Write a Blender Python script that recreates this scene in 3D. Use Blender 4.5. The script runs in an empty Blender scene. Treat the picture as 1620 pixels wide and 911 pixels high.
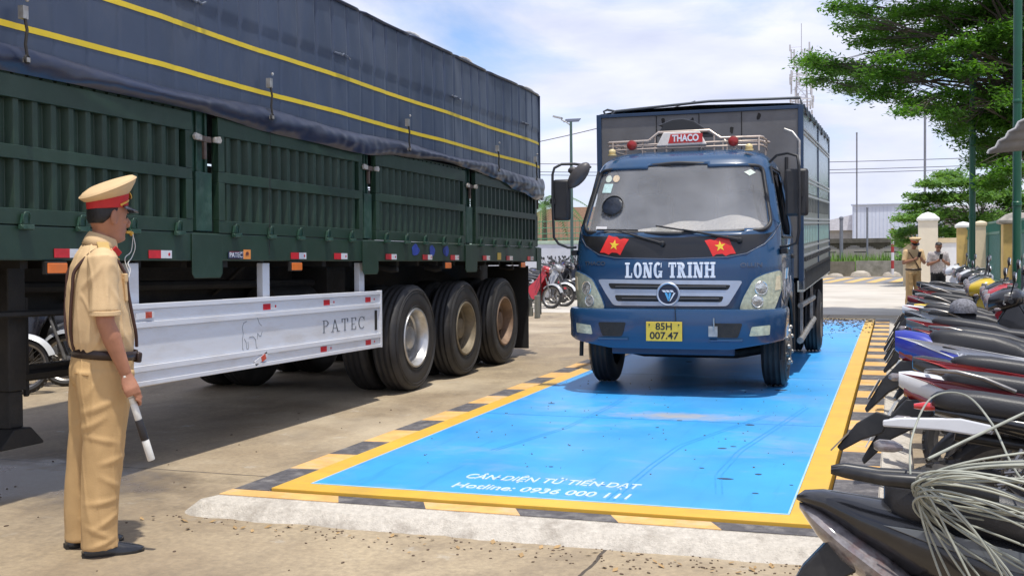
import bpy, bmesh, math, random
from mathutils import Vector, Matrix, Euler, noise
from math import sin, cos, pi, radians as rad
random.seed(7)
SC = bpy.context.scene
COL = SC.collection

# ---------------------------------------------------------------- camera
CAM_H, FPX = 1.40, 1760.0
YAW, PITCH, ROLL = rad(18.979), rad(1.909), rad(0.6)
fw = Vector((-sin(YAW)*cos(PITCH), cos(YAW)*cos(PITCH), -sin(PITCH)))
rt0 = Vector((cos(YAW), sin(YAW), 0)); dn0 = fw.cross(rt0)
rt = cos(ROLL)*rt0 + sin(ROLL)*dn0; dn = -sin(ROLL)*rt0 + cos(ROLL)*dn0
cam_data = bpy.data.cameras.new('camera'); cam = bpy.data.objects.new('camera', cam_data); COL.objects.link(cam)
cam.matrix_world = Matrix(((rt.x, -dn.x, -fw.x, 0), (rt.y, -dn.y, -fw.y, 0), (rt.z, -dn.z, -fw.z, CAM_H), (0, 0, 0, 1)))
cam_data.sensor_width = 36; cam_data.lens = FPX/1620*36
cam_data.clip_start = .05; cam_data.clip_end = 3000
SC.camera = cam
def at(u, v, Y):
    """a surveyed point: pixel (u, v) of the 1620x911 photograph, Y metres ahead along the weighbridge"""
    d = rt*((u-810)/FPX) + dn*((v-455.5)/FPX) + fw
    return Vector((0, 0, CAM_H)) + d*(Y/d.y)

# ---------------------------------------------------------------- world, sun, exposure
SUN_EL, SUN_AZ = rad(76), math.atan2(.62, -.78)   # towards +x and -y (azimuth from +y clockwise)
w = bpy.data.worlds.new('World'); SC.world = w; w.use_nodes = True
N, L = w.node_tree.nodes, w.node_tree.links
N.clear()
out = N.new('ShaderNodeOutputWorld'); bg = N.new('ShaderNodeBackground'); bg.inputs[1].default_value = .1
sky = N.new('ShaderNodeTexSky'); sky.sky_type = 'NISHITA'; sky.sun_disc = False
sky.sun_elevation = SUN_EL; sky.sun_rotation = SUN_AZ; sky.dust_density = .35; sky.ozone_density = 1.6
tc = N.new('ShaderNodeTexCoord'); mp = N.new('ShaderNodeMapping'); mp.inputs['Scale'].default_value = (2.2, 2.2, 7.0)
mp.inputs['Location'].default_value = (.35, .1, .62); mp.inputs['Rotation'].default_value = (.06, .05, 0)
n1 = N.new('ShaderNodeTexNoise'); n1.inputs['Scale'].default_value = 1.15; n1.inputs['Detail'].default_value = 9; n1.inputs['Roughness'].default_value = .58; n1.inputs['Distortion'].default_value = .5
cr = N.new('ShaderNodeValToRGB'); cr.color_ramp.elements[0].position = .36; cr.color_ramp.elements[0].color = (.10, .10, .10, 1); cr.color_ramp.elements[1].position = .54
n2 = N.new('ShaderNodeTexNoise'); n2.inputs['Scale'].default_value = 3.2; n2.inputs['Detail'].default_value = 6
cr2 = N.new('ShaderNodeValToRGB'); cr2.color_ramp.elements[0].color = (5.9, 6.4, 8.2, 1); cr2.color_ramp.elements[1].color = (8.7, 8.9, 10.3, 1)
cr2.color_ramp.elements[0].position = .3; cr2.color_ramp.elements[1].position = .7
mx = N.new('ShaderNodeMix'); mx.data_type = 'RGBA'
hs = N.new('ShaderNodeMix'); hs.data_type = 'RGBA'; hs.blend_type = 'MULTIPLY'; hs.inputs['Factor'].default_value = 1; hs.inputs['B'].default_value = (1.15, 1.28, 1.55, 1)
L.new(sky.outputs[0], hs.inputs['A'])
L.new(tc.outputs['Generated'], mp.inputs[0]); L.new(mp.outputs[0], n1.inputs[0]); L.new(mp.outputs[0], n2.inputs[0])
L.new(n1.outputs[0], cr.inputs[0]); L.new(n2.outputs[0], cr2.inputs[0]); L.new(cr.outputs[0], mx.inputs['Factor'])
L.new(hs.outputs['Result'], mx.inputs['A']); L.new(cr2.outputs[0], mx.inputs['B']); L.new(mx.outputs['Result'], bg.inputs[0]); L.new(bg.outputs[0], out.inputs[0])
sd = bpy.data.lights.new('sun', 'SUN'); sd.energy = 3.8; sd.angle = rad(1.4); sd.color = (1, .955, .87)
sun = bpy.data.objects.new('sun', sd); COL.objects.link(sun)
tosun = Vector((cos(SUN_EL)*sin(SUN_AZ), cos(SUN_EL)*cos(SUN_AZ), sin(SUN_EL)))
sun.rotation_euler = tosun.to_track_quat('Z', 'Y').to_euler()
SC.view_settings.view_transform = 'Standard'; SC.view_settings.look = 'None'
SC.view_settings.exposure = 0.22; SC.view_settings.gamma = 1; SC.view_settings.use_curve_mapping = False
SC.render.engine = 'CYCLES'; SC.cycles.use_denoising = True; SC.cycles.max_bounces = 8; SC.cycles.transparent_max_bounces = 12

# ---------------------------------------------------------------- materials
MATS = {}
def mat(name, col, rough=.6, metal=0., var=.12, scale=6., bump=0., bscale=40., spec=.5, coat=0., alpha=1., trans=0., dirt=None, dscale=2.5, damt=.5, emit=None, stretch=None):
    if name in MATS: return MATS[name]
    m = bpy.data.materials.new(name); m.use_nodes = True; MATS[name] = m
    n, l = m.node_tree.nodes, m.node_tree.links
    p = n['Principled BSDF']
    p.inputs['Roughness'].default_value = rough; p.inputs['Metallic'].default_value = metal
    p.inputs['Specular IOR Level'].default_value = spec; p.inputs['Coat Weight'].default_value = coat
    p.inputs['Alpha'].default_value = alpha; p.inputs['Transmission Weight'].default_value = trans
    tc = n.new('ShaderNodeTexCoord'); src = tc.outputs['Object']
    if stretch:
        mp = n.new('ShaderNodeMapping'); mp.inputs['Scale'].default_value = stretch; l.new(src, mp.inputs[0]); src = mp.outputs[0]
    nz = n.new('ShaderNodeTexNoise'); nz.inputs['Scale'].default_value = scale; nz.inputs['Detail'].default_value = 5; nz.inputs['Roughness'].default_value = .6
    l.new(src, nz.inputs['Vector'])
    r = n.new('ShaderNodeValToRGB'); r.color_ramp.elements[0].position = .3; r.color_ramp.elements[1].position = .7
    r.color_ramp.elements[0].color = tuple(c*(1-var) for c in col[:3])+(1,); r.color_ramp.elements[1].color = tuple(min(1, c*(1+var)) for c in col[:3])+(1,)
    l.new(nz.outputs[0], r.inputs[0]); o = r.outputs[0]
    if dirt:
        nd = n.new('ShaderNodeTexNoise'); nd.inputs['Scale'].default_value = dscale; nd.inputs['Detail'].default_value = 8; nd.inputs['Roughness'].default_value = .7
        l.new(src, nd.inputs['Vector'])
        rd = n.new('ShaderNodeValToRGB'); rd.color_ramp.elements[0].position = .48; rd.color_ramp.elements[1].position = .72
        rd.color_ramp.elements[0].color = (0, 0, 0, 1); rd.color_ramp.elements[1].color = (damt,)*3+(1,)
        l.new(nd.outputs[0], rd.inputs[0])
        mx = n.new('ShaderNodeMix'); mx.data_type = 'RGBA'; mx.inputs['B'].default_value = tuple(dirt)+(1,)
        l.new(rd.outputs[0], mx.inputs['Factor']); l.new(o, mx.inputs['A']); o = mx.outputs['Result']
    l.new(o, p.inputs['Base Color'])
    if bump:
        nb = n.new('ShaderNodeTexNoise'); nb.inputs['Scale'].default_value = bscale; nb.inputs['Detail'].default_value = 4
        l.new(src, nb.inputs['Vector'])
        b = n.new('ShaderNodeBump'); b.inputs['Strength'].default_value = min(1, bump); b.inputs['Distance'].default_value = .01
        l.new(nb.outputs[0], b.inputs['Height']); l.new(b.outputs[0], p.inputs['Normal'])
    if emit:
        p.inputs['Emission Color'].default_value = tuple(emit)+(1,); p.inputs['Emission Strength'].default_value = 1
    return m

# ---------------------------------------------------------------- mesh building
class MB:
    def __init__(s): s.v = []; s.f = []; s.m = []; s.mi = 0
    def add(s, vs, fs):
        b = len(s.v); s.v += [tuple(v) for v in vs]; s.f += [tuple(b+i for i in f) for f in fs]; s.m += [s.mi]*len(fs); return s
    def box(s, c, d, R=None):
        hx, hy, hz = d[0]/2, d[1]/2, d[2]/2; c = Vector(c)
        vs = [Vector((x, y, z)) for x in (-hx, hx) for y in (-hy, hy) for z in (-hz, hz)]
        if R is not None: vs = [R @ v for v in vs]
        return s.add([c+v for v in vs], [(0, 1, 3, 2), (4, 6, 7, 5), (0, 4, 5, 1), (2, 3, 7, 6), (0, 2, 6, 4), (1, 5, 7, 3)])
    def span(s, a, b):
        return s.box([(a[i]+b[i])/2 for i in range(3)], [abs(b[i]-a[i]) for i in range(3)])
    def rings(s, rs, caps=True, closed=False):
        n = len(rs[0]); vs = [p for r in rs for p in r]; fs = []
        K = len(rs)
        for k in range(K if closed else K-1):
            a, b = k*n, ((k+1) % K)*n
            for i in range(n):
                j = (i+1) % n; fs.append((a+i, a+j, b+j, b+i))
        if caps and not closed: fs += [tuple(range(n-1, -1, -1)), tuple((K-1)*n+i for i in range(n))]
        return s.add(vs, fs)
    def tube(s, pts, r, n=8, caps=True, flat=1., closed=False):
        pts = [Vector(p) for p in pts]; K = len(pts)
        rr = r if isinstance(r, (list, tuple)) else [r]*K
        t = [((pts[(i+1) % K]-pts[i-1]) if closed else (pts[min(i+1, K-1)]-pts[max(i-1, 0)])).normalized() for i in range(K)]
        u = Vector((0, 0, 1)) if abs(t[0].z) < .9 else Vector((1, 0, 0))
        u = (u - t[0]*u.dot(t[0])).normalized(); R = []
        for i in range(K):
            u = (u - t[i]*u.dot(t[i])).normalized(); w_ = t[i].cross(u)
            R.append([pts[i]+(u*cos(a)*flat+w_*sin(a))*rr[i] for a in (2*pi*k/n for k in range(n))])
        return s.rings(R, caps, closed)
    def ell(s, pts, rad_, fwd=(1, 0, 0), n=16, caps=True):
        """loft of ellipses along pts; rad_ = (along fwd, across)"""
        pts = [Vector(p) for p in pts]; K = len(pts); F = Vector(fwd); R = []
        for i in range(K):
            t = (pts[min(i+1, K-1)]-pts[max(i-1, 0)]).normalized()
            u = (F - t*F.dot(t)).normalized(); w_ = t.cross(u)
            R.append([pts[i]+u*cos(a)*rad_[i][0]+w_*sin(a)*rad_[i][1] for a in (2*pi*k/n for k in range(n))])
        return s.rings(R, caps)
    def lathe(s, c, ax, prof, n=24, closed=False, caps=False):
        c = Vector(c); ax = Vector(ax).normalized()
        u = Vector((0, 0, 1)) if abs(ax.z) < .9 else Vector((1, 0, 0)); u = (u-ax*u.dot(ax)).normalized(); w_ = ax.cross(u)
        R = [[c+ax*h+(u*cos(a)+w_*sin(a))*r for a in (2*pi*k/n for k in range(n))] for r, h in prof]
        return s.rings(R, caps, closed)
    def ball(s, c, r, n=12, R=None):
        r = r if isinstance(r, (tuple, list)) else (r, r, r); c = Vector(c); rs = []
        for i in range(1, n//2+2):
            th = pi*(i-.5)/(n//2+1)
            ring = [Vector((r[0]*sin(th)*cos(2*pi*k/n), r[1]*sin(th)*sin(2*pi*k/n), -r[2]*cos(th))) for k in range(n)]
            rs.append([c+(R@p if R is not None else p) for p in ring])
        return s.rings(rs, True)
    def prism(s, poly, o, u, v, d):
        """poly in (u, v) from origin o; extruded by vector d"""
        o, u, v, d = Vector(o), Vector(u), Vector(v), Vector(d); n = len(poly)
        a = [o+u*p[0]+v*p[1] for p in poly]; b = [q+d for q in a]
        return s.add(a+b, [tuple(range(n-1, -1, -1)), tuple(range(n, 2*n))]+[(i, (i+1) % n, n+(i+1) % n, n+i) for i in range(n)])
    def quad(s, a, b, c, d): return s.add([a, b, c, d], [(0, 1, 2, 3)])
    def build(s, name, m, parent=None, smooth=35, bevel=0, loc=None, fix=True):
        me = bpy.data.meshes.new(name); me.from_pydata(s.v, [], s.f); me.update()
        ms = m if isinstance(m, (list, tuple)) else [m]
        for x in ms: me.materials.append(x)
        if len(ms) > 1: me.polygons.foreach_set('material_index', s.m)
        if fix:
            bm = bmesh.new(); bm.from_mesh(me); bmesh.ops.recalc_face_normals(bm, faces=bm.faces); bm.to_mesh(me); bm.free()
        o = bpy.data.objects.new(name, me); COL.objects.link(o)
        if parent: o.parent = parent
        if loc: o.location = loc
        if smooth: sm(me, smooth)
        if bevel:
            b = o.modifiers.new('b', 'BEVEL'); b.width = bevel; b.segments = 2; b.limit_method = 'ANGLE'; b.angle_limit = rad(40)
        return o
def sm(me, ang=35):
    me.polygons.foreach_set('use_smooth', [True]*len(me.polygons)); me.set_sharp_from_angle(angle=rad(ang)); me.update()
def tag(o, label=None, cat=None, group=None, kind=None):
    if label: o['label'] = label
    if cat: o['category'] = cat
    if group: o['group'] = group
    if kind: o['kind'] = kind
    return o
def thing(name, label, cat, loc=(0, 0, 0), rz=0, group=None, rx=0, ry=0):
    o = bpy.data.objects.new(name, None); COL.objects.link(o); o.location = loc; o.rotation_euler = (rx, ry, rz); o.empty_display_size = .2
    return tag(o, label, cat, group)
def kids(o): return [c for c in bpy.data.objects if c.parent == o]
def copy_tree(o, parent=None):
    c = o.copy(); COL.objects.link(c); c.parent = parent
    for k in kids(o): copy_tree(k, c)
    return c
def text(name, s, size, m, parent, place, off=0., bold=0., depth=.002, width=None, shear=0.):
    """lettering as a thin mesh; place(x, z) -> point, x right and z up from the centre of the writing"""
    cu = bpy.data.curves.new(name, 'FONT'); cu.body = s; cu.size = size; cu.offset = bold; cu.align_x = 'CENTER'; cu.align_y = 'CENTER'; cu.extrude = depth; cu.shear = shear
    o = bpy.data.objects.new(name, cu); COL.objects.link(o)
    me = bpy.data.meshes.new_from_object(o.evaluated_get(bpy.context.evaluated_depsgraph_get()))
    bpy.data.objects.remove(o); bpy.data.curves.remove(cu)
    xs = [v.co.x for v in me.vertices]; k = (width/(max(xs)-min(xs))) if width else 1
    for v in me.vertices:
        p, nrm = place(v.co.x*k, v.co.y); v.co = p+nrm*(off+v.co.z)
    me.materials.clear(); me.materials.append(m)
    q = bpy.data.objects.new(name, me); COL.objects.link(q); q.parent = parent
    return q
# slab-serif capitals drawn in a 1-high cell: stroke width t
def serif(ch, t=.2, sf=.09, sw=.1):
    P = []
    def stem(x, a=0, b=1, feet=(1, 1), w_=t):
        P.append([(x-w_/2, a), (x+w_/2, a), (x+w_/2, b), (x-w_/2, b)])
        if feet[0]: P.append([(x-w_/2-sw, a), (x+w_/2+sw, a), (x+w_/2+sw, a+sf), (x-w_/2-sw, a+sf)])
        if feet[1]: P.append([(x-w_/2-sw, b-sf), (x+w_/2+sw, b-sf), (x+w_/2+sw, b), (x-w_/2-sw, b)])
    def bar(x0, x1, z0, z1): P.append([(x0, z0), (x1, z0), (x1, z1), (x0, z1)])
    def arc(cx, cz, rx, rz, a0, a1, n=14, tx=t, tz=sf*1.2):
        for i in range(n):
            a, b = a0+(a1-a0)*i/n, a0+(a1-a0)*(i+1)/n
            P.append([(cx+rx*cos(a), cz+rz*sin(a)), (cx+rx*cos(b), cz+rz*sin(b)), (cx+(rx-tx)*cos(b), cz+(rz-tz)*sin(b)), (cx+(rx-tx)*cos(a), cz+(rz-tz)*sin(a))])
    W = .7
    if ch == 'L': stem(.2); bar(.2, .62, 0, sf); bar(.54, .62, 0, .32); W = .66
    elif ch == 'O': arc(.36, .5, .36, .52, 0, 2*pi, 24); W = .72
    elif ch == 'N': stem(.14, w_=t*.6); stem(.66, w_=t*.6, feet=(0, 1)); P.append([(.04, 1), (.04+t*1.1, 1), (.72, 0), (.72-t*1.1, 0)]); W = .82
    elif ch == 'G': arc(.36, .5, .36, .52, .9, 2*pi-.5, 20); bar(.56, .72, 0.02, .42); bar(.42, .76, .38, .46); bar(.62, .68, .68, .98); W = .78
    elif ch == 'C': arc(.36, .5, .36, .52, .8, 2*pi-.8, 20); bar(.6, .64, .68, .98); W = .7
    elif ch == 'T': stem(.32, feet=(1, 0)); bar(0, .64, 1-sf, 1); bar(0, .08, .7, 1); bar(.56, .64, .7, 1); W = .64
    elif ch in 'RP':
        stem(.18); arc(.3, .75, .32, .25, -pi/2, pi/2, 12); bar(.18, .31, 1-sf, 1); bar(.18, .31, .5, .5+sf)
        if ch == 'R': P.append([(.28, .52), (.28+t*.9, .54), (.74, 0), (.74-t*1.1, 0)]); bar(.5, .78, 0, sf)
        W = .76 if ch == 'R' else .64
    elif ch == 'I': stem(.2); W = .4
    elif ch == 'H': stem(.18); stem(.68); bar(.18, .68, .46, .46+sf); W = .86
    elif ch == 'A': P.append([(.1, 0), (.1+t*.5, 0), (.42, 1), (.34, 1)]); P.append([(.62, 0), (.62+t, 0), (.42, 1), (.34, 1)]); bar(.2, .64, .3, .3+sf*.8); bar(0, .28, 0, sf); bar(.54, .88, 0, sf); W = .84
    elif ch == 'E': stem(.2); bar(.2, .62, 0, sf); bar(.2, .62, 1-sf, 1); bar(.2, .5, .46, .46+sf); bar(.56, .62, 0, .26); bar(.56, .62, .74, 1); W = .66
    return P, W
def serif_text(name, s, h, m, parent, place, width=None, gap=.1, off=0., **kw):
    mb = MB(); x = 0; G = []
    for ch in s:
        if ch == ' ': x += .4; continue
        P, W = serif(ch, **kw); G += [[(x+p[0], p[1]) for p in q] for q in P]; x += W+gap
    x -= gap; k = (width/x) if width else h
    for i, q in enumerate(G):
        pts = [place((a-x/2)*k, (b-.5)*h) for a, b in q]; d = .0015+.00012*(i % 9)
        a = [p+nr*off for p, nr in pts]; b = [p+nr*(off+d) for p, nr in pts]; n = len(a)
        mb.add(a+b, [tuple(range(n-1, -1, -1)), tuple(range(n, 2*n))]+[(i_, (i_+1) % n, n+(i_+1) % n, n+i_) for i_ in range(n)])
    return mb.build(name, m, parent, smooth=0)
def patch(name, poly, fn, nrm, m, parent, off=.003, thick=.006, step=.06):
    """a sheet cut to a 2-D outline and laid on the surface fn(x, z) -> point, standing off it by off"""
    bm = bmesh.new()
    f = bm.faces.new([bm.verts.new((x, 0, z)) for x, z in poly])
    xs = [p[0] for p in poly]; zs = [p[1] for p in poly]
    for lo, hi, ax in ((min(xs), max(xs), 0), (min(zs), max(zs), 2)):
        k = int((hi-lo)/step)+1
        for i in range(1, k):
            c = [0, 0, 0]; c[ax] = lo+(hi-lo)*i/k; nn = [0, 0, 0]; nn[ax] = 1
            bmesh.ops.bisect_plane(bm, geom=bm.verts[:]+bm.edges[:]+bm.faces[:], plane_co=c, plane_no=nn)
    bmesh.ops.triangulate(bm, faces=[f for f in bm.faces if len(f.verts) > 4])
    bm.verts.ensure_lookup_table()
    xy = [(v.co.x, v.co.z) for v in bm.verts]; faces = [[v.index for v in f.verts] for f in bm.faces]
    bnd = [(e.verts[0].index, e.verts[1].index) for e in bm.edges if len(e.link_faces) == 1]; bm.free()
    mb = MB(); n = len(xy); A = [fn(x, z)+nrm(x, z)*off for x, z in xy]; B = [fn(x, z)+nrm(x, z)*(off-thick) for x, z in xy]
    mb.add(A+B, faces+[[n+i for i in reversed(f)] for f in faces]+[(a, b, n+b, n+a) for a, b in bnd])
    return mb.build(name, m, parent, smooth=40)
def remesh(mb, name, m, parent, voxel=.006, smooth_it=4, fn=None):
    me = bpy.data.meshes.new(name); me.from_pydata(mb.v, [], mb.f)
    bm = bmesh.new(); bm.from_mesh(me); bmesh.ops.recalc_face_normals(bm, faces=bm.faces); bm.to_mesh(me); bm.free()
    o = bpy.data.objects.new(name, me); COL.objects.link(o)
    r = o.modifiers.new('r', 'REMESH'); r.mode = 'VOXEL'; r.voxel_size = voxel
    if smooth_it:
        s_ = o.modifiers.new('s', 'SMOOTH'); s_.factor = .5; s_.iterations = smooth_it
    me2 = bpy.data.meshes.new_from_object(o.evaluated_get(bpy.context.evaluated_depsgraph_get()))
    o.modifiers.clear(); o.data = me2; me2.materials.clear(); me2.materials.append(m)
    if fn:
        for v in me2.vertices: v.co += v.normal*fn(v.co)
    sm(me2, 80); o.parent = parent
    return o
# ================================================================ ground
def ground_mat():
    m = bpy.data.materials.new('yard_concrete'); m.use_nodes = True; n, l = m.node_tree.nodes, m.node_tree.links; p = n['Principled BSDF']
    tc = n.new('ShaderNodeTexCoord'); O = tc.outputs['Object']
    def nz(sc, det=6, ro=.6, dist=0., st=None):
        src = O
        if st:
            mp = n.new('ShaderNodeMapping'); mp.inputs['Scale'].default_value = st; l.new(O, mp.inputs[0]); src = mp.outputs[0]
        q = n.new('ShaderNodeTexNoise'); q.inputs['Scale'].default_value = sc; q.inputs['Detail'].default_value = det; q.inputs['Roughness'].default_value = ro; q.inputs['Distortion'].default_value = dist
        l.new(src, q.inputs['Vector']); return q.outputs[0]
    def ramp(s, a, b, ca=(0, 0, 0, 1), cb=(1, 1, 1, 1)):
        r = n.new('ShaderNodeValToRGB'); r.color_ramp.elements[0].position = a; r.color_ramp.elements[1].position = b; r.color_ramp.elements[0].color = ca; r.color_ramp.elements[1].color = cb; l.new(s, r.inputs[0]); return r.outputs[0]
    def mix(f, a, b, bt='MIX', k=1.):
        q = n.new('ShaderNodeMix'); q.data_type = 'RGBA'; q.blend_type = bt
        for key, val in (('Factor', f), ('A', a), ('B', b)):
            if isinstance(val, (tuple, float, int)): q.inputs[key].default_value = val
            else: l.new(val, q.inputs[key])
        return q.outputs['Result']
    base = ramp(nz(.55, 8, .62), .3, .72, (.26, .19, .115, 1), (.52, .42, .275, 1))
    base = mix(ramp(nz(1.5, 11, .74, .35, (1, .6, 1)), .47, .70, cb=(.85, .85, .85, 1)), base, (.165, .125, .082, 1))       # brown stains, drawn out across
    base = mix(ramp(nz(3.1, 8, .7, .6), .60, .72, cb=(.75, .75, .75, 1)), base, (.55, .52, .46, 1))  # pale scuffs
    base = mix(ramp(nz(28, 5, .7), .35, .75, cb=(.6, .6, .6, 1)), base, (.14, .11, .08, 1))
    base = mix(ramp(nz(.33, 5, .6, .3), .50, .68, cb=(.7, .7, .7, 1)), base, (.52, .44, .32, 1))
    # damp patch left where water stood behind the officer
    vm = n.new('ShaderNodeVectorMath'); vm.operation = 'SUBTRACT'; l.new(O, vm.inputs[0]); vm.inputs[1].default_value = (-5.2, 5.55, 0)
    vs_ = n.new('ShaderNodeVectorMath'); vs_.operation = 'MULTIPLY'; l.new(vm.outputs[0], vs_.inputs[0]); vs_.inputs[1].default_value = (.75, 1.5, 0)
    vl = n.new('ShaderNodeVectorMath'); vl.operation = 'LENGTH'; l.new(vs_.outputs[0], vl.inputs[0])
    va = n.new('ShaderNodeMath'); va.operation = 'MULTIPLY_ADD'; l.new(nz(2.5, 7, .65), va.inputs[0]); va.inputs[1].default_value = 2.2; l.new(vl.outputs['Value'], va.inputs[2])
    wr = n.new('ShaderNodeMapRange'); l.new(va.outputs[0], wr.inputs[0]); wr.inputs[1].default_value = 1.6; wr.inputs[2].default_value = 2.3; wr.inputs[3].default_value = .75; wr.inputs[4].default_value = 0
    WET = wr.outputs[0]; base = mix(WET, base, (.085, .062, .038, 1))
    base = mix(ramp(nz(240, 3, .6), .55, .8, cb=(.4, .4, .4, 1)), base, (.12, .10, .08, 1))
    # slab joints, every 4 m, a little ragged
    sx = n.new('ShaderNodeSeparateXYZ'); l.new(O, sx.inputs[0]); jit = nz(3, 3)
    J = None
    for ax, per, ph in (('X', 4.2, 1.25), ('Y', 4.6, 3.1)):
        a = n.new('ShaderNodeMath'); a.operation = 'MULTIPLY_ADD'; l.new(jit, a.inputs[0]); a.inputs[1].default_value = .05; l.new(sx.outputs[ax], a.inputs[2])
        b = n.new('ShaderNodeMath'); b.operation = 'ADD'; l.new(a.outputs[0], b.inputs[0]); b.inputs[1].default_value = ph
        c = n.new('ShaderNodeMath'); c.operation = 'PINGPONG'; l.new(b.outputs[0], c.inputs[0]); c.inputs[1].default_value = per
        d = n.new('ShaderNodeMath'); d.operation = 'LESS_THAN'; l.new(c.outputs[0], d.inputs[0]); d.inputs[1].default_value = .009
        if J is None: J = d.outputs[0]
        else:
            e = n.new('ShaderNodeMath'); e.operation = 'MAXIMUM'; l.new(J, e.inputs[0]); l.new(d.outputs[0], e.inputs[1]); J = e.outputs[0]
    base = mix(J, base, (.07, .055, .04, 1))
    l.new(base, p.inputs['Base Color'])
    rr = n.new('ShaderNodeMapRange'); l.new(nz(1.1, 4), rr.inputs[0]); rr.inputs[3].default_value = .55; rr.inputs[4].default_value = .9
    sw = n.new('ShaderNodeMath'); sw.operation = 'MULTIPLY_ADD'; l.new(WET, sw.inputs[0]); sw.inputs[1].default_value = -.62; l.new(rr.outputs[0], sw.inputs[2]); l.new(sw.outputs[0], p.inputs['Roughness'])
    b = n.new('ShaderNodeBump'); b.inputs['Strength'].default_value = .35; b.inputs['Distance'].default_value = .01; l.new(nz(60, 6, .7), b.inputs['Height']); l.new(b.outputs[0], p.inputs['Normal'])
    return m
g = MB(); g.quad((-900, -200, 0), (900, -200, 0), (900, 1500, 0), (-900, 1500, 0))
tag(g.build('ground', ground_mat(), smooth=0), 'stained tan concrete yard with slab joints', kind='structure')
# pale far carriageway and its yellow hatching
mroad = mat('road_concrete', (.50, .46, .40), .8, var=.12, scale=.6, bump=.2, dirt=(.25, .21, .16), dscale=.5, damt=.5)
MB().span((-30, 24, 0), (14, 44, .006)).build('road', mroad, smooth=0)['kind'] = 'structure'
masph = mat('asphalt_far', (.22, .215, .22), .85, var=.15, scale=2)
MB().span((-60, 44.05, 0), (60, 54.6, .012)).build('street', masph, smooth=0)['kind'] = 'structure'
mh = mat('road_paint_yellow', (.62, .40, .12), .7, var=.2, scale=3, dirt=(.3, .26, .2), dscale=1.5, damt=.6)
hm = MB()
for i in range(9):
    x = -6.0+i*.82
    hm.prism([(x, 45.5), (x+.36, 45.5), (x+1.05, 52.5), (x+.6, 52.5)], (0, 0, .016), (1, 0, 0), (0, 1, 0), (0, 0, .004))
tag(hm.build('road_marking', mh, smooth=0), 'yellow hatching on the far street', kind='structure')
# puddle by the officer
pm = mat('puddle_water', (.075, .056, .036), .12, var=.3, scale=2.5, spec=.3, bump=.05, bscale=8)
def blob(cx, cy, rx, ry, n=40, seed=0, ro=.3):
    out_ = []
    for i in range(n):
        a = 2*pi*i/n; k = 1+ro*noise.noise(Vector((cos(a)*1.6+seed, sin(a)*1.6, seed)))+.12*noise.noise(Vector((cos(a)*6, sin(a)*6, seed)))
        out_.append((cx+rx*k*cos(a), cy+ry*k*sin(a)))
    return out_
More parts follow.
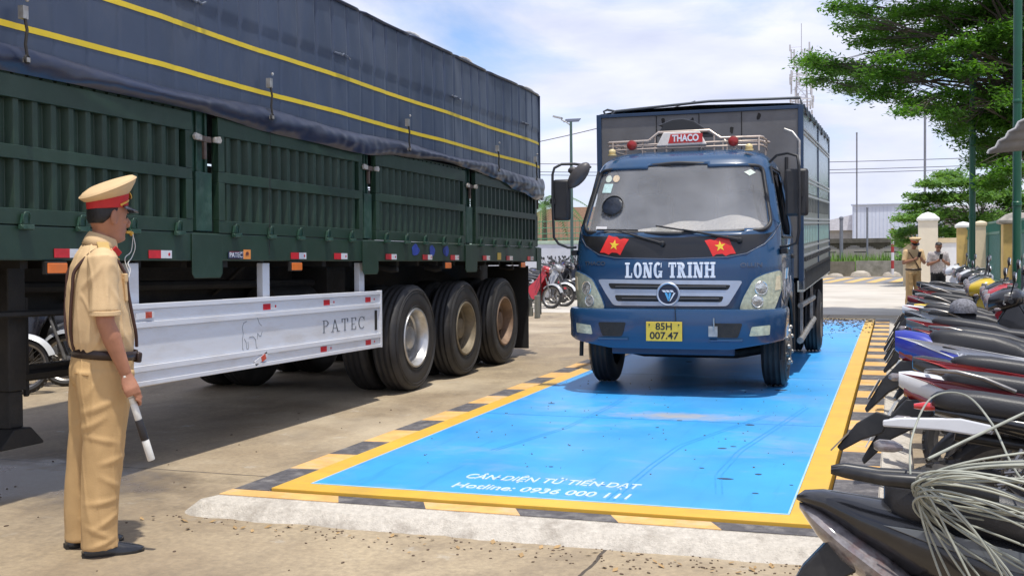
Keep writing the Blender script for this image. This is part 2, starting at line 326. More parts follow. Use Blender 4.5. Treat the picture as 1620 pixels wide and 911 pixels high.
# ================================================================ weighbridge
PX0, PX1, PY0, PY1 = -3.268, -.335, 5.36, 21.2
wb = thing('weighbridge', 'long sky blue vehicle weighbridge deck with yellow borders under the cargo truck', 'weighbridge', (-1.8, 13.3, 0))
W0 = Vector((-1.8, 13.3, 0))
def deck_mat():
    m = mat('deck_blue', (.046, .335, .74), .42, var=.16, scale=1.3, bump=.12, bscale=5, spec=.5)
    n, l = m.node_tree.nodes, m.node_tree.links; p = n['Principled BSDF']; tc = n.new('ShaderNodeTexCoord')
    def nz(sc, det, st, ro=.6, dist=0):
        mp = n.new('ShaderNodeMapping'); mp.inputs['Scale'].default_value = st; l.new(tc.outputs['Object'], mp.inputs[0])
        q = n.new('ShaderNodeTexNoise'); q.inputs['Scale'].default_value = sc; q.inputs['Detail'].default_value = det; q.inputs['Roughness'].default_value = ro; q.inputs['Distortion'].default_value = dist; l.new(mp.outputs[0], q.inputs[0]); return q.outputs[0]
    def lay(fac, a, b, col, amt):
        r = n.new('ShaderNodeValToRGB'); r.color_ramp.elements[0].position = a; r.color_ramp.elements[1].position = b; r.color_ramp.elements[1].color = (amt,)*3+(1,); r.color_ramp.elements[0].color = (0, 0, 0, 1); l.new(fac, r.inputs[0])
        q = n.new('ShaderNodeMix'); q.data_type = 'RGBA'; q.inputs['B'].default_value = col; l.new(r.outputs[0], q.inputs['Factor'])
        src = p.inputs['Base Color'].links[0].from_socket; l.new(src, q.inputs['A']); l.new(q.outputs['Result'], p.inputs['Base Color'])
    lay(nz(1.1, 6, (1, .5, 1)), .45, .8, (.14, .36, .74, 1), .6)         # chalky fading
    lay(nz(2.2, 9, (6, .35, 1), .72, .8), .56, .75, (.02, .19, .62, 1), .5) # wheel scuffs along the deck
    lay(nz(5, 8, (.6, 2.2, 1), .75, .5), .62, .8, (.022, .20, .62, 1), .4)
    lay(nz(.8, 9, (1, 1.6, 1), .7, .3), .52, .72, (.40, .42, .46, 1), .45)   # dust
    # sandy patch where tyres drop mud
    mp = n.new('ShaderNodeMapping'); mp.inputs['Location'].default_value = (-.22, 4.72, 0); mp.vector_type = 'POINT'; l.new(tc.outputs['Object'], mp.inputs[0])
    sc = n.new('ShaderNodeVectorMath'); sc.operation = 'MULTIPLY'; sc.inputs[1].default_value = (1.5, 3.6, 0); l.new(mp.outputs[0], sc.inputs[0])
    ln = n.new('ShaderNodeVectorMath'); ln.operation = 'LENGTH'; l.new(sc.outputs[0], ln.inputs[0])
    ad = n.new('ShaderNodeMath'); ad.operation = 'MULTIPLY_ADD'; l.new(nz(9, 6, (1, 1, 1)), ad.inputs[0]); ad.inputs[1].default_value = 1.2; l.new(ln.outputs['Value'], ad.inputs[2])
    mr = n.new('ShaderNodeMapRange'); mr.inputs[1].default_value = .75; mr.inputs[2].default_value = 1.5; mr.inputs[3].default_value = 1; mr.inputs[4].default_value = 0; l.new(ad.outputs[0], mr.inputs[0])
    lay(mr.outputs[0], .0, 1., (.46, .40, .33, 1), .75)
    # gravel and mud carried on to the far end
    sy = n.new('ShaderNodeSeparateXYZ'); l.new(tc.outputs['Object'], sy.inputs[0])
    m2 = n.new('ShaderNodeMapRange'); m2.inputs[1].default_value = 4.0; m2.inputs[2].default_value = 7.9; l.new(sy.outputs['Y'], m2.inputs[0])
    m3 = n.new('ShaderNodeMath'); m3.operation = 'MULTIPLY'; l.new(m2.outputs[0], m3.inputs[0]); l.new(nz(7, 8, (1, .5, 1), .8), m3.inputs[1])
    lay(m3.outputs[0], .27, .5, (.30, .25, .22, 1), .8)
    return m
mdeck = deck_mat()
myel = mat('deck_yellow', (.70, .42, .055), .45, var=.08, scale=2.5, bump=.1, bscale=8, dirt=(.42, .27, .08), dscale=3, damt=.5)
def rel(v): return (v[0]-W0.x, v[1]-W0.y, v[2])
d = MB(); d.span(rel((PX0+.16, PY0+.165, .03)), rel((PX1-.15, PY1-.3, .1)))
d.build('deck_plate', mdeck, wb, smooth=0)
b = MB()
b.span(rel((PX0, PY0, .02)), rel((PX1, PY0+.16, .103))); b.span(rel((PX0, PY1-.3, .02)), rel((PX1, PY1, .103)))
b.span(rel((PX0, PY0+.1602, .02)), rel((PX0+.157, PY1-.3002, .103))); b.span(rel((PX1-.147, PY0+.1602, .02)), rel((PX1, PY1-.3002, .103)))
b.build('deck_border', myel, wb, smooth=0, bevel=.004)
mln = mat('deck_edge_line', (.35, .55, .75), .5)
for yj in (8.35, 11.4, 14.4, 17.5):
    q = MB(); q.span(rel((PX0+.17, yj, .1)), rel((PX1-.16, yj+.006, .1008))); q.build('plate_joint', mat('joint_blue', (.01, .09, .25), .6), wb, smooth=0)
e = MB()
for a_, b_ in (((PX0+.157, PY0+.161, .1), (PX1-.147, PY0+.176, .1045)), ((PX0+.157, PY0+.177, .1), (PX0+.166, PY1-.3, .1045)), ((PX1-.157, PY0+.177, .1), (PX1-.147, PY1-.3, .1045))):
    e.span(rel(a_), rel(b_))
e.build('edge_line', mln, wb, smooth=0)
mwhite = mat('stencil_white', (.55, .66, .78), .5, var=.2, scale=30, dirt=(.16, .42, .76), dscale=22, damt=.7)
def flat(cx, cy, z, ang=0):
    R_ = Matrix.Rotation(ang, 3, 'Z')
    return lambda x, y: (Vector(rel((cx, cy, z)))+R_@Vector((x, y, 0)), Vector((0, 0, 1)))
text('lettering', 'CÂN DIỆN TỬ TIẾN DẠT', .17, mwhite, wb, flat(-1.83, 5.955, .1015, -.02), bold=.0025, width=1.02, shear=.0)
text('lettering', 'Hotline: 0936 000 111', .165, mwhite, wb, flat(-1.81, 5.70, .1015, -.03), bold=.0025, width=1.0, shear=.0)
for bx_ in (-.325, .292):
    o_, _ = flat(-1.83, 5.955, .104, -.02)(bx_, .0); q = MB(); q.box(o_, (.046, .014, .0012)); q.build('lettering_bar', mwhite, wb, smooth=0)
# bolt pockets, chips and litter marks set in the plate
mk = mat('deck_pocket', (.03, .05, .10), .7)
for (u_, v_, rx, ry) in ((1148, 757, .045, .022), (1143, 709, .03, .02), (1187, 672, .035, .03), (1160, 706, .02, .015), (1236, 617, .06, .05), (1090, 572, .04, .05), (1075, 665, .02, .02), (1040, 676, .012, .02), (873, 638, .03, .02), (872, 738, .014, .012), (862, 692, .012, .012), (1110, 740, .015, .012), (1200, 750, .02, .02), (1195, 780, .02, .012), (1252, 767, .01, .01)):
    dd = rt*((u_-810)/FPX)+dn*((v_-455.5)/FPX)+fw; P_ = Vector((0, 0, CAM_H))+dd*((.1-CAM_H)/dd.z)
    k = MB(); k.prism(blob(P_.x-W0.x, P_.y-W0.y, rx, ry, 14, u_*.1, .3), (0, 0, .1002), (1, 0, 0), (0, 1, 0), (0, 0, .0012)); k.build('deck_chip', mk, wb, smooth=0)
# curved tyre scuffs, as thin rubber films
for pts in (((-1.42, 5.6), (-1.40, 6.6), (-1.36, 7.3), (-1.12, 8.2), (-.95, 8.8)), ((-.90, 5.9), (-.98, 6.4), (-.96, 7.2), (-.82, 8.3), (-.70, 9.3)), ((-2.5, 6.8), (-2.3, 7.8), (-2.25, 9.1), (-2.3, 10.2))):
    for o_ in (0, .035):
        sc_ = MB()
        L_ = []; R2 = []
        for i in range(30):
            t = i/29*(len(pts)-1); a = int(min(t, len(pts)-2)); f_ = t-a
            x = pts[a][0]*(1-f_)+pts[a+1][0]*f_+o_; y = pts[a][1]*(1-f_)+pts[a+1][1]*f_
            L_.append(rel((x, y, .1012))); R2.append(rel((x+.009, y, .1012)))
        for i in range(29): sc_.quad(L_[i], R2[i], R2[i+1], L_[i+1])
        sc_.build('tyre_scuff', mat('scuff', (.038, .295, .74), .4, var=.2, scale=20), wb, smooth=0, fix=False)

# concrete surround: painted kerb and rough plaster ramp
sr = thing('weighbridge_kerb', 'low concrete kerb round the weighbridge painted in yellow and black blocks', 'kerb', (-1.8, 13.3, 0))
mrough = mat('rough_plaster', (.50, .46, .40), .9, var=.16, scale=40, bump=.7, bscale=110, dirt=(.22, .185, .15), dscale=6, damt=.75)
myb = mat('kerb_yellow', (.66, .38, .12), .75, var=.18, scale=7, bump=.3, bscale=40, dirt=(.55, .47, .36), dscale=5, damt=.6)
mbk = mat('kerb_black', (.085, .08, .085), .7, var=.3, scale=12, bump=.5, bscale=60, dirt=(.30, .28, .26), dscale=9, damt=.7)
KY, KX0, KX1 = 5.20, -3.50, -.075
G_ = .022
r_ = MB()
def strip(mb, pts_top, z, z0=0.):
    mb.prism(pts_top, (0, 0, z0), (1, 0, 0), (0, 1, 0), (0, 0, z-z0))
def relp(P): return [(x-W0.x, y-W0.y) for x, y in P]
# bed below, plus the sloping rough ramp at the near end and thin margins along the sides
strip(r_, relp([(KX0, KY), (KX1, KY), (KX1, PY0-.02), (KX0, PY0-.02)]), .084)
strip(r_, relp([(KX0, PY0-.0195), (PX0-G_, PY0-.0195), (PX0-G_, PY1+.4), (KX0, PY1+.4)]), .084)
strip(r_, relp([(PX1+G_, PY0-.0195), (KX1, PY0-.0195), (KX1, PY1+.4), (PX1+G_, PY1+.4)]), .084)
def ridge(mb, n=160):
    T, B_ = [], []
    for i in range(n+1):
        t = i/n; k = 12
        if i < k: a = pi/2*i/k; x, y = KX0-.18*cos(a), KY-.17*sin(a); xt = KX0
        else: x = KX0+(KX1+.2-KX0)*(i-k)/(n-k); y = 5.03-.02*t; xt = KX0+(KX1-KX0)*(i-k)/(n-k)
        nn = noise.noise(Vector((x*4, 0, 0)))*.03+noise.noise(Vector((x*14, 3, 0)))*.012
        T.append(rel((xt, KY+.002, .083))); B_.append(rel((x, y+nn, .0)))
    mid = [tuple((Vector(a)*.45+Vector(b_)*.55)+Vector((0, 0, .022+.008*noise.noise(Vector(b_)*6)))) for a, b_ in zip(T, B_)]
    for i in range(n):
        mb.quad(B_[i], B_[i+1], mid[i+1], mid[i]); mb.quad(mid[i], mid[i+1], T[i+1], T[i])
ridge(r_)
def side(mb, x0, x1, sgn):
    n = 200; A, B_ = [], []
    for i in range(n+1):
        y = KY+(PY1+.6-KY)*i/n; nn = noise.noise(Vector((y*3, 9, sgn)))*.03
        A.append(rel((x0, y, .083))); B_.append(rel((x1+nn, y, 0)))
    for i in range(n): mb.quad(A[i], A[i+1], B_[i+1], B_[i])
side(r_, KX0-.002, -3.68, 1); side(r_, KX1+.002, .16, 2)
r_.build('plaster_margin', mrough, sr, smooth=50, fix=True)
yb, kb = MB(), MB()
def jit(x): return random.uniform(-.015, .015)
xs = [KX0, -2.82, -2.32, -1.81, -1.31, -.815, -.335+.02]
for i in range(6):
    mb = yb if i % 2 == 0 else kb
    strip(mb, relp([(xs[i]+.05*(i > 0), KY+.004), (xs[i+1]+(.05 if i < 5 else 0), KY+.004), (xs[i+1]-.02, PY0-G_), (xs[i]-(.02 if i else 0), PY0-G_)]), .088, .0842)
y = PY0-G_+.001
i = 0
ys = [PY0-.021]+[5.45+.5*q for q in range(1, 33)]
for i in range(len(ys)-1):
    mb = kb if i % 2 == 0 else yb
    strip(mb, relp([(KX0+.004, ys[i]), (PX0-G_, ys[i]+.02), (PX0-G_, ys[i+1]+.02), (KX0+.004, ys[i+1])]), .088, .0842)
ys = [PY0-.021]+[5.16+.455*q for q in range(1, 36)]
for i in range(len(ys)-1):
    mb = kb if i % 2 == 0 else yb
    strip(mb, relp([(PX1+G_, ys[i]), (KX1-.004, ys[i]), (KX1-.004, ys[i+1]), (PX1+G_, ys[i+1])]), .088, .0842)
yb.build('yellow_block', myb, sr, smooth=0); kb.build('black_block', mbk, sr, smooth=0)
# raised concrete apron the motorbikes stand on
ap = MB(); ap.span((KX1+.19, 3.5, 0), (7, PY1+.4, .064)); tag(ap.build('parking_apron', MATS['yard_concrete'] if 'yard_concrete' in MATS else bpy.data.materials['yard_concrete'], smooth=0), 'raised concrete apron under the motorbikes', kind='structure')
# dark pit under the gap
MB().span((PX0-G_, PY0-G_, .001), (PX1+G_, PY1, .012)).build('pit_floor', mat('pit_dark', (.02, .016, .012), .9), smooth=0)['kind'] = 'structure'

# litter: seeds, grit and a few dry leaves
msd = mat('seed_husk', (.11, .075, .05), .8, var=.3); mlf = mat('dry_leaf', (.36, .23, .10), .7, var=.3)
s_ = MB(); rnd = random.Random(3)
def seed(x, y, z, r):
    a = rnd.random()*6; s_.ball((x, y, z+r*.4), (r*(1+rnd.random()), r, r*.6), 6, Matrix.Rotation(a, 3, 'Z'))
for _ in range(130):
    x = rnd.uniform(-3.7, .4); y = 5.02-abs(rnd.gauss(0, .10))*1.0
    seed(x, y, 0, rnd.uniform(.003, .006))
for _ in range(90):
    x = rnd.gauss(-1.2, .7); y = 4.9-abs(rnd.gauss(0, .16)); seed(x, y, 0, rnd.uniform(.003, .0065))
for _ in range(150): seed(rnd.uniform(-5.6, .6), rnd.uniform(3.4, 5.2) if rnd.random() < .6 else rnd.uniform(5.2, 9), 0 if rnd.random() < 2 else 0, rnd.uniform(.004, .008)) if True else 0
for _ in range(110): seed(rnd.uniform(PX0+.2, PX1-.2), rnd.uniform(6.2, 11), .1, rnd.uniform(.003, .006))
for _ in range(900):
    y = 21-abs(rnd.gauss(0, 1.6)); seed(rnd.uniform(PX0+.2, PX1), y, .1, rnd.uniform(.006, .016))
s_.mi = 1
for _ in range(70):
    x, y = rnd.uniform(-3.8, .3), 4.98-abs(rnd.gauss(0, .12)); a = rnd.random()*6; q = rnd.uniform(.01, .024)
    u_, v_ = Vector((cos(a), sin(a), .3))*q, Vector((-sin(a), cos(a), .2))*q*.6; c = Vector((x, y, .008))
    s_.add([c-u_, c+v_, c+u_, c-v_], [(0, 1, 2, 3)])
tag(s_.build('debris', [msd, mlf], smooth=0), 'seeds, grit and dry leaves scattered on the yard', kind='stuff')
# weed tuft under the trailer
gt = MB()
for _ in range(160):
    x, y = rnd.gauss(-7.25, .12), rnd.gauss(10.9, .08); a = rnd.random()*6.3; h = rnd.uniform(.03, .09)
    d_ = Vector((cos(a), sin(a), 0)); s2 = Vector((-sin(a), cos(a), 0))*.006
    gt.add([Vector((x, y, 0))-s2, Vector((x, y, 0))+s2, Vector((x, y, h))+d_*h*.6], [(0, 1, 2)])
tag(gt.build('grass', mat('weed', (.10, .19, .03), .7, var=.3), smooth=0, fix=False), 'small green weed tuft on the concrete', kind='stuff')
# ================================================================ semi-trailer
TX, TY0, TILT = -4.53, 9.5, -.0132
tr = thing('semi_trailer', 'long dark green dropside semi-trailer under a navy tarpaulin with yellow stripes', 'trailer', (TX, TY0, 0), rx=TILT)
mgr = mat('trailer_green', (.011, .034, .019), .48, var=.18, scale=3, bump=.15, bscale=12, dirt=(.035, .062, .046), dscale=4, damt=.45)
mgrd = mat('trailer_green_chipped', (.013, .05, .032), .5, var=.25, scale=7, bump=.2, bscale=20, dirt=(.09, .14, .11), dscale=9, damt=.6)
mblk = mat('chassis_black', (.014, .013, .012), .7, var=.3, scale=5, bump=.3, bscale=30, dirt=(.05, .04, .03), dscale=4, damt=.5)
mtarp = mat('tarpaulin_navy', (.040, .057, .098), .40, var=.14, scale=1.6, bump=.25, bscale=5, dirt=(.085, .095, .12), dscale=2.4, damt=.5, spec=.5, stretch=(1, 1, .45))
mtarp2 = mat('tarpaulin_flap', (.018, .025, .052), .32, var=.25, scale=2.2, bump=.4, bscale=6, dirt=(.06, .055, .06), dscale=5, damt=.5, stretch=(1, .5, 1))
mstripe = mat('tarpaulin_yellow', (.72, .52, .02), .5, var=.08, scale=6, dirt=(.4, .3, .06), dscale=6, damt=.5)
mzinc = mat('worn_metal', (.42, .41, .39), .45, metal=.7, var=.3, scale=14, dirt=(.2, .13, .08), dscale=12, damt=.6)
mpaint_w = mat('white_paint', (.64, .65, .68), .45, var=.06, scale=3, bump=.08, bscale=20, dirt=(.36, .30, .23), dscale=3, damt=.45, stretch=(1, .5, 2))
mred = mat('reflector_red', (.55, .02, .03), .35, var=.15, scale=20); mrw = mat('reflector_white', (.66, .66, .68), .35, var=.1, scale=20, dirt=(.3, .28, .26), dscale=20, damt=.5)
mamb = mat('amber_lens', (.75, .18, .03), .3, var=.15, scale=20, dirt=(.3, .12, .05), dscale=10, damt=.5)
TB = 1.315                               # underside of the floor edge
YF, YR = 2.3-TY0, 14.33-TY0              # front and rear, local
def Y(y): return y-TY0
WT = 2.46                                # trailer width
# floor edge rail + floor
m_ = MB(); m_.span((-.10, YF, TB), (0, YR, 1.508)); m_.span((-WT, YF, TB), (-WT+.1, YR, 1.508)); m_.span((-WT+.101, YF, 1.40), (-.101, YR, 1.505))
m_.span((-WT+.101, YR-.12, TB), (-.101, YR, 1.399))
m_.build('floor_frame', mgr, tr, smooth=0, bevel=.008)
# pillars between the drop sides
posts = [(6.475, 6.765), (9.045, 9.295), (11.585, 11.88)]
def pillar(y0, y1, x=0., s_=1):
    q = MB(); w_ = .055
    q.span((x-.05*s_, Y(y0)+.045, 1.509), (x-.11*s_, Y(y1)-.045, 2.46)); q.span((x-.012*s_, Y(y0)+.05, 1.52), (x-.049*s_, Y(y1)-.05, 1.93))
    q.span((x-.03*s_, Y(y0)+.085, 1.931), (x-.049*s_, Y(y0)+.10, 2.4)); q.span((x-.03*s_, Y(y1)-.10, 1.931), (x-.049*s_, Y(y1)-.085, 2.4))
    o = q.build('pillar', mgrd, tr, smooth=0, bevel=.006)
    if s_ > 0:
        z = MB(); z.prism([(y0-.035, 1.50), (y1+.035, 1.50), (y1+.035, 1.225), (y1+.005, 1.195), (y0-.005, 1.195), (y0-.035, 1.225)], (.003, -TY0, 0), (0, 1, 0), (0, 0, 1), (.008, 0, 0))
        z.build('pillar_plate', mgr, tr, smooth=0, bevel=.003)
for a, b_ in posts: pillar(a, b_); pillar(a, b_, -WT, -1)
pillar(14.20, 14.33); pillar(2.3, 2.42); pillar(4.02, 4.28)
# drop-side gates: frame, two rows of vertical ribs
def gate(y0, y1, x=0., s_=1):
    q = MB()
    q.span((x+.002*s_, Y(y0), 2.20), (x-.05*s_, Y(y1), 2.325)); q.span((x+.002*s_, Y(y0), 1.512), (x-.05*s_, Y(y1), 1.60))
    q.span((x+.002*s_, Y(y0), 1.87), (x-.05*s_, Y(y1), 1.945))
    for yy in (y0, y1-.075): q.span((x+.004*s_, Y(yy), 1.601), (x-.049*s_, Y(yy)+.075, 1.869)); q.span((x+.004*s_, Y(yy), 1.946), (x-.049*s_, Y(yy)+.075, 2.199))
    n = int(round((y1-y0-.15)/.142)); p_ = (y1-y0-.15)/n
    for k in range(n):
        c = Y(y0)+.075+p_*(k+.5)
        for z0, z1 in ((1.601, 1.869), (1.946, 2.199)):
            # trapezoid rib
            prof = [(-p_/2, -.058), (-.042, -.058), (-.020, -.012), (.020, -.012), (.042, -.058), (p_/2, -.058)]
            A = [(x+px*s_, c+py, z0) for py, px in prof]; B_ = [(x+px*s_, c+py, z1) for py, px in prof]
            q.add(A+B_, [(i, i+1, 7+i, 6+i) for i in range(5)])
    q.span((x-.0585*s_, Y(y0)+.01, 1.6015), (x-.065*s_, Y(y1)-.01, 2.1985))
    # dented lip: slotted top capping
    for k in range(int((y1-y0)/.11)):
        q.span((x-.005*s_, Y(y0)+.11*k+.01, 2.3255), (x-.03*s_, Y(y0)+.11*k+.095, 2.342))
    q.span((x-.0*s_, Y(y0), 2.3425), (x-.035*s_, Y(y1), 2.352))
    q.build('side_gate', mgr, tr, smooth=0, bevel=.004 if s_ > 0 else 0, fix=False)
for a, b_ in ((2.43, 4.01), (4.29, 6.465), (6.775, 9.035), (9.305, 11.575), (11.89, 14.19)):
    gate(a, b_); gate(a, b_, -WT, -1)
# hinge latches along the floor edge
def latch(y):
    q = MB(); yy = Y(y)
    q.prism([(-.035, 0), (.035, 0), (.024, .04), (.018, .055), (-.018, .055), (-.024, .04)], (.004, yy, 1.515), (0, 1, 0), (0, 0, 1), (.016, 0, 0))
    q.tube([(.022, yy-.024, 1.52), (.027, yy-.024, 1.565), (.027, yy-.014, 1.578), (.027, yy+.014, 1.578), (.027, yy+.024, 1.565), (.022, yy+.024, 1.52)], .005, 6)
    q.span((.004, yy-.042, 1.486), (.04, yy+.042, 1.512)); q.lathe((.022, yy-.048, 1.497), (0, 1, 0), [(.0, 0), (.015, 0), (.015, .096), (0, .096)], 10)
    q.build('latch', mgrd, tr, smooth=40, bevel=.002)
for y in (4.45, 4.9, 5.35, 5.82, 6.29, 6.97, 7.45, 7.89, 8.36, 8.79, 9.5, 9.96, 10.42, 10.92, 11.37, 12.04, 12.49, 12.95, 13.44, 13.9): latch(y)
# pillar locks (whitened by worn paint)
for a, b_ in posts+[(14.15, 14.35)]:
    q = MB(); c = Y((a+b_)/2)
    for s_ in (-1, 1):
        q.prism([(0, -.022), (s_*.075, -.024), (s_*.09, 0), (s_*.07, .024), (0, .014)], (.008, c+s_*.075, 2.165), (0, 1, 0), (0, 0, 1), (.022, 0, 0))
    k2 = MB(); k2.span((-.02, c-.07, 2.140), (.006, c+.07, 2.18)); k2.span((-.02, c-.014, 2.02), (.004, c+.014, 2.139)); k2.build('lock_bar', mat('lock_iron', (.10, .07, .055), .7, var=.5, scale=20), tr, smooth=0, bevel=.003)
    q.build('gate_lock', mat('lock_paint', (.40, .37, .32), .6, var=.35, scale=18, dirt=(.12, .08, .06), dscale=25, damt=.8), tr, smooth=0, bevel=.004)
# red and white reflectors, amber side lamps
def reflector(y, z, w_=.24, h=.052, x=.003, parent=tr, rev=False, sq=0.):
    q = MB()
    q.mi = 0; q.span((x, Y(y)-w_/2, z-h/2), (x+.003, Y(y)+w_*.02, z+h/2)); q.mi = 1; q.span((x, Y(y)+w_*.0205, z-h/2), (x+.003, Y(y)+w_/2, z+h/2))
    q.mi = 0; q.prism([(.012*cos(i*pi/3), .012*sin(i*pi/3)) for i in range(6)], (x+.003, Y(y)+w_*.38, z), (0, 1, 0), (0, 0, 1), (.0006, 0, 0))
    q.build('reflector', [mred, mrw], parent, smooth=0, fix=False)
for y in (5.25, 6.1, 7.02, 7.88, 8.6, 9.62, 10.49, 11.24, 12.23, 13.06, 13.9): reflector(y, 1.357)
for y in (5.14, 7.83, 11.02, 13.56):
    q = MB(); q.mi = 0; q.span((-.02, Y(y)-.085, 1.235), (.012, Y(y)+.085, 1.31)); q.mi = 1; q.span((.0125, Y(y)-.078, 1.242), (.022, Y(y)+.078, 1.30))
    q.build('side_lamp', [mblk, mamb], tr, smooth=0, bevel=.004)
mblue = mat('blue_stain', (.02, .05, .30), .5, var=.5, scale=10)
for y, w_ in ((10.19, .2), (10.62, .16), (11.0, .16)): q = MB(); q.prism(blob(Y(y), 1.425, w_/2, .055, 16, y, .3), (.0015, 0, 0), (0, 1, 0), (0, 0, 1), (.0015, 0, 0)); q.build('paint_patch', mblue, tr, smooth=0)
MB().span((.002, Y(12.62), 1.335), (.004, Y(12.75), 1.42)).build('yellow_sticker', mat('st_y', (.5, .35, .06), .5), tr, smooth=0)
def side_place(y, z, x=.003): return lambda a, b_: (Vector((x, Y(y)+a, z+b_)), Vector((1, 0, 0)))
# maker's sticker by the second pillar
q = MB(); q.mi = 0; q.span((.0025, Y(7.0), 1.318), (.0035, Y(7.16), 1.355)); q.mi = 1; q.span((.0025, Y(7.165), 1.318), (.0035, Y(7.245), 1.372))
q.v = [(x, y-.36+.02, z+.01) if False else (x, y, z) for x, y, z in q.v]
q = MB(); q.mi = 0; q.span((.0030, Y(6.93), 1.332), (.0042, Y(7.125), 1.38)); q.mi = 1; q.span((.0030, Y(7.13), 1.328), (.0042, Y(7.225), 1.398))
# (moved on to the plain rail between two reflectors)
q.v = [(x, y+.0, z+.0) for x, y, z in q.v]
REFL_SHIFT = 0
st = q.build('maker_sticker', [mat('st_navy', (.02, .03, .07), .4), mat('st_orange', (.72, .26, .06), .4)], tr, smooth=0, fix=False)
st.location = (0.004, -.055+.0, 0)
text('sticker_lettering', 'PATEC', .05, mrw, st, side_place(7.03, 1.356, .0045), width=.165, bold=.001, depth=.0005)
def bison(mb, cy, cz, s_, x, th=.004):
    """outline of a grazing bison"""
    P = [(-.9, .1), (-1.0, .45), (-.85, .7), (-.5, .78), (-.1, .95), (.3, 1.1), (.6, .95), (.8, .6), (1.05, .45), (1.1, .1), (.95, -.15), (.75, -.1), (.62, .05), (.55, -.3), (.6, -.8), (.45, -.8), (.38, -.3), (.1, -.12), (-.3, -.15), (-.42, -.4), (-.38, -.8), (-.55, -.8), (-.62, -.4), (-.8, -.2), (-.85, -.8), (-.98, -.8), (-1.0, -.2)]
    n = len(P)
    for i in range(n):
        if i % 5 == 3: continue
        a, b_ = P[i], P[(i+1) % n]; mb.tube([(x, cy+a[0]*s_, cz+a[1]*s_), (x, cy+b_[0]*s_, cz+b_[1]*s_)], th/2, 4)
q = MB(); q.prism([(p[0]*.022, p[1]*.022) for p in [(-1, .1), (-.8, .7), (-.1, .9), (.5, 1), (1.1, .2), (.6, -.2), (.5, -.8), (.35, -.8), (.2, -.2), (-.5, -.2), (-.6, -.8), (-.8, -.8), (-1, -.2)]], (.0045, Y(7.178), 1.362), (0, 1, 0), (0, 0, 1), (.0006, 0, 0))
q.build('sticker_emblem', mat('st_brown', (.12, .03, .02), .5), st, smooth=0)

# tarpaulin body: rib marks, top fold, stripes
def ybend(y):  # slack of the cloth between the bows
    return .012*sin((y-.3)*2*pi/2.52)
RIBS = [2.4+.275*i for i in range(44)]
def tx(y, z):
    t = (z-2.35)/1.2; b_ = ybend(y)+.010*noise.noise(Vector((y*1.7, z*1.2, 1)))+.004*noise.noise(Vector((y*6, z*3, 4)))
    r = (y-2.4) % .275; r = min(r, .275-r); b_ -= .012*max(0, 1-r/.022)*(2.2 if z > 3.07 else .4)
    if z > 3.075: b_ += .012
    if y > 14.2: b_ -= (y-14.2)*.15
    return .012+b_-.02*t*t
def cloth(y0, y1, zf0, zf1, ny, nz, off=0., xf=None):
    V = []; F = []
    for i in range(ny+1):
        y = y0+(y1-y0)*i/ny; a, b_ = zf0(y), zf1(y)
        for j in range(nz+1):
            z = a+(b_-a)*j/nz; V.append(((xf or tx)(y, z)+off, Y(y), z))
    for i in range(ny):
        for j in range(nz): k = i*(nz+1)+j; F.append((k, k+nz+1, k+nz+2, k+1))
    return V, F
q = MB(); q.add(*cloth(2.3, 14.38, lambda y: 2.38, lambda y: 3.545, 800, 30))
# roof, slightly sagging between bows, far side and ends
V, F = [], []
NX, NY_ = 16, 120
for i in range(NY_+1):
    y = 2.3+12.08*i/NY_
    for j in range(NX+1):
        x = -WT*j/NX; e_ = (1-abs(2*j/NX-1)**3); V.append((x+(.012+ybend(y)-.01 if j == 0 else 0), Y(y), 3.545+.10*e_+.012*cos((y-.3)*2*pi/1.26)*e_))
for i in range(NY_):
    for j in range(NX): k = i*(NX+1)+j; F.append((k, k+NX+1, k+NX+2, k+1))
q.add(V, F)
V, F = cloth(2.3, 14.38, lambda y: 2.38, lambda y: 3.545, 60, 4); q.add([(-WT-v[0], v[1], v[2]) for v in V], F)
for ye in (2.3, 14.375):
    q.quad((0, Y(ye), 2.36), (-WT, Y(ye), 2.36), (-WT, Y(ye), 3.55), (0, Y(ye), 3.55)); q.quad((0, Y(ye), 3.55), (-WT, Y(ye), 3.55), (-WT*.8, Y(ye), 3.625), (-WT*.2, Y(ye), 3.625))
tarp = q.build('tarpaulin', mtarp, tr, smooth=60, fix=False)
q = MB(); q.add(*cloth(2.3, 14.375, lambda y: 2.883, lambda y: 2.918, 400, 2, .0035)); q.build('stripe', mstripe, tarp, smooth=60, fix=False)
q = MB(); q.add(*cloth(2.3, 14.375, lambda y: 2.572, lambda y: 2.607, 400, 2, .0035)); q.build('stripe', mstripe, tarp, smooth=60, fix=False)
# top hem rope and the fold seam with bunched spots
q = MB(); q.tube([(tx(2.3+.1*i, 3.5)+.012, Y(2.3+.1*i), 3.545) for i in range(121)], .014, 6); q.build('hem', mtarp2, tarp, smooth=60)
mseam = mat('tarp_shine', (.14, .16, .2), .3, var=.2, scale=20)
for y, in ((6.45,), (8.6,), (11.2,), (13.6,)):
    pts = [(tx(y+t, 3.08)+.016+.012*random.random(), Y(y+t), 3.085-.02*t+.012*random.uniform(-1, 1)) for t in [-.14+.035*i for i in range(9)]]
    q = MB(); q.tube(pts, .009, 5); q.build('gathered_fold', mseam, tarp, smooth=60)
# bow hoops lifting the roof
for y in (3.5, 5.2, 6.9, 8.65, 10.45, 11.9, 14.2):
    q = MB(); q.tube([(-.02-WT*.12*(1-cos(pi*t))/2*1.2, Y(y)-.02, 3.53+.12*sin(pi*t)) for t in [i/10 for i in range(11)]], .014, 6); q.build('roof_bow', mzinc, tr, smooth=50)
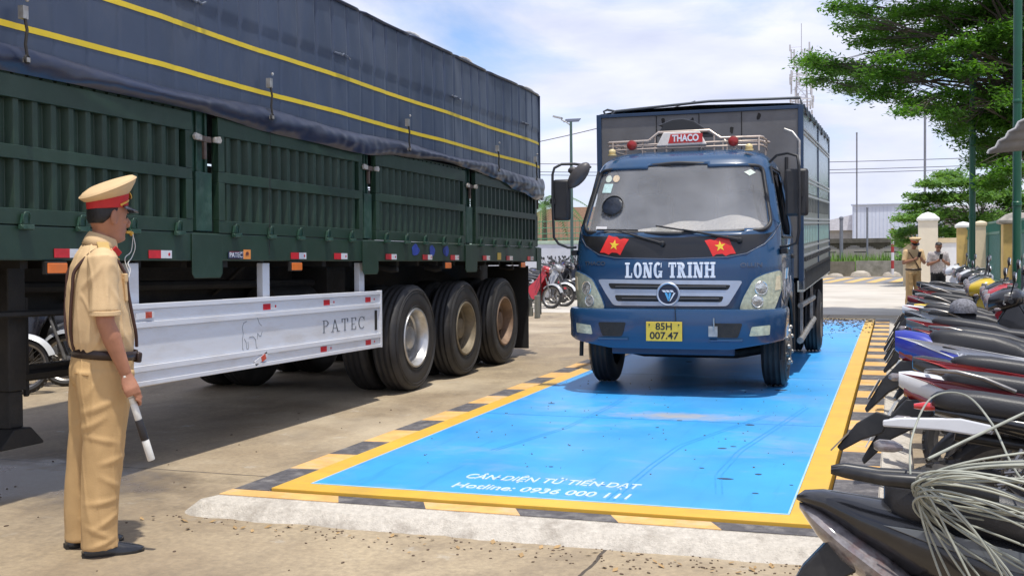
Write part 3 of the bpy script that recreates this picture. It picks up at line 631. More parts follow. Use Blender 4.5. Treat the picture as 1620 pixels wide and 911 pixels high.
# hanging flap
def fz0(y):
    P = [(2.3, 2.33), (6.5, 2.335), (7.6, 2.29), (9.0, 2.27), (9.8, 2.33), (10.9, 2.365), (11.8, 2.345), (12.6, 2.30), (13.4, 2.20), (14.0, 2.13), (14.4, 2.16)]
    for a, b_ in zip(P, P[1:]):
        if y <= b_[0]: t = (y-a[0])/(b_[0]-a[0]); t = t*t*(3-2*t); return a[1]+(b_[1]-a[1])*t
    return P[-1][1]
def fz1(y): return 2.478-.035*abs(sin((y-4.85)*pi/2.51))**1.5-(.03 if y > 12.6 else 0)
def fx(y, z):
    t = (z-fz0(y))/(fz1(y)-fz0(y)); loose = .5+.5*min(1, max(0, (y-7)/4))
    return .022+ybend(y)+.055*sin(pi*t)**.8*(.7+.5*noise.noise(Vector((y*.9, 0, 3))))+.03*loose*noise.noise(Vector((y*2.2-z*6, z*9, 7)))*(1-t)+.008*noise.noise(Vector((y*9, z*12, 2)))
q = MB(); q.add(*cloth(2.3, 14.4, fz0, fz1, 500, 14, .006, fx)); q.build('tarpaulin_flap', mtarp2, tr, smooth=80, fix=False)
# rope hooks
for y in (4.85, 7.36, 9.88, 12.46, 13.94):
    q = MB(); q.mi = 0
    q.tube([(.075, Y(y), 2.64), (.085, Y(y)+.008, 2.56), (.085, Y(y)-.006, 2.48), (.09, Y(y), 2.42)], .009, 6)
    q.tube([(.09, Y(y)+.02*cos(t), 2.40+.022*sin(t)) for t in [i*pi/5 for i in range(10)]], .006, 5, closed=True)
    q.mi = 1; q.span((.05, Y(y)-.02, 2.62), (.085, Y(y)+.02, 2.69)); q.ball((.095, Y(y), 2.72), .012, 6); q.span((.07, Y(y)-.012, 2.385), (.1, Y(y)+.012, 2.41))
    q.build('rope_hook', [mblk, mzinc], tr, smooth=40, fix=False)
q = MB(); q.tube([(.03, Y(7.43), 2.38), (.02, Y(7.43), 1.9), (.015, Y(7.42), 1.36)], .0025, 4); q.build('loose_cord', mblk, tr)

# chassis
q = MB()
for x in (-.72, -1.74): q.span((x-.07, YF, .98), (x+.07, YR-.1, 1.0)); q.span((x-.012, YF, 1.0), (x+.012, YR-.1, 1.38)); q.span((x-.07, YF, 1.381), (x+.07, YR-.1, 1.399))
for k in range(24): q.span((-WT+.12, YF+.2+k*.5, 1.27), (-.12, YF+.26+k*.5, 1.38))
q.span((-WT+.1, Y(2.5), .93), (-.6, Y(3.6), 1.0))
for y in (4.6, 5.9, 7.6): q.tube([(-.3, Y(y), 1.30), (-.68, Y(y)+.1, 1.05)], .02, 6)
q.tube([(-.25, Y(4.3), 1.02), (-.3, Y(6.3), .99)], .02, 6); q.tube([(-.5, Y(4.8), 1.16), (-.5, Y(9.2), 1.12)], .035, 8)
for y in (9.9, 11.0, 12.2, 13.4): q.tube([(-.25, Y(y), 1.26), (-.12, Y(y), 1.23), (-.06, Y(y), 1.24)], .03, 8)
q.span((-2.0, Y(9.0), .9), (-.35, Y(9.35), 1.26)); q.lathe((-.5, Y(8.1), .95), (0, 1, 0), [(0, 0), (.16, .03), (.16, .75), (0, .78)], 16)
q.build('chassis', mblk, tr, smooth=40)
for x in (-.42, -WT+.42):
    q = MB(); q.span((x-.07, Y(5.15), .55), (x+.07, Y(5.29), 1.37)); q.span((x-.055, Y(5.165), .33), (x+.055, Y(5.275), .549))
    q.prism([(-.17, 0), (.17, 0), (.17, .015), (.07, .11), (-.07, .11), (-.17, .015)], (x-.1, Y(5.22), .22), (0, 1, 0), (0, 0, 1), (.2, 0, 0))
    q.tube([(x, Y(5.36), 1.1), (x, Y(5.36), .5)], .02, 6)
    q.build('landing_leg', mblk, tr, smooth=0, bevel=.008)
q = MB(); q.tube([(-.42, Y(5.30), .62), (-.42, Y(6.1), .62)], .03, 6); q.tube([(-WT+.5, Y(5.22), .72), (-.5, Y(5.22), .72)], .03, 6); q.span((-.5, Y(5.3), .60), (-.44, Y(6.6), .68)); q.build('leg_brace', mblk, tr)
# mud flaps
for y in (14.06,):
    q = MB(); q.span((-.66, Y(y), .16), (-.08, Y(y)+.012, 1.26)); q.build('mud_flap', mat('rubber_flap', (.02, .02, .02), .8, bump=.2), tr, smooth=0, bevel=.004)
q = MB(); q.span((-WT+.1, Y(14.2), .58), (-.08, Y(14.28), .70)); q.span((-.24, Y(14.18), .58), (-.1, Y(14.3), .82)); q.span((-.05, Y(14.22), .55), (.0, Y(14.34), .86)); q.build('rear_bumper', mat('bumper_grey', (.25, .25, .22), .6, var=.3), tr, smooth=0, bevel=.006)
q = MB(); q.tube([(.0, Y(14.36), .6), (.0, Y(14.36), 1.3)], .008, 6); q.build('marker_rod', mblk, tr)

# white side guard
sg = MB(); GX = -.015; y0, y1 = Y(5.33), Y(9.42)
def zz(a): return a
for z0, z1, dx in ((.515, .545, .012), (.546, .605, .0), (.606, .645, .012), (.646, .885, -.006), (.886, .925, .012), (.926, 1.005, .0), (1.006, 1.04, .012)):
    sg.span((GX-.03, y0+.0302, z0), (GX+dx, y1-.0302, z1))
sg.span((GX-.035, y1-.03, .512), (GX+.016, y1, 1.043)); sg.span((GX-.035, y0, .512), (GX+.016, y0+.03, 1.043))
guard = sg.build('side_guard', mpaint_w, tr, smooth=0, bevel=.003)
MB().span((GX-.004, Y(9.3), .68), (GX-.001+.0008, Y(9.345), .86)).build('guard_slot', mblk, guard, smooth=0)
for y in (7.48, 9.11, 5.9):
    MB().span((GX-.09, Y(y)-.05, .6), (GX-.036, Y(y)+.05, 1.30)).build('guard_post', mpaint_w, tr, smooth=0, bevel=.004)
mgl = mat('guard_lettering', (.10, .11, .12), .6, var=.3, scale=40)
serif_text('lettering', 'PATEC', .105, mgl, guard, side_place(8.70, .762, GX-.0058), width=.80, gap=.22, t=.09, sf=.04, sw=.07)
q = MB(); bison(q, Y(7.22), .765, .13, GX-.0055); q.build('emblem', mgl, guard, smooth=0)
for y, z in ((7.47, .965), (8.42, .965), (9.2, .965), (9.2, .575), (8.36, .575)): reflector(y, z, .2, .045, GX+.0005, guard)
for y in (5.95, 7.32):
    q = MB(); q.box((GX+.006, Y(y), .575 if y > 7 else .965), (.012, .18, .04), Matrix.Rotation(.35 if y > 7 else .05, 3, 'X')); q.mi = 1; q.box((GX+.013, Y(y)+.03, .58 if y > 7 else .967), (.006, .06, .04), Matrix.Rotation(.35 if y > 7 else 0, 3, 'X')); q.build('torn_reflector', [mrw, mat('torn_red', (.45, .06, .03), .6, var=.4, scale=20)], guard, smooth=0)

# wheels
mty = mat('tyre_rubber', (.022, .021, .022), .62, var=.25, scale=6, bump=.15, bscale=60, dirt=(.07, .06, .05), dscale=4, damt=.5)
mrim_s = mat('rim_silver', (.55, .54, .52), .32, metal=.75, var=.2, scale=6, dirt=(.2, .17, .13), dscale=5, damt=.5)
mrim_t = mat('rim_tan', (.21, .17, .11), .6, metal=.15, var=.25, scale=6, dirt=(.09, .07, .05), dscale=7, damt=.6)
mrim_o = mat('rim_rusty', (.24, .155, .10), .65, metal=.1, var=.3, scale=6, dirt=(.08, .06, .05), dscale=7, damt=.6)
def tyre_prof(R, w_, rim):
    h = w_/2
    return [(rim, -h*.82), (rim+.02, -h*.95), (rim+(R-rim)*.45, -h), (R-.06, -h*.97), (R-.018, -h*.84), (R-.004, -h*.7)] + \
           [p for g_ in (-.45, 0, .45) for p in ((R, h*g_-.022), (R-.012, h*g_-.008), (R-.012, h*g_+.008), (R, h*g_+.022))] + \
           [(R-.004, h*.7), (R-.018, h*.84), (R-.06, h*.97), (rim+(R-rim)*.45, h), (rim+.02, h*.95), (rim, h*.82)]
def truck_wheel(x, y, z, R, mr, parent, s_=1, w_=.27, rim=.285, dish=.16, holes=8):
    """x = outer face centre plane of the tyre; s_ = side the dish opens to"""
    q = MB(); q.lathe((x, y, z), (s_, 0, 0), tyre_prof(R, w_, rim), 56, closed=True)
    for rr in (rim+.035, R-.075, R-.05): q.lathe((x, y, z), (s_, 0, 0), [(rr-.004, w_*.49), (rr, w_*.51), (rr+.004, w_*.49)], 56)
    t = q.build('tyre', mty, parent, smooth=50)
    q = MB(); h = w_/2
    q.lathe((x, y, z), (s_, 0, 0), [(rim+.018, h*.94), (rim+.012, h*1.03), (rim-.004, h*1.03), (rim-.012, h*.9), (rim-.03, h*.75), (rim-.04, h*.2), (rim-.06, h*.1), (rim-.065, h-dish-.02), (rim-.09, h-dish-.04), (.15, h-dish-.01), (.135, h-dish+.01), (.13, h-dish+.045), (.11, h-dish+.09), (.05, h-dish+.10), (.001, h-dish+.10)], 48)
    for k in range(holes):
        a = 2*pi*k/holes; q.lathe((x+s_*(h-dish-.005), y+.185*cos(a), z+.185*sin(a)), (s_, 0, 0), [(.014, 0), (.014, .03), (.001, .032)], 8)
    r = q.build('rim', mr, t, smooth=40)
    q = MB()
    for k in range(holes): a = 2*pi*(k+.5)/holes; q.lathe((x+s_*(h-dish-.028), y+.205*cos(a), z+.205*sin(a)), (s_, 0, 0), [(.024, 0), (.024, .006), (.001, .006)], 10)
    if rim > .25: q.build('rim_hole', mblk, r, smooth=0)
    return t
WZ = .535
for k, (wy, mr) in enumerate(((10.28, mrim_s), (11.66, mrim_t), (12.98, mrim_o))):
    zc = WZ+.0132*(wy-TY0)
    for xo, s_ in ((-.165, 1), (-.50, 1), (-WT+.165, -1), (-WT+.50, -1)): truck_wheel(xo, Y(wy), zc, .535, mr if xo == -.165 else mrim_t, tr, s_)
    q = MB(); q.tube([(-.55, Y(wy), zc), (-WT+.55, Y(wy), zc)], .07, 12); q.span((-.66, Y(wy)-.45, zc+.16), (-.58, Y(wy)+.45, zc+.22)); q.span((-WT+.58, Y(wy)-.45, zc+.16), (-WT+.66, Y(wy)+.45, zc+.22)); q.span((-.78, Y(wy)-.75, .85), (-.66, Y(wy)-.55, 1.0))
    q.build('axle', mblk, tr)
# ================================================================ cargo truck
ck = thing('cargo_truck', 'blue cab-over cargo truck with a dark sheet-sided box standing on the blue weighbridge', 'truck', (-1.875, 9.72, .1))
mbl = mat('cab_blue', (.013, .057, .135), .26, var=.08, scale=2, bump=.03, bscale=8, coat=.4, dirt=(.03, .06, .11), dscale=3, damt=.35)
mbl2 = mat('frame_blue', (.018, .045, .10), .4, var=.15, scale=4)
mgb = mat('gloss_black', (.012, .012, .013), .28, var=.1, coat=.2)
mplb = mat('plastic_black', (.018, .018, .02), .5, var=.2, scale=10, bump=.1)
mch = mat('chrome', (.62, .63, .66), .22, metal=.9, var=.1, scale=8, dirt=(.3, .28, .25), dscale=10, damt=.4)
msil = mat('grille_silver', (.46, .50, .58), .34, metal=.35, var=.08, scale=8, coat=.3)
def wz(z):   # half width of the cab at height z
    P = [(.3, .925), (1.2, .935), (1.5, .92), (1.8, .865), (2.0, .82), (2.12, .775), (2.2, .70), (2.235, .60)]
    for a, b_ in zip(P, P[1:]):
        if z <= b_[0]: return a[1]+(b_[1]-a[1])*max(0, (z-a[0])/(b_[0]-a[0]))
    return P[-1][1]
def fy(z):   # front face depth at centre
    P = [(.3, .03), (.75, .02), (1.15, .02), (1.36, .06), (1.45, .10), (2.05, .40), (2.14, .48), (2.2, .62), (2.235, .85)]
    for a, b_ in zip(P, P[1:]):
        if z <= b_[0]: return a[1]+(b_[1]-a[1])*max(0, (z-a[0])/(b_[0]-a[0]))
    return P[-1][1]
def cyf(x, z):
    t = min(1, abs(x)/wz(z)); return fy(z)+.09*t*t+.20*t**9
def CS(x, z): return Vector((x, cyf(x, z), z))
def CN(x, z):
    e = .01; s_ = lambda a: max(-wz(z)*.995, min(wz(z)*.995, a))
    dx = Vector((s_(x+e)-s_(x-e), cyf(s_(x+e), z)-cyf(s_(x-e), z), 0)); dz = Vector((0, cyf(x, z+e)-cyf(x, z-e), 2*e))
    n = dx.cross(dz); n.normalize(); return n if n.y < 0 else -n
def inside(p, poly):
    x, y = p; c = False
    for i in range(len(poly)):
        (x1, y1), (x2, y2) = poly[i-1], poly[i]
        if (y1 > y) != (y2 > y) and x < (x2-x1)*(y-y1)/(y2-y1)+x1: c = not c
    return c
def rounded(poly, r=.05, n=4):
    out_ = []; K = len(poly)
    for i in range(K):
        p0, p, p1 = Vector(poly[i-1]), Vector(poly[i]), Vector(poly[(i+1) % K])
        a = (p0-p); b_ = (p1-p); ra = min(r, a.length*.45, b_.length*.45); a = p+a.normalized()*ra; b_ = p+b_.normalized()*ra
        for k in range(n+1): t = k/n; q = a*(1-t)**2+p*2*t*(1-t)+b_*t*t; out_.append((q.x, q.y))
    return out_
WS = rounded([(-.845, 1.52), (-.80, 1.46), (0, 1.435), (.80, 1.46), (.845, 1.52), (.745, 2.04), (0, 2.085), (-.745, 2.04)], .06)
# shell
zs = [.72+(2.235-.72)*i/56 for i in range(57)]; NX = 64; YB = 1.60
ring = []
for z in zs:
    w_ = wz(z); fr = [(-w_+2*w_*i/NX) for i in range(NX+1)]
    R_ = [(x, cyf(x, z), z) for x in fr]; yb_ = YB-(.0 if z < 2.1 else (z-2.1)*.5)
    ys_ = cyf(w_, z); R_ += [(w_, ys_+(yb_-ys_)*k/24, z) for k in range(1, 25)]; R_ += [(w_-2*w_*k/8, yb_, z) for k in range(1, 9)]
    R_ += [(-w_, yb_-(yb_-ys_)*k/24, z) for k in range(1, 24)]; ring.append(R_)
sh = MB(); sh.rings(ring, caps=False); n = len(ring[0])
SWIN = [(.42, 1.42), (1.42, 1.42), (1.42, 2.02), (.62, 2.02)]
ARCH = lambda y, z: (y-1.0)**2+(z-.30)**2 < .56**2
keep = []
for f in sh.f:
    c = [sum(sh.v[i][k] for i in f)/4 for k in range(3)]
    front = c[1] < cyf(min(abs(c[0]), wz(c[2])*.999), c[2])+.012 and abs(c[0]) < wz(c[2])*.995
    if front and inside((c[0], c[2]), [(x*.985, 1.76+(z-1.76)*.97) for x, z in WS]): continue
    if not front and abs(c[0]) > wz(c[2])*.97 and (inside((c[1], c[2]), SWIN) or ARCH(c[1], c[2])): continue
    keep.append(f)
sh.f = keep; sh.m = [0]*len(keep)
top = ring[-1]; k0 = len(sh.v); sh.add([(0, 1.2, 2.25)]+top, [(0, i+1, (i+1) % n+1) for i in range(n)])
cab = sh.build('cab', mbl, ck, smooth=30)
so = cab.modifiers.new('t', 'SOLIDIFY'); so.thickness = .012; so.offset = -1
# windscreen, gasket, black apron
mglass = bpy.data.materials.new('windscreen_glass'); mglass.use_nodes = True; MATS['windscreen_glass'] = mglass
_n, _l = mglass.node_tree.nodes, mglass.node_tree.links; _p = _n['Principled BSDF']
_p.inputs['Base Color'].default_value = (.40, .41, .43, 1); _p.inputs['Roughness'].default_value = .06; _p.inputs['Coat Weight'].default_value = 1; _p.inputs['Specular IOR Level'].default_value = .8  # grey base with patchy alpha paints in reflected sky plus dust haze
_tc = _n.new('ShaderNodeTexCoord'); _nz = _n.new('ShaderNodeTexNoise'); _nz.inputs['Scale'].default_value = 1.3; _nz.inputs['Detail'].default_value = 7; _nz.inputs['Distortion'].default_value = .4; _l.new(_tc.outputs['Object'], _nz.inputs[0])
_mr = _n.new('ShaderNodeMapRange'); _mr.inputs[1].default_value = .3; _mr.inputs[2].default_value = .7; _mr.inputs[3].default_value = .14; _mr.inputs[4].default_value = .44; _l.new(_nz.outputs[0], _mr.inputs[0]); _l.new(_mr.outputs[0], _p.inputs['Alpha'])
WSg = [(x*.992, 1.76+(z-1.76)*.985) for x, z in WS]
glass = patch('windscreen', WSg, CS, CN, mglass, ck, off=-.012, thick=.004)
q = MB(); q.tube([CS(x, z)+CN(x, z)*.002 for x, z in WS], .018, 8, closed=True, flat=1); q.build('windscreen_seal', mplb, ck, smooth=60)
AP = [(-.905, 1.50), (-.86, 1.44), (-.80, 1.425), (0, 1.40), (.80, 1.425), (.86, 1.44), (.905, 1.50), (.80, 1.345), (.66, 1.265), (.50, 1.235), (0, 1.22), (-.50, 1.235), (-.66, 1.265), (-.80, 1.345)]
patch('apron', AP, CS, CN, mgb, ck, off=.004, thick=.008)
q = MB(); q.tube([CS(x, z)+CN(x, z)*.006 for x, z in [(.915, 1.52), (.86, 1.40), (.80, 1.335), (.66, 1.256), (.50, 1.226), (0, 1.211), (-.50, 1.226), (-.66, 1.256), (-.80, 1.335), (-.86, 1.40), (-.915, 1.52)]], .004, 6); q.build('apron_trim', mat('trim_dark', (.16, .18, .22), .35, metal=.4), ck, smooth=60)
# A-pillar black side wedges next to the glass
for s_ in (-1, 1):
    patch('pillar_trim', [(s_*.845, 1.56), (s_*.905, 1.52), (s_*.84, 1.88), (s_*.80, 1.88)] if s_ > 0 else [(-.80, 1.88), (-.84, 1.88), (-.905, 1.52), (-.845, 1.56)], CS, CN, mplb if s_ < 0 else mbl, ck, off=.003, thick=.006)
# stickers on the glass
mst1 = mat('sticker_pale', (.55, .62, .55), .5, var=.2, scale=60); mst2 = mat('sticker_orange', (.62, .50, .35), .5, var=.25, scale=60); mst3 = mat('sticker_cyan', (.48, .66, .66), .5, var=.2, scale=50)
def disc(cx, cz, r, n=18): return [(cx+r*cos(2*pi*i/n), cz+r*sin(2*pi*i/n)) for i in range(n)]
patch('sticker', disc(-.655, 1.965, .034), CS, CN, mst1, glass, off=-.009, thick=.0015)
patch('sticker', disc(-.575, 1.965, .034), CS, CN, mst2, glass, off=-.009, thick=.0015)
patch('sticker', [(-.71, 1.835), (-.615, 1.83), (-.60, 1.915), (-.695, 1.92)], CS, CN, mst3, glass, off=-.009, thick=.0015)
patch('sticker', [(.60, 1.99), (.65, 1.955), (.70, 1.985), (.655, 2.015)], CS, CN, mst1, glass, off=-.009, thick=.0015)
patch('sticker', [(-.72, 1.49), (-.61, 1.485), (-.61, 1.515), (-.72, 1.52)], CS, CN, mrw, glass, off=-.009, thick=.0015)
patch('permit_card', [(-.19, 1.455), (0.0, 1.45), (0.0, 1.50), (-.19, 1.505)], CS, CN, mat('card_cream', (.62, .60, .52), .6), glass, off=-.02, thick=.001)
q = MB(); 
c_ = CS(-.57, 1.70)+CN(-.5, 1.70)*.012; q.lathe(c_, CN(-.5, 1.69), [(.098, -.004), (.104, 0), (.098, .006)], 32, closed=True); q.build('round_mirror_rim', mblk, glass)
q = MB(); q.lathe(c_-CN(-.5, 1.69)*.004, CN(-.5, 1.69), [(.098, 0), (.085, .004), (.05, .009), (.001, .011)], 28); q.build('round_mirror', mat('fan_navy', (.008, .013, .024), .3, var=.6, scale=14, bump=.6, bscale=20), glass)
# interior
mint = mat('cab_interior', (.16, .16, .165), .7, var=.15, scale=6); mlace = mat('dashboard_cloth', (.70, .66, .60), .9, var=.35, scale=75, bump=.3, bscale=90)
q = MB(); q.span((-.80, 1.40, .9), (.80, 1.5, 2.1)); q.span((-.85, .45, .80), (.85, 1.5, .9))
for x in (-.45, .45): q.span((x-.25, .95, .9), (x+.25, 1.38, 1.25)); q.span((x-.23, 1.22, 1.251), (x+.23, 1.39, 1.85)); q.span((x-.12, 1.25, 1.86), (x+.12, 1.36, 2.0))
q.build('cab_interior', mint, ck, smooth=0, bevel=.03)
V, F = [], []
for i in range(41):
    x = -.78+1.56*i/40
    for j in range(9):
        y = cyf(x, 1.45)+.03+.42*j/8
        hgt = 1.43+sin(j/8*pi*.6)*(.05+.125*math.exp(-((x-.50)/.27)**2)+.07*math.exp(-((x-.02)/.2)**2)+.02*noise.noise(Vector((x*5, j*.5, 0))))
        V.append((x, y, hgt))
for i in range(40):
    for j in range(8): k = i*9+j; F.append((k, k+9, k+10, k+1))
q = MB(); q.add(V, F); q.build('dashboard', mlace, ck, smooth=60, fix=False)
q = MB(); q.lathe((.45, .62, 1.50), (0, -.5, .86), [(.19, -.012), (.202, 0), (.19, .012), (.178, 0)], 32, closed=True); q.tube([(.45, .62, 1.5), (.45, .5, 1.3)], .03, 8); q.build('steering_wheel', mblk, ck)
# wipers
for p in ([(-.86+.17, 1.475), (-.30, 1.462), None, (-.50, 1.462), (-.07, 1.345)], [(-.14, 1.50), (.30, 1.425), None, (.1, 1.46), (.60, 1.365)]):
    q = MB(); a, b_, _, c, e = p
    q.tube([CS(*a)+CN(*a)*.02, CS(*b_)+CN(*b_)*.022], .008, 6); q.tube([CS(*c)+CN(*c)*.03, CS(*e)+CN(*e)*.03], [.006, .014], 6); q.ball(CS(*e)+CN(*e)*.02, .026, 8)
    q.build('wiper', mplb, ck)
# flags
mfr = mat('flag_red', (.66, .025, .02), .4, var=.1, scale=8); mfy = mat('flag_yellow', (.80, .55, .04), .4)
def flag(cx, cz, mir):
    U = [(-.135, -.07), (-.10, .0), (-.06, .085), (-.02, .07), (.02, .068), (.05, .045), (.09, .055), (.135, .045), (.10, -.01), (.06, -.095), (.03, -.075), (-.02, -.07), (-.05, -.09), (-.09, -.072)]
    P = [(cx+mir*a, cz+b_) for a, b_ in U]
    f = patch('flag_sticker', P, CS, CN, mfr, ck, off=.0065, thick=.002)
    S_ = [(cx+(.048 if i % 2 == 0 else .019)*sin(i*pi/5+.12*mir), cz-.005+(.048 if i % 2 == 0 else .019)*cos(i*pi/5+.12*mir)) for i in range(10)]
    patch('flag_star', S_, CS, CN, mfy, f, off=.0085, thick=.0018)
flag(-.515, 1.345, 1); flag(.435, 1.325, -1)
# writing on the cab front
def front(cx, cz, k=0.): return lambda a, b_: (CS(cx+a, cz+b_), CN(cx+a, cz+b_))
mlt = mat('white_letters', (.72, .76, .82), .45, var=.04)
serif_text('lettering', 'LONG TRINH', .135, mlt, ck, front(-.005, 1.115), width=.80, off=.006, t=.24, sf=.13, sw=.09, gap=.1)
text('badge', 'THACO', .05, mat('badge_dark', (.10, .12, .16), .3, metal=.6), ck, front(-.70, 1.175), off=.002, bold=.001, width=.21)
text('badge', 'OLLIN', .05, mat('badge_dark', (0, 0, 0)), ck, front(.70, 1.155), off=.002, bold=.001, width=.18)
# grille
GT = rounded([(-.66, 1.035), (.63, 1.02), (.56, .90), (.50, .80), (-.51, .80), (-.58, .90)], .03)
patch('grille', GT, CS, CN, msil, ck, off=.022, thick=.03)
for P in ([(-.56, 1.000), (.53, .985), (.505, .94), (-.535, .95)], [(-.50, .895), (.47, .885), (.45, .835), (-.48, .84)]):
    g_ = patch('grille_opening', rounded(P, .02), CS, CN, mblk, ck, off=.0235, thick=.004)
    zc = sum(p[1] for p in P)/4; xr = max(p[0] for p in P)-.04
    q = MB(); q.tube([CS(x, zc)+CN(x, zc)*.026 for x in [-xr+2*xr*i/20 for i in range(21)]], .007, 6); q.build('grille_slat', mat('slat_grey', (.05, .05, .055), .5), g_)
EC = (-.01, .905)
q = MB(); cc = CS(*EC)+Vector((0, -.024, 0)); q.lathe(cc, (0, -1, 0), [(.105, 0), (.105, .008), (.098, .014), (.088, .010), (.086, .004), (.001, .004)], 40); q.build('emblem', msil, ck, smooth=40)
q = MB(); q.lathe(cc, (0, -1, 0), [(.087, .0045), (.086, .0075), (.001, .0085)], 36); q.build('emblem_disc', mat('emblem_navy', (.01, .02, .05), .3), ck)
mem = mat('emblem_blue', (.10, .42, .72), .3)
for i, (x0, h0) in enumerate(((-.045, .035), (-.012, .035), (.022, .035))):
    q = MB(); q.prism([(x0-.012, h0), (x0+.016, h0), (x0+.030, h0-.018), (x0+.004, h0-.018)], cc+Vector((0, -.0092, 0)), (1, 0, 0), (0, 0, 1), (0, -.002, 0)); q.build('emblem_bar', mlt, ck, smooth=0)
for i, (a, b_) in enumerate(((-.045, -.022), (-.012, .008))):
    q = MB(); q.prism([(.0+i*.036-.03, .012), (.022+i*.036-.03, .012), (.012+i*.004, -.055+i*.008), (-.0+i*.004, -.062+i*.01)], cc+Vector((0, -.0095, 0)), (1, 0, 0), (0, 0, 1), (0, -.002, 0)); q.build('emblem_bar', mem, ck, smooth=0)
q = MB(); q.prism([(.050, .012), (.066, .012), (.022, -.058), (.010, -.066)], cc+Vector((0, -.0095, 0)), (1, 0, 0), (0, 0, 1), (0, -.002, 0)); q.build('emblem_bar', mlt, ck, smooth=0)
# headlights
mlens = mat('lens', (.50, .52, .38), .12, var=.25, scale=22, bump=.5, bscale=26, coat=1, dirt=(.26, .29, .24), dscale=13, damt=.75)
mlens_in = mat('reflector_bowl', (.75, .74, .68), .2, metal=.8, bump=.6, bscale=30)
for s_ in (-1, 1):
    P = rounded([(.595, .765), (.63, .87), (.715, 1.03), (.80, 1.075), (.925, 1.11), (.928, .95), (.87, .757)], .035)
    P = [(s_*a*(1. if s_ > 0 else 1.0), b_) for a, b_ in P]
    if s_ < 0: P = P[::-1]
    h = patch('headlight', P, CS, CN, mlens, ck, off=.018, thick=.03, step=.03)
    q = MB(); q.tube([CS(x, z)+CN(x, z)*.008 for x, z in P], .009, 6, closed=True); q.build('headlight_rim', mbl, h)
    for cx, cz, r in ((.775, .955, .062), (.745, .84, .055)):
        q = MB(); q.lathe(CS(s_*cx, cz)+CN(s_*cx, cz)*.0185, CN(s_*cx, cz), [(r, 0), (r*.93, .004), (r*.85, .001), (r*.5, .003), (.001, .005)], 24); q.build('bulb', mlens_in, h)
    patch('turn_signal', [(s_*.875, .93), (s_*.915, .94), (s_*.915, 1.06), (s_*.885, 1.05)] if s_ > 0 else [(-.875, .93), (-.885, 1.05), (-.915, 1.06), (-.915, .94)], CS, CN, mat('signal_lens', (.72, .62, .42), .2, var=.2, scale=30), h, off=.021, thick=.003, step=.03)
# bumper
def bz(t): return .425 if abs(t) < .55 else .425+(abs(t)-.55)*.16
R_ = []
path = [(-.955, .62), (-.957, .40), (-.955, .22)]+[(-.945+.02*i*0, 0) for i in []]
for i in range(33):
    x = -.945+1.89*i/32; t = abs(x)/.945; path.append((x, -.045+.05*t*t+.20*t**12))
path += [(.955, .22), (.957, .40), (.955, .62)]
for i, (x, y) in enumerate(path):
    a = Vector(path[max(i-1, 0)]); b_ = Vector(path[min(i+1, len(path)-1)]); t = (b_-a).normalized(); nn = Vector((t.y, -t.x)); tt = x/.955
    z0, z1 = bz(tt), .775
    prof = [(0-.03, z0), (-.0, z0), (.012, z0+.02), (.014, z0+.15), (.020, z0+.20), (.020, z1-.03), (.008, z1-.004), (-.01, z1), (-.05, z1), (-.06, z1-.02), (-.06, z0+.02)]
    R_.append([(x+nn.x*d_, y+nn.y*d_, z) for d_, z in prof])
q = MB(); q.rings(R_); q.build('bumper', mbl, ck, smooth=35)
def BS(x, z): t = abs(x)/.945; return Vector((x, -.045+.05*t*t+.20*t**12-.020, z))
def BN(x, z): return Vector((x*.25, -1, 0)).normalized()
for s_ in (-1, 1):
    P = rounded([(.53, .65), (.86, .65), (.84, .515), (.47, .515)], .02) if 0 else rounded([(.38, .655), (.64, .655), (.60, .53), (.42, .53)], .02)
    P = [(s_*a, b_) for a, b_ in P]; P = P if s_ > 0 else P[::-1]
    patch('tow_recess', P, BS, BN, mblk, ck, off=.002, thick=.006)
    P = rounded([(.69, .655), (.86, .655), (.84, .565), (.67, .565)] if 0 else [(.715, .625), (.865, .64), (.86, .555), (.695, .545)], .012)
    P = [(s_*a, b_) for a, b_ in P]; P = P if s_ > 0 else P[::-1]
    patch('fog_lamp', P, BS, BN, mlens, ck, off=.006, thick=.01, step=.03)
    q = MB(); q.tube([BS(s_*x, z)+Vector((0, -.004, 0)) for x, z in ((.36, .505), (.64, .505))], .012, 6); q.build('bumper_lip', mbl, ck)
q = MB(); q.span((.352, -.075, .54), (.43, -.066, .63)); q.tube([(.40, -.075, .60), (.40, -.085, .70)], .007, 6); q.build('tow_pin', mzinc, ck, smooth=0)
mplt = mat('plate_yellow', (.72, .50, .05), .45, var=.06, scale=15, dirt=(.4, .3, .1), dscale=14, damt=.4)
q = MB(); q.span((-.195, -.084, .495), (.125, -.078, .665)); pl = q.build('number_plate', mplt, ck, smooth=0, bevel=.004)
mpb = mat('plate_black', (.02, .02, .02), .5)
text('plate_lettering', '85H', .085, mpb, pl, lambda a, b_: (Vector((-.035+a, -.084, .622+b_)), Vector((0, -1, 0))), off=.0008, bold=.0016, depth=.0008, width=.145)
text('plate_lettering', '007.47', .085, mpb, pl, lambda a, b_: (Vector((-.035+a, -.084, .542+b_)), Vector((0, -1, 0))), off=.0008, bold=.0016, depth=.0008, width=.255)
q = MB()
for x in (-.165, .095): q.lathe((x, -.084, .64), (0, -1, 0), [(.007, 0), (.007, .004), (.001, .005)], 8)
q.build('plate_bolt', mpb, pl)
q = MB(); q.tube([(.06, -.075, .80), (.065, -.08, .73), (.068, -.075, .67)], .0035, 5); q.build('aerial_wire', mblk, ck)
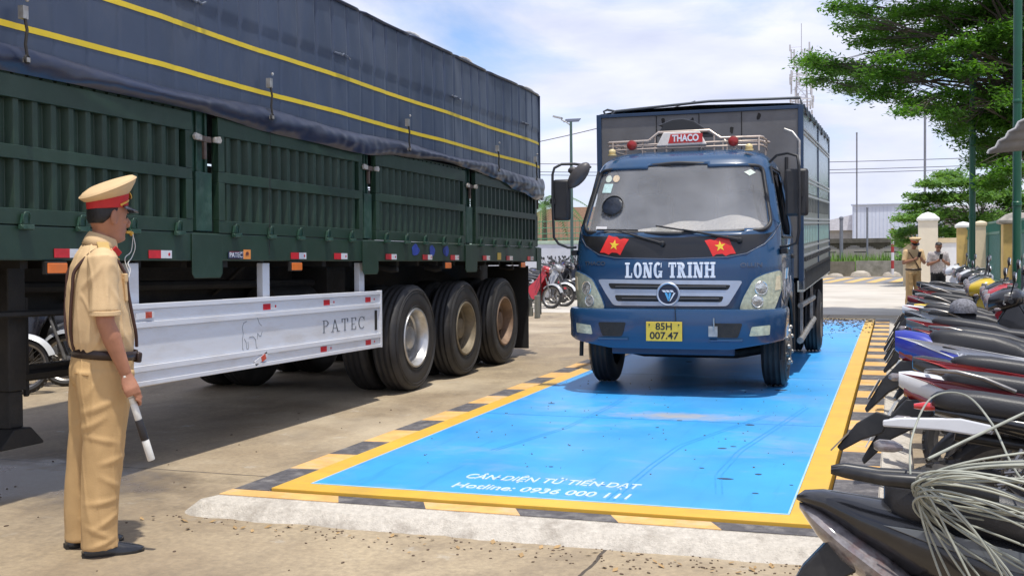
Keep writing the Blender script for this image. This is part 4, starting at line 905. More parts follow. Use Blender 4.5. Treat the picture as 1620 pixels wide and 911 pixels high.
# mirrors
def mirror(s_, x, y, z0, z1, wd, arm):
    q = MB(); q.box((x, y, (z0+z1)/2), (wd, .07, z1-z0)); m1 = q.build('mirror', mplb, ck, smooth=40, bevel=.025)
    q = MB(); q.quad((x-wd/2+.012, y+.0365, z0+.02), (x+wd/2-.012, y+.0365, z0+.02), (x+wd/2-.012, y+.0365, z1-.02), (x-wd/2+.012, y+.0365, z1-.02)); q.build('mirror_glass', mat('mirror_glass', (.8, .8, .8), .03, metal=1), m1, smooth=0)
    q = MB(); q.tube(arm, .0125, 8); q.box((arm[len(arm)//2][0], y-.03, (z0+z1)/2-.01), (.05, .05, .05)); q.build('mirror_arm', mplb, ck, smooth=50)
mirror(-1, -.985-.06, .22, 1.575, 1.955, .165, [(-.83, .34, 2.085), (-.94, .28, 2.10), (-1.04, .2, 2.095), (-1.10, .17, 2.06), (-1.115, .16, 2.0), (-1.118, .16, 1.75), (-1.11, .17, 1.42), (-1.07, .19, 1.36), (-.99, .22, 1.325), (-.92, .26, 1.325)])
mirror(1, 1.075, .22, 1.575, 1.985, .195, [(.83, .36, 2.06), (.90, .30, 2.115), (1.0, .2, 2.12), (1.085, .16, 2.09), (1.10, .14, 2.0), (1.105, .14, 1.8), (1.10, .15, 1.45), (1.075, .17, 1.34), (1.0, .2, 1.315), (.93, .26, 1.31)])
q = MB(); q.tube([(1.10, .16, 2.0), (1.10, .18, 2.22), (1.04, .2, 2.30), (.97, .22, 2.33)], .012, 8); q.build('mirror_stay', mzinc, ck, smooth=50)
q = MB(); q.ball((-.865, .16, 1.985), (.145, .055, .07), 16, Matrix.Rotation(-.85, 3, 'Y')); q.ball((-.93, .20, 2.035), (.05, .035, .035), 10); q.tube([(-.84, .2, 2.06), (-.80, .34, 2.07)], .012, 6); q.build('kerb_mirror', mat('mirror_plastic', (.06, .055, .055), .45, var=.2), ck, smooth=60)
# side window glass, doors, mud guards
for s_ in (-1, 1):
    q = MB(); P = [(.56, 1.415), (1.44, 1.415), (1.44, 2.03), (.70, 2.03)]
    q.prism([(a, b_) for a, b_ in P], (0, 0, 0), (0, 1, 0), (0, 0, 1), (.001, 0, 0)); q.v = [(s_*(wz(z)-.035)+x, y, z) for x, y, z in q.v]
    q.build('door_window', mat('tinted_glass', (.01, .012, .014), .06, alpha=.75, coat=1), ck, smooth=0)
    q = MB(); q.tube([(s_*(wz(z)+.003), y, z) for y, z in ((.44, 1.40), (1.44, 1.40), (1.44, 2.04), (.66, 2.04), (.44, 1.40))], .012, 6, closed=False); q.build('window_seal', mplb, ck)
    q = MB(); q.tube([(s_*(wz(z)+.001), y, z) for y, z in ((.40, 1.38), (.36, .95), (.40, .86), (.62, .80))], .005, 5); q.tube([(s_*(wz(z)+.001), y, z) for y, z in ((1.48, 2.06), (1.49, .8))], .005, 5); q.build('door_gap', mblk, ck)
    q = MB(); q.box((s_*.945, 1.34, 1.22), (.03, .14, .04)); q.build('door_handle', mplb, ck, bevel=.008)
    q = MB(); pts = [(s_*.93, 1.0+.56*cos(a), .30+.56*sin(a)) for a in [i*pi/14 for i in range(15)]]
    q.tube(pts, .02, 6); q.build('wheel_arch', mplb, ck, smooth=50)
    q = MB(); q.span((s_*.70, 1.58, .38), (s_*.94, 1.64, .95)); q.span((s_*.55, .50, .74), (s_*.90, 1.55, .79)); q.build('mud_guard', mplb, ck, smooth=0)
    q = MB(); q.box((s_*.955, .36, 1.275), (.06, .12, .05)); q.build('mirror_bracket', mplb, ck, bevel=.01)
# blue white decal strip on the door (right side of the picture)
for s_ in (-1, 1):
    for k, (a0, a1, mm) in enumerate(((.0, .09, mat('decal_white', (.55, .58, .62), .5)), (.10, .22, mat('decal_cyan', (.05, .35, .68), .4)), (.235, .30, mat('decal_white', (.55, .58, .62), .5)))):
        P = [(1.0+a0, 1.39), (1.0+a1, 1.39), (.62+a1, 1.02), (.62+a0, 1.02)]
        q = MB(); q.prism(P, (0, 0, 0), (0, 1, 0), (0, 0, 1), (s_*.001, 0, 0)); q.v = [(s_*(wz(z)+.002)+x, y, z) for x, y, z in q.v]; q.build('door_decal', mm, ck, smooth=0)
    q = MB(); V = []
    for i in range(10):
        for (y, z, r) in ((.60+.09*i*.9+.02*sin(i*2), .93+.05*sin(i*1.7), .04),): q.prism(blob(y, z, r*1.3, r*1.6, 12, i, .5), (s_*(wz(.93)+.001), 0, 0), (0, 1, 0), (0, 0, 1), (s_*.0015, 0, 0))
    q.build('floral_decal', mat('decal_floral', (.35, .38, .42), .5, var=.6, scale=24, dirt=(.25, .06, .05), dscale=30, damt=.6), ck, smooth=0)
# roof rack with a name board and lamps
q = MB()
zr0, zr1 = 2.25, 2.33
def rackz(x): return zr1+(.075 if abs(x) < .24 else (.075*(1-(abs(x)-.24)/.10) if abs(x) < .34 else 0))
fr = [(-.75, .86), (-.73, .79), (-.34, .76), (-.24, .755), (0, .75), (.24, .755), (.34, .76), (.70, .79), (.72, .86)]
for y_ in (0, .55):
    q.tube([(x, y+y_*.95, rackz(x)) for x, y in fr], .013, 8)
for zz_ in (2.295, 2.255): q.tube([(x, y, zz_) for x, y in fr], .009, 8)
for s_ in (-1, 1):
    for zz_ in (zr1, 2.295, 2.255): q.tube([(s_*.70, .80, zz_), (s_*.72, 1.10, zz_), (s_*.70, 1.38, zz_)], .010, 8)
for x in (-.69, -.40, -.28, .28, .40, .69):
    for y_ in (.775, 1.33): q.tube([(x, y_, 2.20), (x, y_, rackz(x))], .009, 6)
for x in (-.45, -.15, .15, .45): q.tube([(x, .775, 2.255), (x, 1.33, 2.255)], .008, 6)
q.build('roof_rack', mat('rack_steel', (.60, .50, .42), .35, metal=.5, var=.25, scale=10, dirt=(.25, .17, .12), dscale=10, damt=.5), ck, smooth=50)
nb = MB(); nb.prism([(-.235, 0), (.235, 0), (.17, .125), (-.17, .125)], (-.02, .725, 2.275), (1, 0, 0), (0, 0, 1), (0, .03, 0)); nbo = nb.build('name_board', mat('board_white', (.72, .68, .64), .5, var=.1, scale=20), ck, smooth=0, bevel=.006)
nb = MB(); nb.prism([(-.125, .02), (.20, .02), (.20, .105), (-.10, .105)], (-.02, .7245, 2.275), (1, 0, 0), (0, 0, 1), (0, -.003, 0)); nb.build('board_panel', mat('board_red', (.5, .03, .03), .45, var=.15, scale=20), nbo, smooth=0)
text('board_lettering', 'THACO', .085, mlt, nbo, lambda a, b_: (Vector((.02+a, .7215, 2.337+b_)), Vector((0, -1, 0))), off=.0006, bold=.003, width=.25)
nb = MB(); nb.prism([(-.26, 0), (.26, 0), (.20, .06), (.10, .13), (0, .155), (-.10, .15), (-.24, .10), (-.20, .085)], (-.03, .86, 2.385), (1, 0, 0), (0, 0, 1), (0, .35, 0)); nb.build('roof_deflector', mgb, ck, smooth=0, bevel=.015)
mrl = mat('lamp_red', (.30, .02, .02), .3, var=.2, scale=30)
for x in (-.50, .46):
    q = MB(); q.mi = 0; q.lathe((x, .765, 2.295), (0, -1, 0), [(.001, -.03), (.042, -.025), (.048, 0), (.048, .02), (.040, .024)], 24); q.mi = 1; q.lathe((x, .765, 2.295), (0, -1, 0), [(.040, .022), (.03, .028), (.001, .03)], 24); q.build('rack_lamp', [mat('lamp_rim', (.25, .05, .04), .4), mrl], ck, fix=False)
for x in (-.66, .62):
    q = MB(); q.ball((x, .62, 2.225), (.035, .03, .03), 12); q.lathe((x, .62, 2.19), (0, 0, 1), [(.04, 0), (.04, .015), (.001, .016)], 16); q.build('marker_lamp', mat('lamp_amber_pale', (.62, .50, .25), .35, var=.15, scale=30), ck)
# chassis, axles, wheels
mchs = mblk
q = MB()
for x in (-.36, .36): q.span((x-.035, .5, .42), (x+.035, 6.25, .60))
for k in range(8): q.span((-.325, .7+k*.78, .45), (.325, .78+k*.78, .57))
q.tube([(-.75, 1.02, .36), (-.45, 1.02, .30), (.45, 1.02, .30), (.75, 1.02, .36)], .05, 10); q.tube([(-.7, 4.75, .38), (.7, 4.75, .38)], .06, 10); q.ball((0, 4.75, .38), .16, 12)
for x in (-.42, .42): q.span((x-.035, .45, .38), (x+.035, 1.6, .44)); q.span((x-.035, 4.1, .46), (x+.035, 5.4, .52))
q.span((-.28, .5, .38), (.28, 1.35, .95)); q.tube([(0, 1.3, .45), (0, 4.6, .42)], .04, 8); q.tube([(-.5, .8, .33), (.5, .82, .33)], .018, 8)
q.span((-.75, 2.3, .42), (-.40, 3.2, .74)); q.span((.42, 2.0, .48), (.72, 2.7, .78)); q.lathe((.55, 2.9, .60), (0, 1, 0), [(0, 0), (.12, .02), (.12, .55), (0, .57)], 16)
q.build('chassis', mchs, ck, smooth=40)
MB().span((-.55, .1, .36), (.55, .16, .45)).build('front_crossmember', mbl2, ck, smooth=0, bevel=.01)
mrim_f = mat('rim_grey', (.12, .11, .10), .6, metal=.3, var=.3, scale=8)
for s_ in (-1, 1):
    truck_wheel(s_*.815, 1.02, .39, .39, mrim_f, ck, s_, w_=.215, rim=.215, dish=.06, holes=6)
    truck_wheel(s_*.905, 4.75, .39, .39, mrim_f, ck, s_, w_=.20, rim=.215, dish=.12, holes=6); truck_wheel(s_*.685, 4.75, .39, .39, mrim_f, ck, s_, w_=.20, rim=.215, dish=.12, holes=6)
    q = MB()
    for k in range(14): a = k*2*pi/14; q.ball((s_*(.93+.02*(k % 2)), 1.02+.17*cos(a), .39+.17*sin(a)), .02, 6)
    q.build('hub_bolt', mzinc, ck)
for s_ in (-1, 1):
    X9 = .95 if s_ > 0 else .86; q = MB(); q.tube([(s_*X9, 2.2, .70), (s_*X9, 4.2, .70)], .03, 8); q.tube([(s_*X9, 2.15, .34), (s_*X9, 4.2, .44)], .035, 8)
    for y in (2.4, 3.9): q.span((s_*(X9-.02), y, .35), (s_*(X9+.01), y+.04, .95))
    q.build('side_rail', mzinc, ck, smooth=50)
    q = MB(); q.span((s_*.60, 5.2, .15), (s_*1.0, 5.215, .9)); q.build('mud_flap', mplb, ck, smooth=0)
q = MB(); q.tube([(.84, 1.66, .38), (.86, 1.66, 2.2)], .018, 8); q.tube([(.90, 1.70, .35), (.90, 1.70, 1.0)], .02, 8); q.build('snorkel_pipe', mplb, ck)

# box body, raked nose-down
BP, BYF, BL, BW = .0205, 1.72, 4.75, 1.055
bx = bpy.data.objects.new('cargo_box', None); COL.objects.link(bx); bx.parent = ck; bx.location = (-.035, BYF, 1.0); bx.rotation_euler = (BP, 0, 0)
# children of the empty are sub-parts of the box body
mshf = mat('sheet_grey', (.16, .158, .16), .48, metal=.25, var=.2, scale=2.2, bump=.25, bscale=5, dirt=(.19, .185, .185), dscale=3, damt=.6)
msht = mat('sheet_steel', (.42, .45, .50), .22, metal=.75, var=.12, scale=3, bump=.15, bscale=6, dirt=(.3, .3, .3), dscale=5, damt=.3)
mshg = mat('sheet_lower', (.26, .27, .25), .4, metal=.4, var=.25, scale=6, bump=.1, dirt=(.16, .17, .14), dscale=6, damt=.5)
mwn = mat('window_green', (.30, .52, .50), .3, var=.3, scale=20)
HB = 1.715
q = MB(); q.span((-BW+.05, .02, .0), (BW-.05, .045, HB-.03)); q.build('front_sheet', mshf, bx, smooth=0)
q = MB()
for x in (-.42, 0.02, .45): q.tube([(x, .015, .03), (x, .015, HB-.04)], .004, 4)
for x, z in ((-.35, 1.62), (-.05, 1.60), (.35, 1.5), (-.62, 1.4), (.62, 1.62)): q.prism(blob(x, z, .02, .035, 12, x*9, .5), (0, .0195, 0), (1, 0, 0), (0, 0, 1), (0, -.001, 0))
q.build('sheet_seam', mblk, bx)
q = MB()
for x in (-BW, BW-.05): q.span((x, 0, -.12), (x+.05, .05, HB)); q.span((x, BL-.05, -.12), (x+.05, BL, HB))
q.span((-BW+.0502, 0, HB-.035), (BW-.0502, .05, HB)); q.span((-BW+.0502, BL-.05, HB-.035), (BW-.0502, BL, HB)); q.span((-BW, 0.0502, HB-.035), (-BW+.05, BL-.0502, HB)); q.span((BW-.05, .0502, HB-.035), (BW, BL-.0502, HB))
for s_ in (-1, 1):
    for y in (2.38,): q.span((s_*BW, y-.025, -.1), (s_*(BW-.03), y+.025, HB-.036))
q.build('box_frame', mbl2, bx, smooth=0, bevel=.004)
q = MB(); q.tube([(-.98, .10, HB+.0), (-1.0, .1, HB+.045), (-.96, .1, HB+.06), (-.88, .1, HB+.04)], .012, 6); q.tube([(-.90, .06, HB+.0), (-.86, .06, HB+.035), (0.06, .06, HB+.085), (.12, .06, HB+.088), (1.02, .06, HB+.075), (1.04, .06, HB-.0)], .014, 8)
for k in range(1, 6): q.tube([(-BW+.03, .06+BL/5.1*k, HB), (-.9, .06+BL/5.1*k, HB+.05), (0, .06+BL/5.1*k, HB+.11), (.9, .06+BL/5.1*k, HB+.05), (BW-.03, .06+BL/5.1*k, HB)], .013, 6)
q.build('roof_bow', mat('bow_steel', (.08, .09, .10), .5, metal=.4), bx, smooth=50)
q = MB(); V = []; F = []
for i in range(41):
    y = .1+(BL-.15)*i/40; b_ = .02*sin(i*1.9)
    for j, (x, z) in enumerate(((-BW-.004, HB-.05+.03*sin(i*1.3)), (-BW, HB+.01), (-.9, HB+.035), (0, HB+.06), (.9, HB+.035), (BW, HB+.01), (BW+.006, HB-.05+.03*sin(i*1.1)))): V.append((x, y, z+b_*(abs(x) > .95)))
for i in range(40):
    for j in range(6): k = i*7+j; F.append((k, k+7, k+8, k+1))
q.add(V, F); q.build('canvas_top', mtarp2, bx, smooth=50, fix=False)
for s_ in (-1, 1):
    X = s_*(BW-.012)
    q = MB(); q.span((X, .051, .86), (X-s_*.01, BL-.051, HB-.036)); q.build('upper_sheet', msht, bx, smooth=0)
    q = MB(); q.span((X, .051, -.02), (X-s_*.01, BL-.051, .855)); q.build('lower_sheet', mshg, bx, smooth=0)
    mrib = mat('rib_alu', (.5, .52, .54), .35, metal=.6)
    for z in (.0, .22, .30, .55, .59, .83, .98, 1.02, 1.45, 1.49): q = MB(); q.span((X+s_*.012, .052, z-.010), (X+s_*.0005, BL-.052, z+.010)); q.build('side_rib', mrib, bx, smooth=0)
    for k in range(26):
        y = .12+k*(BL-.24)/25; q = MB()
        q.span((X+s_*.0125, y-.016, -.12), (X+s_*.024, y+.016, .06)); q.span((X+s_*.0125, y-.03, .061), (X+s_*.03, y+.03, .085)); q.build('hinge', mat('hinge_dark', (.06, .06, .06), .6, metal=.3), bx, smooth=0)
    for k in range(20):
        y = .14+k*(BL-.3)/19; q = MB(); q.span((X+s_*.0005, y-.03, .16), (X+s_*.03, y+.03, .20)); q.build('latch', mat('hinge_dark', (0, 0, 0)), bx, smooth=0)
    for k in range(18): y = .2+k*.25; q = MB(); q.span((X+s_*.0005, y, .34), (X+s_*.003, y+.17, .52)); q.build('vent_panel', mwn, bx, smooth=0)
    for k in range(18): y = .14+k*.25; q = MB(); q.span((X+s_*.0005, y, .66), (X+s_*.006, y+.1, .81)); q.build('upper_slat', mat('slat_dark', (.10, .11, .11), .5), bx, smooth=0)
    q = MB(); q.span((X+s_*.01, 0, -.14), (X-s_*.05, BL, -.03)); q.build('sill_beam', mat('sill_grey', (.48, .50, .47), .5, metal=.3, var=.3, scale=8), bx, smooth=0)
q = MB(); q.span((-BW+.06, .05, -.10), (BW-.06, BL-.05, -.05)); q.build('floor', mchs, bx, smooth=0)
q = MB(); q.span((-BW+.051, BL-.045, 0), (BW-.051, BL-.02, HB-.036)); q.build('rear_door', msht, bx, smooth=0)
for k in range(9):
    q = MB(); q.span((-.95, .2+k*.53, -.22), (.95, .28+k*.53, -.101)); q.build('cross_beam', mchs, bx, smooth=0)
# ================================================================ people
mskin = mat('skin', (.37, .165, .095), .5, var=.12, scale=18, bump=.08, bscale=120)
mskin_d = mat('skin_tan', (.33, .15, .085), .5, var=.12, scale=18)
mkhaki = mat('khaki_shirt', (.61, .43, .235), .8, var=.07, scale=7, bump=.15, bscale=160)
mkhaki_t = mat('khaki_trousers', (.52, .335, .15), .8, var=.08, scale=6, bump=.15, bscale=160)
mleather = mat('belt_leather', (.03, .016, .012), .4, var=.3, scale=20)
mstrap = mat('strap_brown', (.055, .022, .016), .5)
mhair = mat('hair_black', (.012, .010, .010), .5, var=.3, scale=60, bump=.4, bscale=200)
mshoe = mat('shoe_black', (.012, .012, .014), .25, var=.2, scale=10, coat=.4)
mcapred = mat('cap_red', (.48, .02, .02), .7, var=.08, scale=30)
mgold = mat('gold_cord', (.70, .42, .07), .35, metal=.5)
meye = mat('eye_dark', (.02, .015, .012), .15); mlip = mat('lip', (.24, .08, .06), .5)
def E3(a): return Euler((0, 0, a)).to_matrix()
def head_mb(mb, c, yaw=0., pitch=0., s_=1.):
    """head centred between the ears; +x is the face"""
    R_ = Matrix.Rotation(yaw, 3, 'Z') @ Matrix.Rotation(pitch, 3, 'Y'); c = Vector(c)
    T = lambda p: c+R_@(Vector(p)*s_)
    # profile rows: z, front x, back x, half width, frontness
    rows = [(-.122, .052, -.005, .020), (-.112, .078, -.02, .036), (-.095, .088, -.045, .048), (-.075, .086, -.062, .055), (-.055, .090, -.072, .062), (-.030, .088, -.084, .068), (-.005, .086, -.092, .072), (.020, .088, -.097, .075), (.045, .093, -.100, .077), (.07, .088, -.098, .076), (.092, .070, -.088, .067), (.108, .045, -.065, .048), (.116, .012, -.035, .022)]
    R2 = []
    for z, fx_, bx_, hw in rows:
        ring = []
        for k in range(32):
            a = 2*pi*k/32; ca, sa = cos(a), sin(a)
            ex = fx_ if ca > 0 else -bx_; x = ex*abs(ca)**.85*(1 if ca > 0 else -1); y = hw*abs(sa)**.8*(1 if sa > 0 else -1)
            ring.append(T((x, y, z)))
        R2.append(ring)
    mb.rings(R2)
    # nose, brow, lips, chin, cheeks, ears
    mb.ell([T((.080, 0, .022)), T((.096, 0, .0)), T((.110, 0, -.020)), T((.104, 0, -.032)), T((.088, 0, -.036))], [(.008, .008), (.010, .010), (.013, .015), (.012, .017), (.008, .012)], (0, 1, 0), 10)
    for s in (-1, 1):
        mb.ball(T((.100, .012*s, -.028)), .0085, 8); mb.ball(T((.084, .030*s, .026)), (.010*s_, .022*s_, .007*s_), 8, R_)
        mb.ball(T((.068, .042*s, -.018)), (.018, .018, .016), 8)
        mb.ball(T((-.004, .078*s, -.002)), (.023*s_, .010*s_, .036*s_), 10, R_ @ Matrix.Rotation(.15, 3, 'Y') @ Matrix.Rotation(-.35*s, 3, 'Z')); mb.ball(T((.0, .076*s, -.022)), .010, 8)
    mb.ball(T((.087, 0, -.056)), (.011, .024, .006), 10, R_); mb.ball(T((.085, 0, -.068)), (.011, .021, .006), 10, R_); mb.ball(T((.080, 0, -.097)), (.014, .018, .013), 10)
    return T, R_
def head_details(T, R_, body, s_=1.):
    for s in (-1, 1):
        q = MB(); q.ball(T((.080, .030*s, .004)), .0095*s_, 10); q.build('eye', meye, body, smooth=60)
        q = MB(); q.tube([T((.092, .016*s, .020)), T((.091, .032*s, .026)), T((.080, .048*s, .021))], [.0025, .0042, .002], 6); q.build('eyebrow', mhair, body)
def finger(mb, pts, r0=.0085, r1=.0065): n = len(pts); mb.tube(pts, [r0+(r1-r0)*i/(n-1) for i in range(n)], 8); mb.ball(pts[-1], r1, 8); [mb.ball(p, r0*1.02, 8) for p in pts[1:-1]]
def cap(loc, yaw, pitch, parent, mc=None, s_=1., hang=0):
    """peaked service cap: parts crown, band, cord, visor, badge"""
    base = Vector(loc); RY = Matrix.Rotation(yaw, 3, 'Z') @ Matrix.Rotation(pitch, 3, 'Y')
    T = lambda p: base+RY@(Vector(p)*s_)
    def ring(a, b_, cx, z, til=0.): return [T((cx+a*cos(t), b_*sin(t), z+til*a*cos(t))) for t in [2*pi*k/40 for k in range(40)]]
    q = MB(); q.rings([ring(.094, .078, 0, -.002), ring(.099, .083, 0, 0), ring(.101, .085, .002, .024, .08), ring(.103, .087, .004, .046, .16), ring(.09, .075, .004, .048, .16)]); band = q.build('cap_band', mcapred, parent, smooth=50)
    q = MB(); q.rings([ring(.100, .084, .004, .044, .16), ring(.112, .102, .006, .055, .22), ring(.128, .124, .010, .076, .30), ring(.134, .130, .010, .088, .34), ring(.133, .129, .010, .096, .34), ring(.120, .116, .010, .106, .34), ring(.09, .088, .01, .114, .30), ring(.03, .03, .01, .117, .3)]); q.build('cap_crown', mc or mkhaki, parent, smooth=60)
    q = MB(); q.tube([T((.010+.1345*cos(t), .1305*sin(t), .092+.34*.1345*cos(t))) for t in [2*pi*k/40 for k in range(40)]], .0032, 6, closed=True); q.build('cap_piping', mc or mkhaki, parent)
    V = []; 
    for i in range(17):
        t = -1.15+2.3*i/16; ex = .052*cos(t*1.2)**.6 if abs(t*1.2) < pi/2 else 0
        for j in range(4): k = j/3; V.append(T(((.098+ex*k)*cos(t)*1.0, (.082+ex*k)*sin(t), .004-.035*k*cos(t))))
    for v in V[:]: V.append(v+RY@Vector((0, 0, .0025)))
    n = 68; F = []
    for i in range(16):
        for j in range(3): k = i*4+j; F += [(k, k+4, k+5, k+1), (n+k, n+k+1, n+k+5, n+k+4)]
    for i in range(16): k = i*4+3; F.append((k, k+4, n+k+4, n+k))
    q = MB(); q.add(V, F); q.build('cap_visor', mshoe, parent, smooth=60)
    q = MB(); q.tube([T(((.101)*cos(t), .085*sin(t), .010+.03*max(0, cos(t)-.3))) for t in [-1.25+2.5*k/20 for k in range(21)]], .0055, 6)
    for s in (-1, 1): q.ball(T((.101*cos(1.25), .087*s*sin(1.25), .010)), .007, 8)
    q.build('cap_cord', mgold, parent)
    q = MB(); q.lathe(T((.116, 0, .052)), RY@Vector((1, 0, .35)), [(.019, 0), (.019, .004), (.001, .008)], 16); q.build('cap_badge', mgold, parent)
def cloth_fold(seed, amp=.004, zs=1., folds=()):
    def f(co):
        a_ = math.atan2(co.y, co.x-.08)
        d = amp*(noise.noise(Vector((co.x*9, co.y*9, co.z*5*zs+seed)))+.4*noise.noise(Vector((co.x*22, co.y*22, co.z*13+seed))))
        r_ = noise.noise(Vector((a_*2.2, co.z*3.5*zs+a_*1.3, seed+3))); d += amp*1.1*(.5-min(1, abs(r_)*7))*.9
        for (p, dr, wd, ln, a) in folds:
            q = co-Vector(p); dv = Vector(dr).normalized(); along = q.dot(dv); perp = (q-dv*along).length if False else abs(q.dot(Vector((-dv.z, 0, dv.x))))
            if abs(along) < ln: d += a*math.exp(-(perp/wd)**2)*cos(along/ln*pi/2)
        return d
    return f
# ---------------- traffic police officer in the foreground (faces the trucks, seen from behind his right side)
P0 = Vector((-3.625, 4.285, 0)); RZ0 = rad(47)
po = thing('person', 'standing officer in khaki uniform and red banded cap holding a striped baton, back half turned', 'person', P0, rz=RZ0)
body = MB()
HC = (.142, 0, 1.578)
body.ell([(.098, 0, 1.40), (.105, 0, 1.44), (.118, 0, 1.50), (.128, 0, 1.535)], [(.066, .070), (.058, .060), (.055, .056), (.056, .058)], n=20)
HT, HR = head_mb(body, HC, yaw=.30, pitch=.03, s_=1.0)
body.ell([(.10, 0, .86), (.10, 0, .98), (.10, 0, 1.15), (.10, 0, 1.30), (.10, 0, 1.40), (.10, 0, 1.43)], [(.10, .13), (.10, .13), (.10, .15), (.10, .165), (.075, .15), (.05, .08)], n=20)
# right arm (baton hand) and left arm
RS, RE, RW = Vector((.085, -.185, 1.375)), Vector((.085, -.232, 1.095)), Vector((.175, -.225, .855))
body.ell([RS, RS.lerp(RE, .5), RE, RE.lerp(RW, .3), RE.lerp(RW, .7), RW], [(.055, .052), (.050, .046), (.043, .040), (.046, .041), (.035, .031), (.028, .024)], n=16); body.ball(RS, .056, 12)
LS, LE, LW = Vector((.10, .185, 1.375)), Vector((.09, .23, 1.09)), Vector((.15, .235, .845))
body.ell([LS, LS.lerp(LE, .5), LE, LE.lerp(LW, .3), LE.lerp(LW, .7), LW], [(.055, .052), (.050, .046), (.043, .040), (.046, .041), (.035, .031), (.028, .024)], n=16); body.ball(LS, .056, 12)
for sy, dx in ((-1, .0), (1, -.045)):
    body.ell([(.09+dx*.3, sy*.085, .90), (.085+dx*.6, sy*.095, .70), (.08+dx, sy*.10, .48), (.065+dx, sy*.105, .30), (.055+dx, sy*.105, .08), (.055+dx, sy*.105, .05)], [(.085, .08), (.075, .07), (.055, .052), (.052, .05), (.038, .036), (.036, .035)], n=16)
    body.ball((.09+dx*.3, sy*.08, .90), .09, 12)
# right hand: palm then four fingers and thumb closed on the baton
BD = Vector((.27, -.02, -.93)).normalized()                       # direction of the baton
BG = Vector((.192, -.232, .768))                                  # where it is gripped
body.ell([RW, Vector((0.185, -.238, 0.818)), Vector((0.196, -.255, 0.783)), Vector((0.206, -.256, 0.758))], [(.026, .019), (.036, .018), (.040, .017), (.036, .014)], (1, 0, .3), 14)
BA = Vector((-BD.z, 0, BD.x)); BA.normalize()                     # across, forwards and up
for k, (o_, ln) in enumerate(((-.030, 1.0), (-.010, 1.08), (.010, 1.03), (.029, .86))):
    b0 = Vector((0.206, -.252, 0.765))+BD*o_*.9+Vector((.0, -.006, 0))
    if k == 0: pts = [b0+Vector((.012, 0, .004)), b0+Vector((.034, .000, -.022)), b0+Vector((.042, .010, -.046)), b0+Vector((.040, .018, -.066))]
    else: pts = [b0+Vector((.0, 0, 0)), b0+Vector((.026*ln, .002, -.016)), b0+Vector((.030*ln, .026, -.030)), b0+Vector((.008, .040*ln, -.034))]
    finger(body, pts)
finger(body, [Vector((0.168, -.236, 0.813)), Vector((0.166, -.212, 0.788)), Vector((0.182, -.200, 0.763)), Vector((0.200, -.198, 0.745))], .011, .0085)
# left hand hanging, slightly curled
body.ell([LW, Vector((.158, .240, .80)), Vector((.166, .238, .765)), Vector((.172, .234, .745))], [(.026, .018), (.038, .016), (.041, .015), (.036, .012)], (1, 0, 0), 14)
for k, (o_, ln) in enumerate(((.030, .95), (.010, 1.05), (-.010, 1.0), (-.029, .8))):
    b0 = Vector((.170+o_, .235, .748)); finger(body, [b0, b0+Vector((.004, -.004, -.036*ln)), b0+Vector((.002, -.016, -.062*ln)), b0+Vector((-.002, -.028, -.080*ln))])
finger(body, [Vector((.185, .225, .81)), Vector((.205, .213, .785)), Vector((.212, .205, .758)), Vector((.210, .198, .738))], .011, .008)
bo = remesh(body, 'body', mskin, po, .0042, 3)
head_details(HT, HR, bo, 1.0)
# hair: cap of short hair, nape and sideburns
q = MB(); R2 = []
for z, fx_, bx_, hw in ((-.030, -.030, -.088, .060), (-.01, -.006, -.096, .076), (.02, .020, -.101, .079), (.045, .05, -.100, .079), (.07, .06, -.092, .072)):
    R2.append([HT(((fx_ if cos(a) > 0 else -bx_)*abs(cos(a))**.85*(1 if cos(a) > 0 else -1) if fx_ > 0 else ((fx_+bx_)/2+(fx_-bx_)/2*cos(a)), hw*abs(sin(a))**.8*(1 if sin(a) > 0 else -1), z)) for a in [2*pi*k/32 for k in range(32)]])
q.rings(R2); hr = q.build('hair', mhair, po, smooth=60)
q = MB(); q.tube([HT((.094, .012, -.062)), HT((.098, 0, -.063)), HT((.094, -.012, -.062))], .0035, 6); q.build('mouth', mlip, bo)
cap(HT((-.002, 0, .046)), .30, -.06, po, s_=1.04)
# shirt with collar, sleeves, pockets
sh = MB()
sh.ell([(.112, 0, .925), (.108, 0, .96), (.100, 0, 1.01), (.090, 0, 1.09), (.083, 0, 1.18), (.080, 0, 1.27), (.082, 0, 1.34), (.088, 0, 1.385), (.095, 0, 1.425), (.102, 0, 1.452)],
       [(.138, .165), (.146, .176), (.158, .190), (.156, .192), (.148, .194), (.136, .200), (.122, .205), (.105, .185), (.084, .125), (.068, .078)], n=40)
def sleeve(mb, S, E_, end=.86, sw=1.):
    H = S.lerp(E_, end); mb.ell([S+Vector((0, 0, .02)), S.lerp(E_, .2), S.lerp(E_, .5), H], [(.073, .066), (.074, .068), (.070, .064), (.074, .068)], n=24); mb.ball(S, (.072, .062, .066), 14)
    return H
RH = sleeve(sh, RS, RE); LH = sleeve(sh, LS, LE)
folds = [((.02, 0, 1.0), (.2, 0, 1), .014, .12, .008), ((-.03, 0, 1.12), (.1, 0, 1), .012, .2, .006), ((.06, -.2, 1.02), (.5, 0, 1), .012, .13, .007), ((.14, -.2, 1.2), (.6, 0, -1), .012, .1, .006), ((.03, -.2, 1.30), (.8, 0, 1), .012, .1, .006), ((.09, -.25, 1.22), (.1, 0, 1), .007, .12, .005), ((.2, 0, 1.0), (.5, 0, -1), .012, .1, .006)]
so_ = remesh(sh, 'shirt', mkhaki, po, .0075, 4, cloth_fold(1.3, .005, 1, folds))
q = MB()
for H, S in ((RH, RS), (LH, LS)):
    q.ell([H+Vector((0, 0, .012)), H-Vector((0, 0, .010))], [(.0735, .0675), (.0745, .0685)], n=24, caps=True)
q.build('sleeve_hem', mkhaki, so_, smooth=40, bevel=.003)
